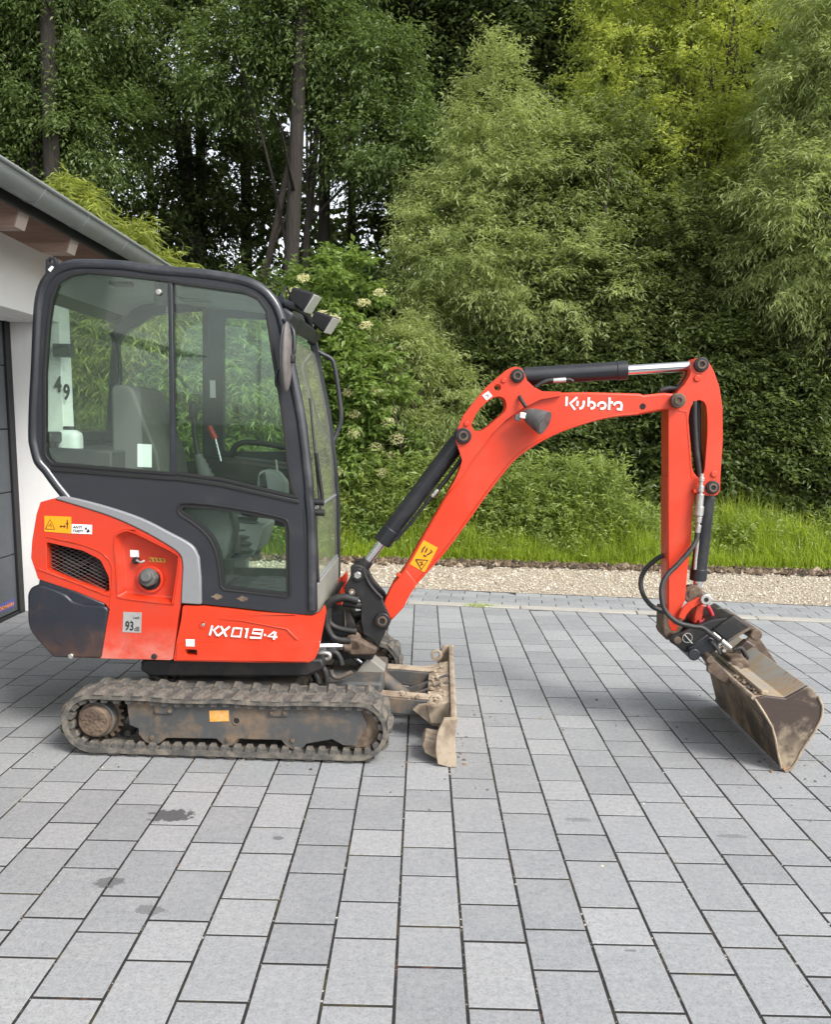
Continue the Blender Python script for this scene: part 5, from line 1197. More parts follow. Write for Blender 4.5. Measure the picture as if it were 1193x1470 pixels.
# ---- arm
zC = lambda P: zm(P, 900, 680, 4.072)
Ya = BY - 0.068
inner = zB([(888, 340), (945, 352)])
arm_out = zB([(842, 352), (846, 330), (888, 255), (925, 215), (950, 172), (966, 100), (985, 84), (1010, 79), (1040, 93), (1072, 150), (1100, 230), (1115, 330), (1117, 500), (1105, 690)]) + zC([(548, 95), (533, 122), (520, 128), (450, 128), (400, 130)]) + zC([(388, 190), (376, 400), (357, 560), (342, 740), (315, 800), (300, 830), (310, 870), (290, 920), (262, 918), (245, 880), (246, 600), (244, 200)])
slot2 = c2(ats(zB([(944, 390), (958, 328), (985, 300), (1016, 302), (1034, 340), (1038, 450), (1031, 560), (1024, 645), (1008, 688), (985, 680), (963, 640), (949, 560), (944, 470)]), Ya), 3, True)
armp = ats(arm_out, Ya)
ax_, az_ = at(*zB([(890, 298)])[0], Ya - 0.02)
arm = prism('arm', armp, Ya, BY + 0.068, M['orange'], EX, [slot2], 0.009)
boss((890, 298), zB, 0.036, Ya - 0.03, BY + 0.09, arm, 'rusty')
boss((1006, 117), zB, 0.036, Ya, BY + 0.07, arm)
pbx = boss((500, 80), zC, 0.034, Ya, BY + 0.07, arm)
for P, f in (((987, 186), zB), ((1072, 668), zB)):
    x, z = at(*f([P])[0], Ya); cyl('stop_tab', (x, Ya - 0.008, z), (x, Ya, z), 0.017, M['orange'], arm, None, 12, 0.004)
prism('arm_seam', ats(zB([(893, 345), (938, 350), (950, 480), (965, 690), (958, 690), (940, 480), (930, 358), (893, 352)]), Ya), Ya - 0.002, Ya + 0.001, M['orange'], arm, bevel=0.001)
# hoses in the slot, tool line with quick couplings
for k, (dx, y) in enumerate(((0, -0.03), (16, -0.06), (34, -0.02))):
    tube('arm_hose', [at3(*q, BY + y) for q in zB([(958 + dx, 300), (960 + dx, 420), (972 + dx * 0.7, 540), (988 + dx * 0.5, 640), (1000 + dx * 0.3, 720)])], 0.013, M['hose'], EX, 10)
cp = [at3(*q, Ya - 0.03) for q in zC([(440, 0), (436, 60), (434, 110), (430, 180), (424, 250), (414, 345)])]
qc = tube('tool_line', cp, 0.010, M['steel'], EX, 10)
for a, b, r in ((20, 45, 0.015), (70, 105, 0.017), (118, 190, 0.019), (190, 245, 0.022), (250, 285, 0.016), (300, 345, 0.014)):
    pa = at3(*zC([(440 - a * 0.06, a)])[0], Ya - 0.03); pb = at3(*zC([(440 - b * 0.075, b)])[0], Ya - 0.03); cyl('coupling', pa, pb, r, M['steel'], qc, None, 12, 0.002)
prism('hose_bracket', ats(zC([(390, 90), (445, 92), (445, 112), (388, 112)]), Ya - 0.02), Ya - 0.03, Ya + 0.0, M['orange'], arm, bevel=0.003)
tube('tool_hose', [at3(*q, y) for q, y in zip(zC([(414, 345), (408, 390), (370, 450), (300, 530), (240, 590), (205, 660), (210, 760), (240, 820), (300, 870), (385, 893), (440, 900), (490, 935), (540, 975)]), [Ya - 0.03, Ya - 0.04, Ya - 0.06, Ya - 0.08, Ya - 0.10, Ya - 0.12, Ya - 0.14, Ya - 0.15, Ya - 0.16, Ya - 0.16, Ya - 0.16, Ya - 0.17, Ya - 0.17])], 0.0125, M['hose'], EX, 10)
tube('tool_hose', [at3(*q, y) for q, y in zip(zC([(236, 470), (180, 495), (110, 560), (82, 630), (98, 710), (150, 775), (220, 805)]), [BY, BY + 0.02, BY + 0.04, BY + 0.04, BY + 0.0, Ya - 0.05, Ya - 0.06])], 0.0125, M['hose'], EX, 10)
# bucket cylinder and linkage
p0 = Vector((pbx[0], BY, pbx[1])); x, z = at(*zC([(420, 735)])[0], BY - 0.04); p1 = Vector((x, BY, z)); d = (p1 - p0).normalized()
e0 = at(*zC([(484, 140)])[0], BY - 0.04); e1 = at(*zC([(432, 618)])[0], BY - 0.04)
q0, q1 = Vector((e0[0], BY - 0.0, e0[1])), Vector((e1[0], BY, e1[1]))
bc = cyl('bucket_cylinder', q0, q1, 0.040, M['cyl'], EX, None, 32, 0.004)
cyl('gland', q1 + (q0 - q1).normalized() * 0.05, q1 - (q0 - q1).normalized() * 0.012, 0.043, M['cyl'], bc, None, 32, 0.003)
dq = (q1 - q0).normalized()
cyl('rod', q1, q1 + dq * 0.09, 0.023, M['chrome'], bc, None, 24, 0); cyl('rod_neck', q1 + dq * 0.05, q1 + dq * 0.10, 0.024, M['rusty'], bc, 0.03, 20, 0.003)
cyl('barrel_eye', p0 + Vector((0, -0.05, 0)), p0 + Vector((0, 0.05, 0)), 0.042, M['cyl'], bc, None, 24, 0.004); cyl('barrel_neck', p0, q0 + dq * 0.02, 0.032, M['cyl'], bc, 0.04, 20, 0.003)
tube('cylinder_pipe', [at3(*q, BY - 0.05) for q in zC([(418, 350), (412, 430), (404, 500), (400, 560)])], 0.009, M['steel'], bc, 8)
re = at3(*zC([(420, 715)])[0], BY)
zE = lambda P: zm(P, 940, 830, 7.0176)
cyl('link_knuckle', at3(*zE([(390, 165)])[0], BY - 0.06), at3(*zE([(390, 165)])[0], BY + 0.06), 0.050, M['rusty'], EX, None, 28, 0.006)
kn = at3(*zE([(505, 205)])[0], BY - 0.09)
kp_ = cyl('link_pin', kn + Vector((0, -0.03, 0)), kn + Vector((0, 0.17, 0)), 0.028, M['steel'], EX, None, 28, 0.004)
cyl('link_socket_shade', kn + Vector((0, -0.032, 0)), kn + Vector((0, -0.029, 0)), 0.012, M['dark'], kp_, None, 16, 0)  # dark disc painted as the shade in the pin socket
prism('link_plate', fillet(ats(zE([(350, 110), (440, 100), (535, 150), (545, 230), (500, 262), (420, 250), (330, 200)]), BY - 0.06), 0.02), BY - 0.06, BY + 0.06, M['rusty'], EX, bevel=0.008)
for y0, y1 in ((BY - 0.10, BY - 0.08), (BY + 0.08, BY + 0.10)):
    prism('side_link', ats(c2(zE([(455, 190), (420, 210), (350, 245), (300, 285), (262, 340), (235, 400)]), 3) + zE([(300, 430), (330, 370), (380, 310), (450, 270), (520, 255)]), y0), y0, y1, M['orange'], EX, bevel=0.006)
prism('drop_link', ats(zE([(420, 270), (512, 262), (500, 330), (478, 440), (440, 470), (390, 460), (400, 380)]), BY - 0.05), BY - 0.05, BY + 0.05, M['orange_worn'], EX, bevel=0.008)
tube('lifting_shackle', [at3(*q, BY - 0.06) for q in zE([(488, 430), (575, 405), (585, 380), (548, 300), (528, 286)])], 0.011, M['crimson'], EX, 10, 4)
box('shackle_base', at3(*zE([(500, 440)])[0], BY - 0.06), (0.06, 0.03, 0.02), M['crimson'], EX, 0.005)
# arm tip
prism('arm_tip', ats(zE([(85, 300), (140, 320), (290, 420), (300, 500), (250, 560), (140, 640), (80, 575)]), BY - 0.07), BY - 0.066, BY + 0.066, M['rusty'], EX, bevel=0.012)
# cab side of the arm: its shade is put into a darker orange plate
pl_ = ats(zC([(246, 20), (246, 860)]), Ya)
prism('shaded_side_plate', [(pl_[0][0] - 0.006, pl_[0][1]), (pl_[0][0] + 0.002, pl_[0][1]), (pl_[1][0] + 0.002, pl_[1][1] - 0.02), (pl_[1][0] - 0.006, pl_[1][1] - 0.02)], BY - 0.062, BY + 0.062, M['orange_worn'], arm, bevel=0.002)

# ---- quick coupler
qy0, qy1 = BY - 0.155, BY + 0.13
cpl = ats(zE([(150, 610), (190, 570), (290, 545), (400, 490), (590, 420), (720, 400), (800, 372), (840, 398), (985, 505), (730, 640), (520, 640), (330, 760), (240, 700), (165, 650)]), qy0)
CO = prism('quick_coupler', cpl, qy0, qy0 + 0.028, M['black'], EX, bevel=0.006)
prism('quick_coupler', cpl, qy1 - 0.028, qy1, M['black'], EX, bevel=0.006)
prism('coupler_body', ats(zE([(330, 640), (590, 430), (800, 380), (980, 505), (730, 640), (540, 760), (400, 830), (345, 790)]), qy0), qy0 + 0.02, qy1 - 0.02, M['black'], EX, bevel=0.012)
fp_ = ats(zE([(590, 520), (800, 375), (978, 503), (740, 640)]), qy0 - 0.02)
prism('coupler_plate', fp_, qy0 - 0.02, qy0 + 0.01, M['black'], CO, bevel=0.006)
prism('coupler_rib', ats(zE([(735, 622), (965, 488), (985, 508), (745, 648)]), qy0 - 0.028), qy0 - 0.03, qy0 - 0.018, M['frame'], CO, bevel=0.004)
prism('coupler_rib', ats(zE([(350, 690), (560, 545), (740, 405), (750, 418), (570, 562), (360, 706)]), qy0 - 0.005), qy0 - 0.012, qy0 + 0.004, M['frame'], CO, bevel=0.003)
prism('coupler_lower', fillet(ats(zE([(340, 700), (560, 590), (660, 640), (640, 720), (560, 770), (440, 800), (390, 830), (345, 800)]), qy0 - 0.02), 0.012), qy0 - 0.022, qy0 + 0.03, M['navy'], CO, bevel=0.006)
x, z = at(*zE([(395, 765)])[0], qy0 - 0.03); cyl('coupler_pin', (x, qy0 - 0.045, z), (x, qy1 + 0.03, z), 0.031, M['navy'], CO, None, 28, 0.006)
x, z = at(*zE([(228, 622)])[0], qy0); cyl('coupler_pin', (x, qy0 - 0.014, z), (x, qy1 + 0.014, z), 0.020, M['rusty'], CO, None, 20, 0.004)
x, z = at(*zE([(325, 595)])[0], qy0)
tube('pin_clip', [(x + 0.024 * math.cos(a * 0.5236), qy0 - 0.012, z + 0.024 * math.sin(a * 0.5236)) for a in range(12)], 0.003, M['steel'], CO, 6, 2, True)
tube('pin_clip', [(x - 0.016, qy0 - 0.014, z + 0.016), (x + 0.026, qy0 - 0.014, z - 0.028)], 0.003, M['steel'], CO, 6, 0)
pa, pb = at3(*zE([(585, 555)])[0], qy0 - 0.05), at3(*zE([(770, 705)])[0], qy0 - 0.06)
cyl('hose_fitting', pa, pa.lerp(pb, 0.4), 0.012, M['steel'], CO, None, 10, 0.002); cyl('hose_fitting', pa.lerp(pb, 0.35), pa.lerp(pb, 0.5), 0.008, M['rubber'], CO, None, 10, 0.002); cyl('hose_fitting', pa.lerp(pb, 0.48), pb, 0.014, M['steel'], CO, 0.012, 10, 0.002)
tube('clip_strap', [at3(*q, qy0 - 0.04) for q in zE([(570, 630), (630, 700), (665, 760)])], 0.009, M['frame'], CO, 8)
x, z = at(*zE([(695, 722)])[0], qy0 - 0.04); cyl('clip_bolt', (x, qy0 - 0.055, z), (x, qy0 - 0.02, z), 0.012, M['steel'], CO, None, 6, 0.002)
prism('coupler_tail', ats(zE([(600, 350), (680, 298), (800, 372), (740, 405), (700, 395)]), BY), BY + 0.02, BY + 0.13, M['frame'], CO, bevel=0.006)

# ---- ditching bucket, opening towards the machine, lying on its edge
zD = lambda P: zm(P, 930, 860, 4.536)
bn, bf = -0.585, 0.345                       # near and far end planes
endp = ats(zD([(700, 650), (770, 632), (900, 648), (970, 610), (1048, 566), (1078, 585), (1110, 632), (1138, 692), (1138, 740), (1126, 790), (1075, 880), (1005, 985), (976, 1042), (930, 1108), (893, 1122), (872, 1100), (845, 980), (812, 832)]), bn)
BK = prism('bucket', endp, bn, bn + 0.022, M['bucket_end'], EX, bevel=0.005)
prism('bucket_end', endp, bf - 0.022, bf, M['bucket_end'], BK, bevel=0.004)
ib = [endp[i] for i in range(2, 15)]
ii = shift_in(ib, 0.012) if True else ib
# curved shell: back of the bucket from the top edge round to the cutting edge
cxb = sum(p[0] for p in endp) / len(endp); czb = sum(p[1] for p in endp) / len(endp)
shell_o = [(cxb + (p[0] - cxb) * 0.985, czb + (p[1] - czb) * 0.985) for p in ib]; shell_i = [(cxb + (p[0] - cxb) * 0.90, czb + (p[1] - czb) * 0.90) for p in ib]
bm = bmesh.new(); add_prism(bm, shell_o + shell_i[::-1], bn + 0.02, bf - 0.02); from_bm('bucket_shell', bm, M['bucket_end'], BK, 0, True)
P_ = lambda *q: ats(zD(q), bn)
ce = [endp[13], endp[14], endp[15]]
prism('cutting_edge', [endp[15], endp[14], endp[13], (endp[13][0] - 0.05, endp[13][1] + 0.02), (endp[15][0] - 0.006, endp[15][1] + 0.03)], bn + 0.004, bf - 0.004, M['bucket'], BK, bevel=0.004)
prism('worn_lip', [endp[15], endp[14], endp[13], (endp[13][0] - 0.006, endp[13][1] + 0.014), (endp[14][0], endp[14][1] + 0.012), (endp[15][0] + 0.004, endp[15][1] + 0.016)], bn - 0.004, bf + 0.004, M['lip'], BK, bevel=0.003)
# front plate between the side edges and the top deck with its scuffed paint
e_top, e_bot = Vector(endp[0]), Vector(endp[15])
prism('front_sheet', [endp[0], endp[17], endp[15], (endp[15][0] + 0.02, endp[15][1] + 0.02), (endp[17][0] + 0.03, endp[17][1]), (endp[0][0] + 0.03, endp[0][1] - 0.01)], bn + 0.02, bf - 0.02, M['bucket'], BK, bevel=0.003)
t0, t1, t2 = endp[0], endp[2], endp[4]
top = [endp[0], endp[1], endp[2], endp[3], endp[4], (endp[4][0] - 0.01, endp[4][1] - 0.02), (endp[2][0], endp[2][1] - 0.02), (endp[0][0] + 0.01, endp[0][1] - 0.02)]
prism('top_deck', top, bn + 0.018, bf - 0.018, M['bucket_top'], BK, bevel=0.003)
tube('edge_bead', [(endp[0][0] - 0.002, bn + 0.01, endp[0][1] + 0.002), (endp[0][0] - 0.002, bf - 0.01, endp[0][1] + 0.002)], 0.011, M['tan'], BK, 8, 0)
rr_ = (endp[1][0] + 0.02, endp[1][1] + 0.004)
prism('deck_bar', [(endp[1][0] - 0.012, endp[1][1]), (endp[1][0] + 0.018, endp[1][1] - 0.002), (endp[1][0] + 0.018, endp[1][1] + 0.018), (endp[1][0] - 0.012, endp[1][1] + 0.02)], bn + 0.02, bf - 0.1, M['bucket_top'], BK, bevel=0.003)
# hanger cheeks rising to the coupler, cavity with the tilt ram
cxx, czz = endp[1]
for P, y in (([(385, 470), (392, 385), (425, 385), (470, 425), (552, 520), (524, 566)], -0.26), ([(540, 430), (600, 300), (688, 222), (735, 262), (872, 465), (800, 480), (640, 485)], 0.17)):
    prism('hanger_cheek', ats(zD(P), y), y - 0.014, y + 0.014, M['rusty'], BK, bevel=0.005)
xx, zz = endp[0]
prism('hanger_box', ats(zD([(470, 420), (500, 355), (600, 350), (640, 420), (560, 480)]), 0.0), -0.10, 0.08, M['rusty'], BK, bevel=0.012)
prism('cavity_back', ats(zD([(560, 330), (640, 260), (700, 300), (780, 440), (720, 470)]), 0.12), 0.10, 0.15, M['bucket_end'], BK, bevel=0.008)
tube('tilt_hose', [at3(*q, 0.0) for q in zD([(560, 330), (610, 320), (640, 370), (670, 430)])], 0.012, M['hose'], BK)
tube('rim_bead', [(p[0], bn - 0.002, p[1]) for p in endp[6:15]], 0.006, M['tan'], BK, 8, 2)
tube('front_bead', [(p[0], bn - 0.001, p[1]) for p in (endp[0], endp[17], endp[16], endp[15])], 0.0055, M['tan'], BK, 8, 2)
cyl('tilt_ram', at3(*zD([(560, 455)])[0], -0.15), at3(*zD([(690, 400)])[0], 0.15), 0.030, M['rusty'], BK, None, 20, 0.005)
cyl('hanger_pin', at3(*zD([(412, 398)])[0], -0.28), at3(*zD([(412, 398)])[0], -0.28) + Vector((0, 0.46, 0)), 0.020, M['rusty'], BK, None, 16, 0.004)
cyl('hanger_pin', (xx + 0.13, -0.21, zz + 0.21), (xx + 0.13, 0.28, zz + 0.21), 0.03, M['rusty'], BK, None, 16, 0.006)

# dried clods lying on the ledges
def clods(n, fn, parent, mat='tan', s0=0.004, s1=0.014):
    bm = bmesh.new(); r = random.Random(n)
    for k in range(n):
        c = fn(r); s = r.uniform(s0, s1); mt = Matrix.Translation(c) @ Matrix.Rotation(r.uniform(0, 6), 4, 'Z') @ Matrix.Diagonal((s * r.uniform(0.7, 1.5), s * r.uniform(0.7, 1.5), s * r.uniform(0.4, 0.8), 1))
        bmesh.ops.create_icosphere(bm, subdivisions=1, radius=1, matrix=mt)
    for v in bm.verts: v.co += Vector((r.uniform(-1, 1), r.uniform(-1, 1), r.uniform(-1, 1))) * 0.002
    o = from_bm('dried_mud', bm, M[mat], parent, 0, False); o['kind'] = 'stuff'; return o
blade_o = [c for c in EX.children if c.name.startswith('dozer_blade')][0]
clods(90, lambda r: Vector((r.uniform(1.02, 1.12), r.uniform(-0.34, 0.34), 0.205 + r.uniform(-0.004, 0.012))), blade_o)
clods(50, lambda r: Vector((r.uniform(0.7, 1.08), -0.24 + r.uniform(-0.04, 0.04), 0.222 - 0.05 * r.random())), blade_o)
clods(120, lambda r: Vector((r.uniform(-0.38, 0.62), -0.60 + r.uniform(-0.004, 0.06), 0.262 + r.uniform(-0.004, 0.006))), FRO, 'rusty', 0.004, 0.012)
clods(70, lambda r: Vector((endp[1][0] + r.uniform(-0.03, 0.02) - 0.01, r.uniform(bn + 0.05, -0.25), endp[1][1] + r.uniform(-0.006, 0.006))), BK, 'bucket', 0.004, 0.010)
# ---- canister standing in the back window
cb = at3(101, 663, -0.30)
can = thing('canister', 'white plastic canister with dark cap standing behind the cab side window', 'canister', Matrix.Translation((MX, MY, 0)) @ Matrix.Rotation(MA, 4, 'Z') @ cb, MA)
def lathe(name, prof, mat, parent, seg=24, sq=0.0):
    bm = bmesh.new(); R_ = []
    for r, z in prof:
        ring = []
        for j in range(seg):
            a = 2 * math.pi * j / seg; k = 1 + sq * (abs(math.sin(2 * a)) ** 1.5); ring.append(bm.verts.new((r * k * math.cos(a), r * k * 0.75 * math.sin(a), z)))
        R_.append(ring)
    for a, b in zip(R_[:-1], R_[1:]):
        for j in range(seg): bm.faces.new((a[j], a[(j + 1) % seg], b[(j + 1) % seg], b[j]))
    bm.faces.new(R_[0][::-1]); bm.faces.new(R_[-1]); return from_bm(name, bm, mat, parent, 0, True, ang=60)
lathe('body', [(0.045, 0.0), (0.056, 0.008), (0.058, 0.03), (0.058, 0.12), (0.054, 0.14), (0.036, 0.152), (0.024, 0.156)], M['bottle'], can, 32, 0.14)
lathe('liquid_band', [(0.0585, 0.006), (0.0592, 0.01), (0.0592, 0.032), (0.0585, 0.034)], M['liquid'], can, 32, 0.14)
lathe('cap', [(0.028, 0.150), (0.030, 0.154), (0.030, 0.168), (0.024, 0.171), (0.02, 0.172)], M['rubber'], can, 20)

# ------------------------------------------------------------------ vegetation
def leaf_mat(name, dark, light, trans=0.42, gloss=0.42, tip=None, sat_noise=1.4, k=1.0):
    dark = tuple(x * k for x in dark); light = tuple(x * k for x in light)
    mt, n, l, b = nt(name); a = n.new('ShaderNodeAttribute'); a.attribute_name = 'rnd'
    g = n.new('ShaderNodeNewGeometry'); w = noise(n, l, sat_noise, 3, 0.5, g.outputs['Position'])
    f = math_(n, l, 'ADD', math_(n, l, 'MULTIPLY', a.outputs['Fac'], 0.65), math_(n, l, 'MULTIPLY', w, 0.35))
    stops = [(0.1, dark), (0.85, light)]
    if tip: stops.append((1.0, tip))
    col = ramp(n, l, f, stops)
    l.new(col, b.inputs['Base Color']); b.inputs['Roughness'].default_value = gloss; b.inputs['Specular IOR Level'].default_value = 0.35
    tr = n.new('ShaderNodeBsdfTranslucent'); l.new(mixc(n, l, 1.0, col, (1.65, 1.6, 1.0), 'MULTIPLY'), tr.inputs[0])
    mx = n.new('ShaderNodeMixShader'); mx.inputs[0].default_value = trans
    l.new(b.outputs[0], mx.inputs[1]); l.new(tr.outputs[0], mx.inputs[2]); l.new(mx.outputs[0], n['Material Output'].inputs[0]); return mt
M['leaf_forest'] = leaf_mat('dark forest leaves', (0.026, 0.044, 0.013), (0.095, 0.128, 0.046), k=1.2)
M['leaf_mid'] = leaf_mat('mid green leaves', (0.042, 0.072, 0.018), (0.130, 0.175, 0.062), k=1.35)
M['leaf_thicket'] = leaf_mat('light thicket leaves', (0.055, 0.078, 0.022), (0.185, 0.225, 0.085), k=1.25)
M['leaf_bush'] = leaf_mat('dark bush leaves', (0.034, 0.054, 0.016), (0.125, 0.162, 0.054), k=1.4)
M['leaf_willow'] = leaf_mat('silver green willow leaves', (0.085, 0.115, 0.032), (0.275, 0.315, 0.145), k=1.6)
M['leaf_yellow'] = leaf_mat('yellow green leaves', (0.10, 0.130, 0.020), (0.33, 0.365, 0.105), k=1.55)
M['leaf_elder'] = leaf_mat('elder leaves', (0.060, 0.105, 0.022), (0.20, 0.275, 0.075), k=1.2)
M['leaf_bamboo'] = leaf_mat('bright yellow green leaves', (0.11, 0.135, 0.022), (0.30, 0.34, 0.085), k=1.2)
M['leaf_weed'] = leaf_mat('weed leaves', (0.075, 0.110, 0.026), (0.23, 0.285, 0.085), k=1.5)
M['grass'] = leaf_mat('grass blades', (0.095, 0.135, 0.014), (0.27, 0.34, 0.045), k=1.5)
M['flower'] = leaf_mat('cream flowers', (0.55, 0.52, 0.32), (0.80, 0.78, 0.58), 0.3, 0.8)
def bark(name, a, b_):
    mt, n, l, b = nt(name); v = ocoord(n, l); mp = n.new('ShaderNodeMapping'); mp.inputs['Scale'].default_value = (9, 9, 1.6); l.new(v, mp.inputs[0])
    f = noise(n, l, 3, 7, 0.7, mp.outputs[0], 0.5); l.new(ramp(n, l, f, [(0.3, a), (0.72, b_)]), b.inputs['Base Color']); b.inputs['Roughness'].default_value = 0.9
    bump(n, l, f, b, 0.8, 0.03); return mt
M['bark'] = bark('dark bark', (0.012, 0.010, 0.008), (0.05, 0.04, 0.031)); M['bark2'] = bark('grey brown bark', (0.028, 0.022, 0.017), (0.10, 0.078, 0.06))

def nrm_(v): return v / np.maximum(np.linalg.norm(v, axis=-1, keepdims=True), 1e-9)
def leaves(C, OUT, rng, twigs=4, tlen=0.35, nleaf=10, L=0.08, W=0.03, droop=0.25, up=0.15, spread=0.8, ldroop=0.15, fold=0.18, jit=0.02):
    """sprays of leaves: C (n,3) clump centres, OUT (n,3) outward directions -> verts, tris, rnd"""
    n = len(C)
    c = np.repeat(C, twigs, 0); o = np.repeat(OUT, twigs, 0); k = len(c)
    d = nrm_(o + rng.normal(0, spread, (k, 3)) * np.array([1, 1, 0.6]) + np.array([0, 0, up]))
    tl = tlen * rng.uniform(0.55, 1.25, k)
    t = (np.arange(nleaf) + 0.6) / nleaf
    tt = np.clip(t[None] + rng.normal(0, 0.03, (k, nleaf)), 0.02, 1.1)
    base = c[:, None] + d[:, None] * (tt * tl[:, None])[..., None]
    base[..., 2] -= droop * tt ** 2 * tl[:, None]
    base += rng.normal(0, jit, base.shape)
    tang = d[:, None] + np.zeros_like(base); tang[..., 2] -= 2 * droop * tt; tang = nrm_(tang)
    side = nrm_(np.cross(tang, np.array([0, 0, 1.0])) + rng.normal(0, 0.25, base.shape))
    sg = np.where(np.arange(nleaf) % 2 == 0, 1.0, -1.0)[None, :, None]
    ld = nrm_(tang * 0.75 + side * sg * 0.85 + rng.normal(0, 0.28, base.shape) - np.array([0, 0, ldroop]))
    nn = nrm_(np.array([0, 0, 1.0]) + rng.normal(0, 0.45, base.shape)); w = nrm_(np.cross(ld, nn)); nu = nrm_(np.cross(w, ld))
    s = rng.uniform(0.65, 1.2, (k, nleaf, 1)); LL = L * s; WW = W * s * rng.uniform(0.8, 1.15, (k, nleaf, 1))
    mid = base + ld * LL * 0.42; tipv = base + ld * LL - np.array([0, 0, 1.0]) * LL * 0.12
    V = np.stack([base, mid + w * WW * 0.5 + nu * WW * fold, tipv, mid - w * WW * 0.5 + nu * WW * fold], 2).reshape(-1, 3)
    m = k * nleaf; i = np.arange(m)[:, None] * 4
    T = np.concatenate([i + np.array([[0, 1, 2]]), i + np.array([[0, 2, 3]])], 1).reshape(-1, 3)
    cr = np.repeat(np.repeat(rng.normal(0, 0.16, n), twigs), nleaf)
    r = np.clip(0.5 + cr + rng.normal(0, 0.18, m), 0, 1)
    return V, T, np.repeat(r, 4)
def join_leaves(parts):
    V, T, A, o = [], [], [], 0
    for v, t, a in parts: V.append(v); T.append(t + o); A.append(a); o += len(v)
    return np.concatenate(V), np.concatenate(T), np.concatenate(A)
def lobes_points(lobes, n, rng, inner=0.35, gap=0.0, gseed=0):
    """points in a bunch of ellipsoids, denser towards the skin; lobes: (x, y, z, rx, ry, rz)"""
    lb = np.array(lobes, float); vol = lb[:, 3] * lb[:, 4] * lb[:, 5]; vol = vol ** 0.75
    which = rng.choice(len(lb), n, p=vol / vol.sum()); b = lb[which]
    u = nrm_(rng.normal(0, 1, (n, 3))); r = (inner + (1 - inner) * rng.random(n) ** 0.5)[:, None] * rng.normal(1, 0.07, (n, 1))
    P = b[:, :3] + u * r * b[:, 3:]
    if gap > 0:
        g = np.random.default_rng(gseed + 17); ctr = lb[g.choice(len(lb), 14), :3] + nrm_(g.normal(0, 1, (14, 3))) * lb[0, 3:] * 0.9; rad_ = g.uniform(0.12, 0.3, 14) * lb[:, 3].mean() * gap * 2
        keep = np.ones(n, bool)
        for c, q in zip(ctr, rad_): keep &= np.linalg.norm(P - c, axis=1) > q
        P, u = P[keep], u[keep]
    return P, u
def trunk_mesh(name, paths, mat, parent, seg=9):
    bm = bmesh.new()
    for pts, r0, r1 in paths:
        P = catmull([Vector(p) for p in pts], 4); k = len(P)
        add_tube(bm, P, [r0 + (r1 - r0) * i / (k - 1) for i in range(k)], seg)
    return from_bm(name, bm, mat, parent, 0, True, ang=80)
TID = [0]
def tree(name, label, cat, base, lobes, n, mat, height=None, stem_r=0.05, stems=1, group=None, barkm='bark', limb_n=8, lean=(0, 0), inner=0.35, gap=0.0, trunk_top=None, extra=None, **kw):
    """trunk and limbs reaching into the lobes, crown of leaf sprays; lobes relative to the base"""
    TID[0] += 1; rg = np.random.default_rng(100 + TID[0]); rp = random.Random(TID[0])
    t = thing(name, label, cat, (base[0], base[1], -0.08), 0, group)
    P, U = lobes_points(lobes, int(n * 0.5), rg, inner, gap, TID[0])
    keep = P[:, 2] > 0.05; P, U = P[keep], U[keep]
    parts = [leaves(P, U, rg, **kw)]
    V, T, A = join_leaves(parts); me = npmesh('crown', V, T, 3, A); cr = newobj('crown', me, M[mat], t)
    ztop = trunk_top or max(l[2] + l[5] * 0.6 for l in lobes); paths = []
    lx = np.mean([l[0] for l in lobes]); ly = np.mean([l[1] for l in lobes])
    for s in range(stems):
        ang = rp.uniform(0, 6.28); sp = 0.0 if stems == 1 else rp.uniform(0.05, 0.22)
        b0 = Vector((math.cos(ang) * sp, math.sin(ang) * sp, -0.1)); k = ztop * rp.uniform(0.8, 1.0)
        tp = Vector((lx + lean[0] + math.cos(ang) * sp * 5, ly + lean[1] + math.sin(ang) * sp * 4, k))
        mids = [b0.lerp(tp, f) + Vector((rp.uniform(-1, 1), rp.uniform(-1, 1), 0)) * stem_r * 1.3 for f in (0.25, 0.5, 0.75)]
        st = [b0] + mids + [tp]; paths.append((st, stem_r, stem_r * 0.25))
        for j in range(limb_n):
            f = rp.uniform(0.3, 0.95); a = b0.lerp(tp, f) if False else catmull(st, 4)[int(f * 16)]
            lo = rp.choice(lobes); q = Vector(lo[:3]) + Vector((rp.uniform(-1, 1) * lo[3], rp.uniform(-1, 1) * lo[4], rp.uniform(-0.4, 0.9) * lo[5])) * 0.8
            if q.z < a.z: q.z = a.z + abs(q.z - a.z) * 0.3
            mid = a.lerp(q, 0.5) + Vector((0, 0, 0.12 * (q - a).length)); rr = stem_r * (1 - f * 0.7) * 0.5; paths.append(([a, mid, q], rr, rr * 0.2))
    trunk_mesh('trunk', paths, M[barkm], t, 7 if stem_r < 0.1 else 12)
    if extra: extra(t, rg)
    return t
R3 = np.random.default_rng
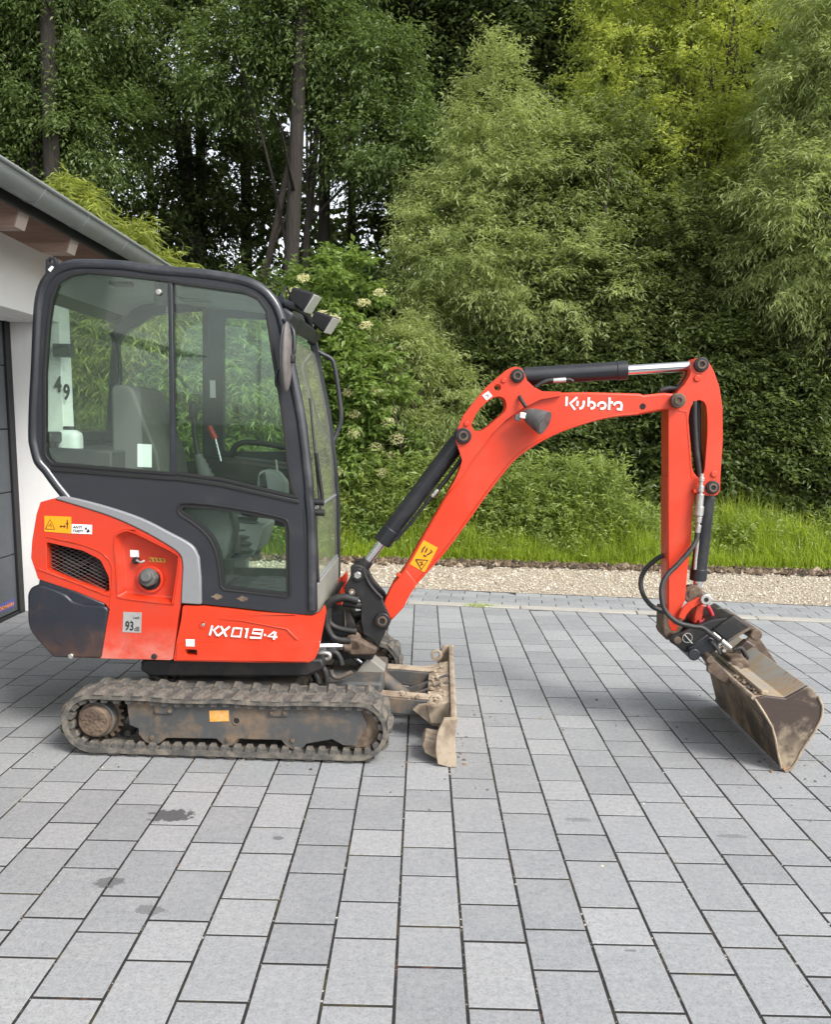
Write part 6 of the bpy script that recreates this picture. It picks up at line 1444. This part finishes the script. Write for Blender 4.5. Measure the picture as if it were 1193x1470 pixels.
# --- front row, just behind the verge
W_ = dict(twigs=12, tlen=0.40, nleaf=14, L=0.082, W=0.017, droop=0.22, up=0.22, spread=0.85, ldroop=0.3, jit=0.02)
B_ = dict(twigs=9, tlen=0.34, nleaf=10, L=0.075, W=0.038, droop=0.22, up=0.2, spread=0.8, ldroop=0.1)
tree('willow_tree', 'tall silver green willow with drooping narrow leaves behind the bend of the boom', 'tree', (0.95, 12.2, 0),
     [(0.0, 0, 5.6, 0.62, 0.6, 1.25), (0.45, 0.1, 4.7, 1.0, 0.8, 1.1), (-0.35, -0.2, 3.9, 0.95, 0.8, 1.0), (0.9, -0.3, 3.5, 1.0, 0.8, 0.9), (-0.1, 0.3, 2.7, 1.0, 0.8, 0.9), (-0.75, 0, 4.6, 0.5, 0.5, 0.6), (1.1, 0, 5.2, 0.5, 0.5, 0.6), (-1.0, 0, 3.2, 0.6, 0.6, 0.7)], 1500, 'leaf_willow', stem_r=0.07, stems=3, barkm='bark2', **W_)
tree('willow_tree', 'pale willow hanging over the verge at the right edge above the bucket', 'tree', (5.15, 11.3, 0),
     [(0.1, 0, 5.6, 0.9, 0.8, 1.5), (-0.2, -0.2, 4.3, 0.95, 0.8, 1.1), (0.5, 0, 3.6, 0.95, 0.8, 0.95), (0.3, 0, 6.6, 1.0, 0.8, 1.2), (1.1, 0, 5.0, 1.0, 0.9, 1.6)], 2100, 'leaf_willow', stem_r=0.08, stems=3, barkm='bark2', **dict(W_, L=0.095, W=0.016, tlen=0.44, droop=0.32, ldroop=0.42))
tree('willow_shrub', 'small feathery pale willow shrub to the right of the cream flowering elder', 'shrub', (0.1, 11.2, 0),
     [(-0.3, 0, 2.45, 0.42, 0.5, 0.55), (0.1, 0, 2.0, 0.5, 0.5, 0.6), (-0.2, 0.1, 1.3, 0.6, 0.5, 0.7)], 430, 'leaf_willow', stem_r=0.03, stems=3, barkm='bark2', **dict(W_, L=0.085, tlen=0.32))
tree('ash_tree', 'broad yellow green tree with thin visible stems above the arm', 'tree', (3.5, 13.0, 0),
     [(-0.3, 0, 6.8, 1.1, 0.9, 1.6), (0.9, 0.2, 6.6, 1.1, 0.9, 1.7), (0.2, -0.2, 5.2, 1.5, 0.9, 1.1), (-0.9, 0, 5.6, 0.8, 0.8, 1.1), (1.3, 0, 5.2, 1.0, 0.9, 1.2), (0.2, 0, 8.2, 1.5, 0.9, 1.2)], 1450, 'leaf_yellow', stem_r=0.05, stems=8, barkm='bark2', **dict(B_, L=0.072, W=0.028, tlen=0.42, nleaf=15, up=0.3))
tree('ash_tree', 'olive green thicket tree below the yellow green crown behind the arm cylinder', 'tree', (3.0, 12.2, 0),
     [(-0.6, 0, 3.9, 1.1, 0.8, 0.9), (0.6, 0, 4.1, 1.2, 0.8, 1.0), (1.4, 0.1, 3.6, 0.9, 0.8, 0.9), (0.1, -0.1, 3.1, 1.4, 0.8, 0.8), (-1.2, 0, 4.6, 0.6, 0.6, 0.6)], 1600, 'leaf_thicket', stem_r=0.05, stems=4, barkm='bark2', **dict(B_, L=0.07, W=0.03, tlen=0.36, nleaf=12))
tree('hazel_tree', 'loose light green tree filling the space right of the silver willow', 'tree', (2.15, 12.5, 0),
     [(-0.1, 0, 4.6, 0.7, 0.7, 0.8), (0.5, 0, 5.3, 0.7, 0.7, 0.9), (0.3, -0.2, 3.6, 0.9, 0.7, 0.7), (-0.4, -0.2, 3.0, 0.8, 0.7, 0.6)], 900, 'leaf_thicket', stem_r=0.04, stems=5, barkm='bark2', **dict(B_, L=0.075, W=0.034, tlen=0.42, nleaf=12, up=0.3))
dark_bushes = [
    (0.75, 11.6, [(0, 0, 1.5, 0.75, 0.6, 0.95), (0.25, -0.1, 2.35, 0.6, 0.5, 0.6)], 'dark leafy bush behind the lift cylinder', 1000),
    (1.9, 11.4, [(0, 0, 1.5, 0.9, 0.6, 1.0), (-0.3, 0, 2.5, 0.7, 0.5, 0.6), (0.5, 0, 2.3, 0.6, 0.5, 0.6)], 'dark leafy bush framed under the arch of the boom', 1300),
    (2.95, 11.5, [(0, 0, 1.6, 0.9, 0.6, 1.1), (-0.2, 0, 2.7, 0.8, 0.5, 0.6)], 'dark leafy bush directly left of the upright arm', 1200),
    (3.85, 11.1, [(0, 0, 1.5, 0.8, 0.6, 1.1), (0.1, 0, 2.55, 0.8, 0.5, 0.7)], 'dark leafy bush just right of the upright arm', 1200),
    (4.75, 10.9, [(0, 0, 1.3, 0.8, 0.6, 1.0), (0.3, 0, 2.2, 0.8, 0.5, 0.8)], 'dark shaded bush under the pale right willow', 1100),
    (5.7, 10.9, [(0, 0, 1.4, 0.9, 0.6, 1.1), (0.2, 0, 2.5, 0.9, 0.6, 0.8)], 'dark bush at the right edge of the verge', 1000)]
for x, y, lb, lab, n in dark_bushes: tree('bush', lab, 'bush', (x * 1.045, y + 0.5, 0), lb, n, 'leaf_bush', stem_r=0.035, stems=4, group='dark bushes along the verge', **dict(B_, tlen=0.34))
def elder_flowers(t, rg):
    for k in range(40):
        a = rg.uniform(-2.6, 0.1); rr = rg.uniform(0.75, 1.02); z = rg.uniform(0.7, 3.3); wx = 0.72 if z < 2.7 else 0.5
        c = np.array([(wx + 0.22) * rr * math.cos(a), 0.98 * rr * math.sin(a), z]); m = 90
        q = rg.random(m) ** 0.5 * rg.uniform(0.06, 0.10); f = rg.uniform(0, 6.28, m)
        dm = 0.03 - q * q * 4 + rg.normal(0, 0.006, m); P = c + np.stack([q * np.cos(f), q * np.sin(f) * 0.75 - dm * 0.65, q * np.sin(f) * 0.65 + dm * 0.75], 1)
        V, T, A = leaves(P, np.tile([0, -0.8, 0.8], (m, 1)), rg, twigs=1, tlen=0.006, nleaf=3, L=0.017, W=0.015, droop=0, spread=0.6, jit=0.003)
        newobj('flower_head', npmesh('flower_head', V, T, 3, A), M['flower'], t)
tree('elder_bush', 'bright green elder bush with cream flower heads right of the cab', 'shrub', (-1.15, 10.8, 0),
     [(0, 0, 3.15, 0.55, 0.55, 0.6), (-0.25, 0, 2.4, 0.65, 0.6, 0.6), (0.25, -0.1, 2.0, 0.6, 0.6, 0.7), (-0.1, 0, 1.2, 0.75, 0.6, 0.8), (0.75, 0.1, 1.3, 0.4, 0.4, 0.5)], 620, 'leaf_elder', stem_r=0.03, stems=4, barkm='bark2', trunk_top=2.5, extra=elder_flowers, **dict(B_, L=0.10, W=0.05, tlen=0.32, nleaf=9))
tree('bamboo', 'bright yellow green bamboo rising behind the garage gutter', 'bamboo', (-3.75, 9.6, 0),
     [(-0.15, 0, 3.7, 0.3, 0.4, 0.4), (0.4, 0, 3.3, 0.38, 0.4, 0.4), (0.85, 0, 2.9, 0.38, 0.4, 0.45), (0.2, 0.2, 2.3, 0.9, 0.5, 0.9)], 900, 'leaf_bamboo', stem_r=0.015, stems=7, barkm='bark2', limb_n=3, **dict(W_, L=0.12, W=0.018, tlen=0.34, droop=0.35, up=0.35, ldroop=0.4))
tree('bamboo', 'mid green bamboo clump seen through the cab windows', 'bamboo', (-2.55, 9.9, 0),
     [(-0.4, 0, 2.2, 0.6, 0.5, 0.7), (0.4, 0, 2.3, 0.7, 0.5, 0.7), (0, 0.1, 1.4, 1.1, 0.6, 0.9)], 900, 'leaf_elder', stem_r=0.014, stems=6, barkm='bark2', limb_n=3, **dict(W_, L=0.12, W=0.02, tlen=0.38))
# --- understory and forest
F_ = dict(twigs=12, tlen=0.85, nleaf=14, L=0.108, W=0.054, droop=0.25, up=0.12, spread=0.8, ldroop=0.2, jit=0.05)
under = [(-5.6, 13.5, 3.4, 1.5, 'dark undergrowth bush beyond the garage roof'), (-3.2, 13.6, 3.6, 1.4, 'dark undergrowth bush under the leaning trunk'), (-1.4, 13.2, 3.8, 1.3, 'dark undergrowth bush above the cab lamps'), (0.0, 14.2, 3.6, 1.2, 'dark undergrowth bush left of the silver willow'), (-7.6, 13.8, 3.3, 1.5, 'dark undergrowth bush at the far left')]
for x, y, h, r, lab in under: tree('undergrowth_bush', lab, 'bush', (x, y, 0), [(0, 0, h * 0.45, r, 0.8, h * 0.42), (0.3, 0, h * 0.8, r * 0.75, 0.7, h * 0.25), (-0.5, 0.2, h * 0.7, r * 0.6, 0.7, h * 0.25)], 800, 'leaf_forest', stem_r=0.04, stems=3, group='dark undergrowth at the forest edge', **dict(F_, tlen=0.45, L=0.12, W=0.06))
forest = [
    ('maple_tree', 'mid green tree with layered sprays standing forward above the cab', (-2.1, 15.0), [(0.0, 0, 8.2, 0.9, 0.8, 0.7), (0.9, 0, 7.6, 1.1, 0.8, 0.6), (1.5, -0.1, 6.3, 0.9, 0.8, 0.6), (-1.1, 0, 7.5, 0.7, 0.7, 0.6), (0.2, 0, 9.6, 1.2, 0.9, 0.8)], 900, 'leaf_mid', 0.10),
    ('maple_tree', 'leafy dark green tree in the upper left corner', (-6.9, 15.6), [(-0.6, 0, 9.2, 1.6, 1, 1.0), (0.8, 0, 8.6, 1.5, 1, 1.0), (-0.5, 0, 7.3, 1.6, 1, 0.9), (0.9, 0, 6.6, 1.3, 1, 0.9), (-0.4, 0, 5.4, 1.6, 1, 0.9), (0, 0, 10.8, 1.8, 1, 1.0)], 1300, 'leaf_mid', 0.15),
    ('forest_tree', 'dark tall tree left of the sky gaps at the top', (-4.6, 17.5), [(0, 0, 11, 1.8, 1.2, 1.5), (-0.8, 0, 8.6, 1.5, 1.2, 1.1), (0.7, 0, 6.4, 1.2, 1.2, 0.8), (-0.3, 0, 5.2, 1.5, 1.2, 0.7)], 620, 'leaf_forest', 0.16),
    ('forest_tree', 'dark tree with a straight trunk in the middle of the wood', (-0.6, 17.0), [(0.3, 0, 10.6, 1.6, 1.2, 1.6), (0.9, 0, 8.0, 1.5, 1.2, 1.1), (0.6, 0, 6.0, 1.0, 1.2, 0.7)], 700, 'leaf_forest', 0.14),
    ('forest_tree', 'dark tree closing the gap above the silver willow', (1.6, 16.5), [(0, 0, 10.0, 1.6, 1.2, 1.6), (0.4, 0, 8.0, 1.6, 1.2, 1.2), (-0.5, 0, 6.4, 1.3, 1.2, 1.1), (0.3, 0, 4.8, 1.5, 1.2, 1.1)], 1000, 'leaf_forest', 0.13),
    ('forest_tree', 'dark tree behind the yellow green crown', (4.0, 17.0), [(0, 0, 9.5, 2.0, 1.2, 1.8), (0.3, 0, 7.0, 2.0, 1.2, 1.4), (-0.6, 0, 5.0, 1.9, 1.2, 1.2)], 1000, 'leaf_forest', 0.14),
    ('forest_tree', 'dark tree behind the right hand willow', (7.0, 16.0), [(0, 0, 9.5, 2.0, 1.2, 1.8), (0.2, 0, 7.0, 2.0, 1.2, 1.4), (-0.4, 0, 5.0, 1.9, 1.2, 1.2), (0, 0, 3, 1.8, 1.1, 1.2)], 1100, 'leaf_forest', 0.14),
    ('forest_tree', 'dark tree at the far left behind the garage roof', (-9.2, 17.5), [(0, 0, 10.5, 2.0, 1.2, 1.6), (0.4, 0, 8.0, 1.8, 1.2, 1.2), (0.3, 0, 5.6, 2.0, 1.2, 1.3)], 900, 'leaf_forest', 0.15)]
for nm, lab, (x, y), lb, n, mat, r in forest:
    tree(nm, lab, 'tree', (x, y, 0), lb, n, mat, stem_r=r, group='trees of the wood', limb_n=10, trunk_top=max(l[2] for l in lb), **(dict(F_, tlen=0.6, nleaf=13, L=0.088, W=0.040, droop=0.35, up=0.05) if mat == 'leaf_mid' else F_))
# bare trunks standing in the wood
trunks = [((70, 150), 14.9, 0.17, 0.02, 'bark', 'dark trunk at the upper left between leaves'), ((284, 60), 17.8, 0.13, 0.0, 'bark', 'thin straight trunk with sky beside it at the top'), ((425, 300), 14.4, 0.15, 0.10, 'bark', 'thick dark trunk rising behind the cab lamps'), ((466, 200), 15.6, 0.13, 0.01, 'bark', 'straight trunk right of the thick dark one'), ((352, 220), 18.5, 0.15, 0.0, 'bark', 'trunk behind the forward maple'), ((215, 260), 20, 0.11, 0.0, 'bark', 'slim trunk left of the sky gaps'), ((505, 330), 19, 0.12, -0.02, 'bark', 'slim trunk above the elder bush'), ((12, 150), 20, 0.11, 0, 'bark', 'slim trunk at the left edge')]
for (px, py), y, r, ln, bk, lab in trunks:
    x = ray(px, py); x = x.x / x.y * y
    t = thing('tree_trunk', lab, 'tree trunk', (x, y, -0.08), 0, 'bare trunks in the wood'); rp = random.Random(px)
    st = [(-ln * 3, 0, 0), (-ln * 1.5, 0.02, 3), (0, 0, 6), (ln * 1.2, 0.03, 9), (ln * 2, 0, 13)]
    paths = [(st, r, r * 0.55)]
    for k in range(4):
        z = rp.uniform(5, 11); a = rp.uniform(0, 6.28); paths.append(([(ln * (z - 6) * 0.4, 0, z), (math.cos(a) * 0.6, math.sin(a) * 0.6, z + 0.3), (math.cos(a) * 1.3, math.sin(a) * 1.3, z + 0.9)], r * 0.25, r * 0.06))
    trunk_mesh('trunk', paths, M[bk], t, 12)
# leaning pale trunk
a, b = ray(378, 398), ray(418, 220); yy = 15.2
pa = CAMP + a * (yy / a.y); pb = CAMP + b * (yy / b.y); dlt = (pb - pa) / (pb.z - pa.z)
t = thing('leaning_trunk', 'leaning bare brown trunk just above the cab roof', 'tree trunk', (pa.x - dlt.x * pa.z, yy, -0.08))
trunk_mesh('trunk', [([(0, 0, 0), tuple(dlt * 2.2 + Vector((0.03, 0, 0))), tuple(dlt * 4.4), tuple(dlt * 6.3 + Vector((-0.02, 0, 0)))], 0.085, 0.05), ([tuple(dlt * 4.6), tuple(dlt * 5.0 + Vector((0.2, 0, 0.25))), tuple(dlt * 5.2 + Vector((0.4, 0, 0.7)))], 0.03, 0.012)], M['bark2'], t, 12)
# the deep wood behind reads as one mass
rg = R3(77); n = 4300
x = rg.uniform(-17, 15, n); y = rg.uniform(20, 27, n); z = rg.uniform(0, 1, n) ** 0.8 * 15
gapf = (np.sin(x * 1.7 + z * 0.9) + np.sin(x * 3.1 - z * 1.6 + 1.0) + np.sin(z * 2.3 + x * 0.6)); dens = np.where((x > -8) & (x < 2) & (z > 5.5), gapf > -0.55, True)
for gx_, gz_, gr in ((-6.6, 11.3, 1.5), (-5.6, 9.6, 0.9), (-2.7, 8.6, 1.0), (-10.0, 11.5, 0.9), (-2.2, 7.4, 0.9), (-7.2, 8.0, 0.8), (-4.6, 11.6, 0.8), (-1.0, 9.0, 0.7), (0.6, 9.8, 0.6), (-8.4, 9.0, 0.7)):
    dens &= ((x * 23.5 / y - gx_) ** 2 + ((z - 1.6) * 23.5 / y + 1.6 - gz_) ** 2) > (gr * rg.uniform(0.4, 1.1, n)) ** 2
C_ = np.stack([x, y, z], 1)[dens]
V, T, A = leaves(C_, nrm_(rg.normal(0, 1, C_.shape) + np.array([0, -0.6, 0])), rg, twigs=4, tlen=1.0, nleaf=8, L=0.30, W=0.17, droop=0.3, spread=0.8, jit=0.08)
kind(newobj('wood', npmesh('wood', V, T, 3, A), M['leaf_forest']), 'stuff')

# --- verge: grass, tall weeds
rg = R3(21)
def grass(name, n, xr, yfun, hfun, w, mat, lean=0.35):
    x = rg.uniform(xr[0], xr[1], n); y = yfun(x, n); h = hfun(x, y, n); a = rg.uniform(0, 6.28, n); ln = h * rg.gamma(2.0, lean * 0.5, n)
    b = np.stack([x, y, np.full(n, -0.02)], 1); dx, dy = np.cos(a), np.sin(a); sd = np.stack([-dy, dx, np.zeros(n)], 1) * (w * rg.uniform(0.6, 1.4, n))[:, None]
    m = b + np.stack([dx * ln * 0.3, dy * ln * 0.3, h * 0.6], 1); t = b + np.stack([dx * ln, dy * ln, h * rg.uniform(0.8, 1.0, n)], 1)
    V = np.stack([b - sd, b + sd, m + sd * 0.7, m - sd * 0.7, t], 1).reshape(-1, 3); i = np.arange(n)[:, None] * 5
    T = np.concatenate([i + np.array([[0, 1, 2]]), i + np.array([[0, 2, 3]]), i + np.array([[3, 2, 4]])], 1).reshape(-1, 3)
    pat = 0.5 + 0.2 * np.sin(x * 2.3) * np.sin(y * 3.1 + x); r = np.clip(pat + rg.normal(0, 0.2, n), 0, 1)
    return kind(newobj(name, npmesh(name, V, T, 3, np.repeat(r, 5)), M[mat]), 'stuff')
grass('grass', 70000, (-5.0, 7.0), lambda x, n: grassY(x) + 0.02 + rg.random(n) ** 1.4 * 1.5, lambda x, y, n: 0.07 + (0.42 + 0.16 * np.sin(x * 3.3 + np.sin(y * 5)) + 0.12 * np.sin(x * 9.1 + y * 4)) * np.clip((y - grassY(x)) / 0.7, 0, 1) * rg.uniform(0.4, 1.35, n) + rg.gamma(2.0, 0.03, n), 0.0045, 'grass')
grass('verge_fringe', 5000, (-5.0, 7.0), lambda x, n: grassY(x) + rg.normal(0.0, 0.05, n), lambda x, y, n: rg.uniform(0.03, 0.10, n), 0.004, 'grass', 0.8)
grass('tall_grass', 5200, (-5.0, 7.0), lambda x, n: grassY(x) + 0.12 + rg.random(n) * 1.2, lambda x, y, n: (0.25 + 0.35 * np.clip((y - grassY(x)) / 0.8, 0, 1)) * rg.uniform(0.7, 1.5, n) * (0.75 + 0.35 * np.sin(x * 2.1 + 1) * np.sin(x * 5.3)), 0.0032, 'leaf_weed', 0.45)
n = 420; x = rg.uniform(-5, 7, n); y = grassY(x) + 0.1 + rg.random(n) * 0.5; h = rg.uniform(0.08, 0.42, n)
P = np.concatenate([np.stack([x + rg.normal(0, 0.05, n), y + rg.normal(0, 0.05, n), h * k], 1) for k in (0.5, 0.9)])
V, T, A = leaves(P, np.tile([0, -0.3, 0.8], (len(P), 1)), rg, twigs=2, tlen=0.14, nleaf=6, L=0.06, W=0.024, droop=0.25, up=0.4, spread=0.7)
kind(newobj('low_weeds', npmesh('low_weeds', V, T, 3, A), M['leaf_weed']), 'stuff')
# weeds: stalks with leaves, a loose mass at the foot of the bushes
n = 1150; x = np.concatenate([rg.uniform(-1.8, 2.9, 800), rg.uniform(-5, 7, 350)]); y = grassY(x) + 0.45 + rg.random(n) * 0.9; h = rg.uniform(0.35, 0.95, n) * np.where((x > -1.5) & (x < 2.6), 1.25, 0.6)
P = []; 
for k in range(4): P.append(np.stack([x + rg.normal(0, 0.05, n), y + rg.normal(0, 0.05, n), h * (0.35 + 0.2 * k)], 1))
P = np.concatenate(P); V, T, A = leaves(P, np.tile([0, -0.15, 1.0], (len(P), 1)), rg, twigs=2, tlen=0.24, nleaf=9, L=0.085, W=0.022, droop=0.3, up=0.5, spread=0.55, ldroop=0.2)
kind(newobj('weeds', npmesh('weeds', V, T, 3, A), M['leaf_weed']), 'stuff')
# low cover under everything behind the verge
n = 5200; x = rg.uniform(-9, 9, n); y = rg.uniform(10.6, 15.5, n); z = rg.gamma(2.0, 0.22, n)
V, T, A = leaves(np.stack([x, y, z], 1), np.tile([0, -0.4, 0.8], (n, 1)), rg, twigs=3, tlen=0.3, nleaf=8, L=0.10, W=0.05, droop=0.25, spread=0.8)
kind(newobj('ground_cover', npmesh('ground_cover', V, T, 3, A), M['leaf_bush']), 'stuff')
t = thing('leafy_weed', 'broad leaved bright weed in the grass below the lift cylinder', 'weed', (-0.55, 10.05, 0))
V, T, A = leaves(rg.normal(0, 1, (46, 3)) * np.array([0.11, 0.08, 0.08]) + np.array([0, 0, 0.22]), nrm_(rg.normal(0, 1, (46, 3)) + np.array([0, -0.3, 0.6])), rg, twigs=2, tlen=0.10, nleaf=4, L=0.075, W=0.045, spread=0.7)
newobj('leaves', npmesh('leaves', V, T, 3, A), M['leaf_elder'], t)
trunk_mesh('stem', [([(0, 0, -0.02), (0.01, 0, 0.15), (0.0, 0, 0.3)], 0.006, 0.003)], M['grass'], t, 6)
# tuft growing on the kerb joint
c = ground_pt(690, 871); m = 260
xx = c.x + rg.normal(0, 0.075, m); yy = c.y + rg.normal(0, 0.02, m); hh = rg.uniform(0.012, 0.045, m); aa = rg.uniform(0, 6.28, m)
b = np.stack([xx, yy, np.full(m, -0.003)], 1); sd = np.stack([-np.sin(aa), np.cos(aa), 0 * aa], 1) * 0.003; tp = b + np.stack([np.cos(aa) * hh * 0.8, np.sin(aa) * hh * 0.8, hh], 1)
V = np.stack([b - sd, b + sd, tp], 1).reshape(-1, 3); T = np.arange(m * 3).reshape(-1, 3)
tf = newobj('grass_tuft', npmesh('grass_tuft', V, T, 3, np.repeat(rg.uniform(0.4, 1, m), 3)), M['grass']); tag(tf, 'little grass tuft growing from the kerb joint left of the arm', 'grass tuft')
tf['kind'] = 'stuff'
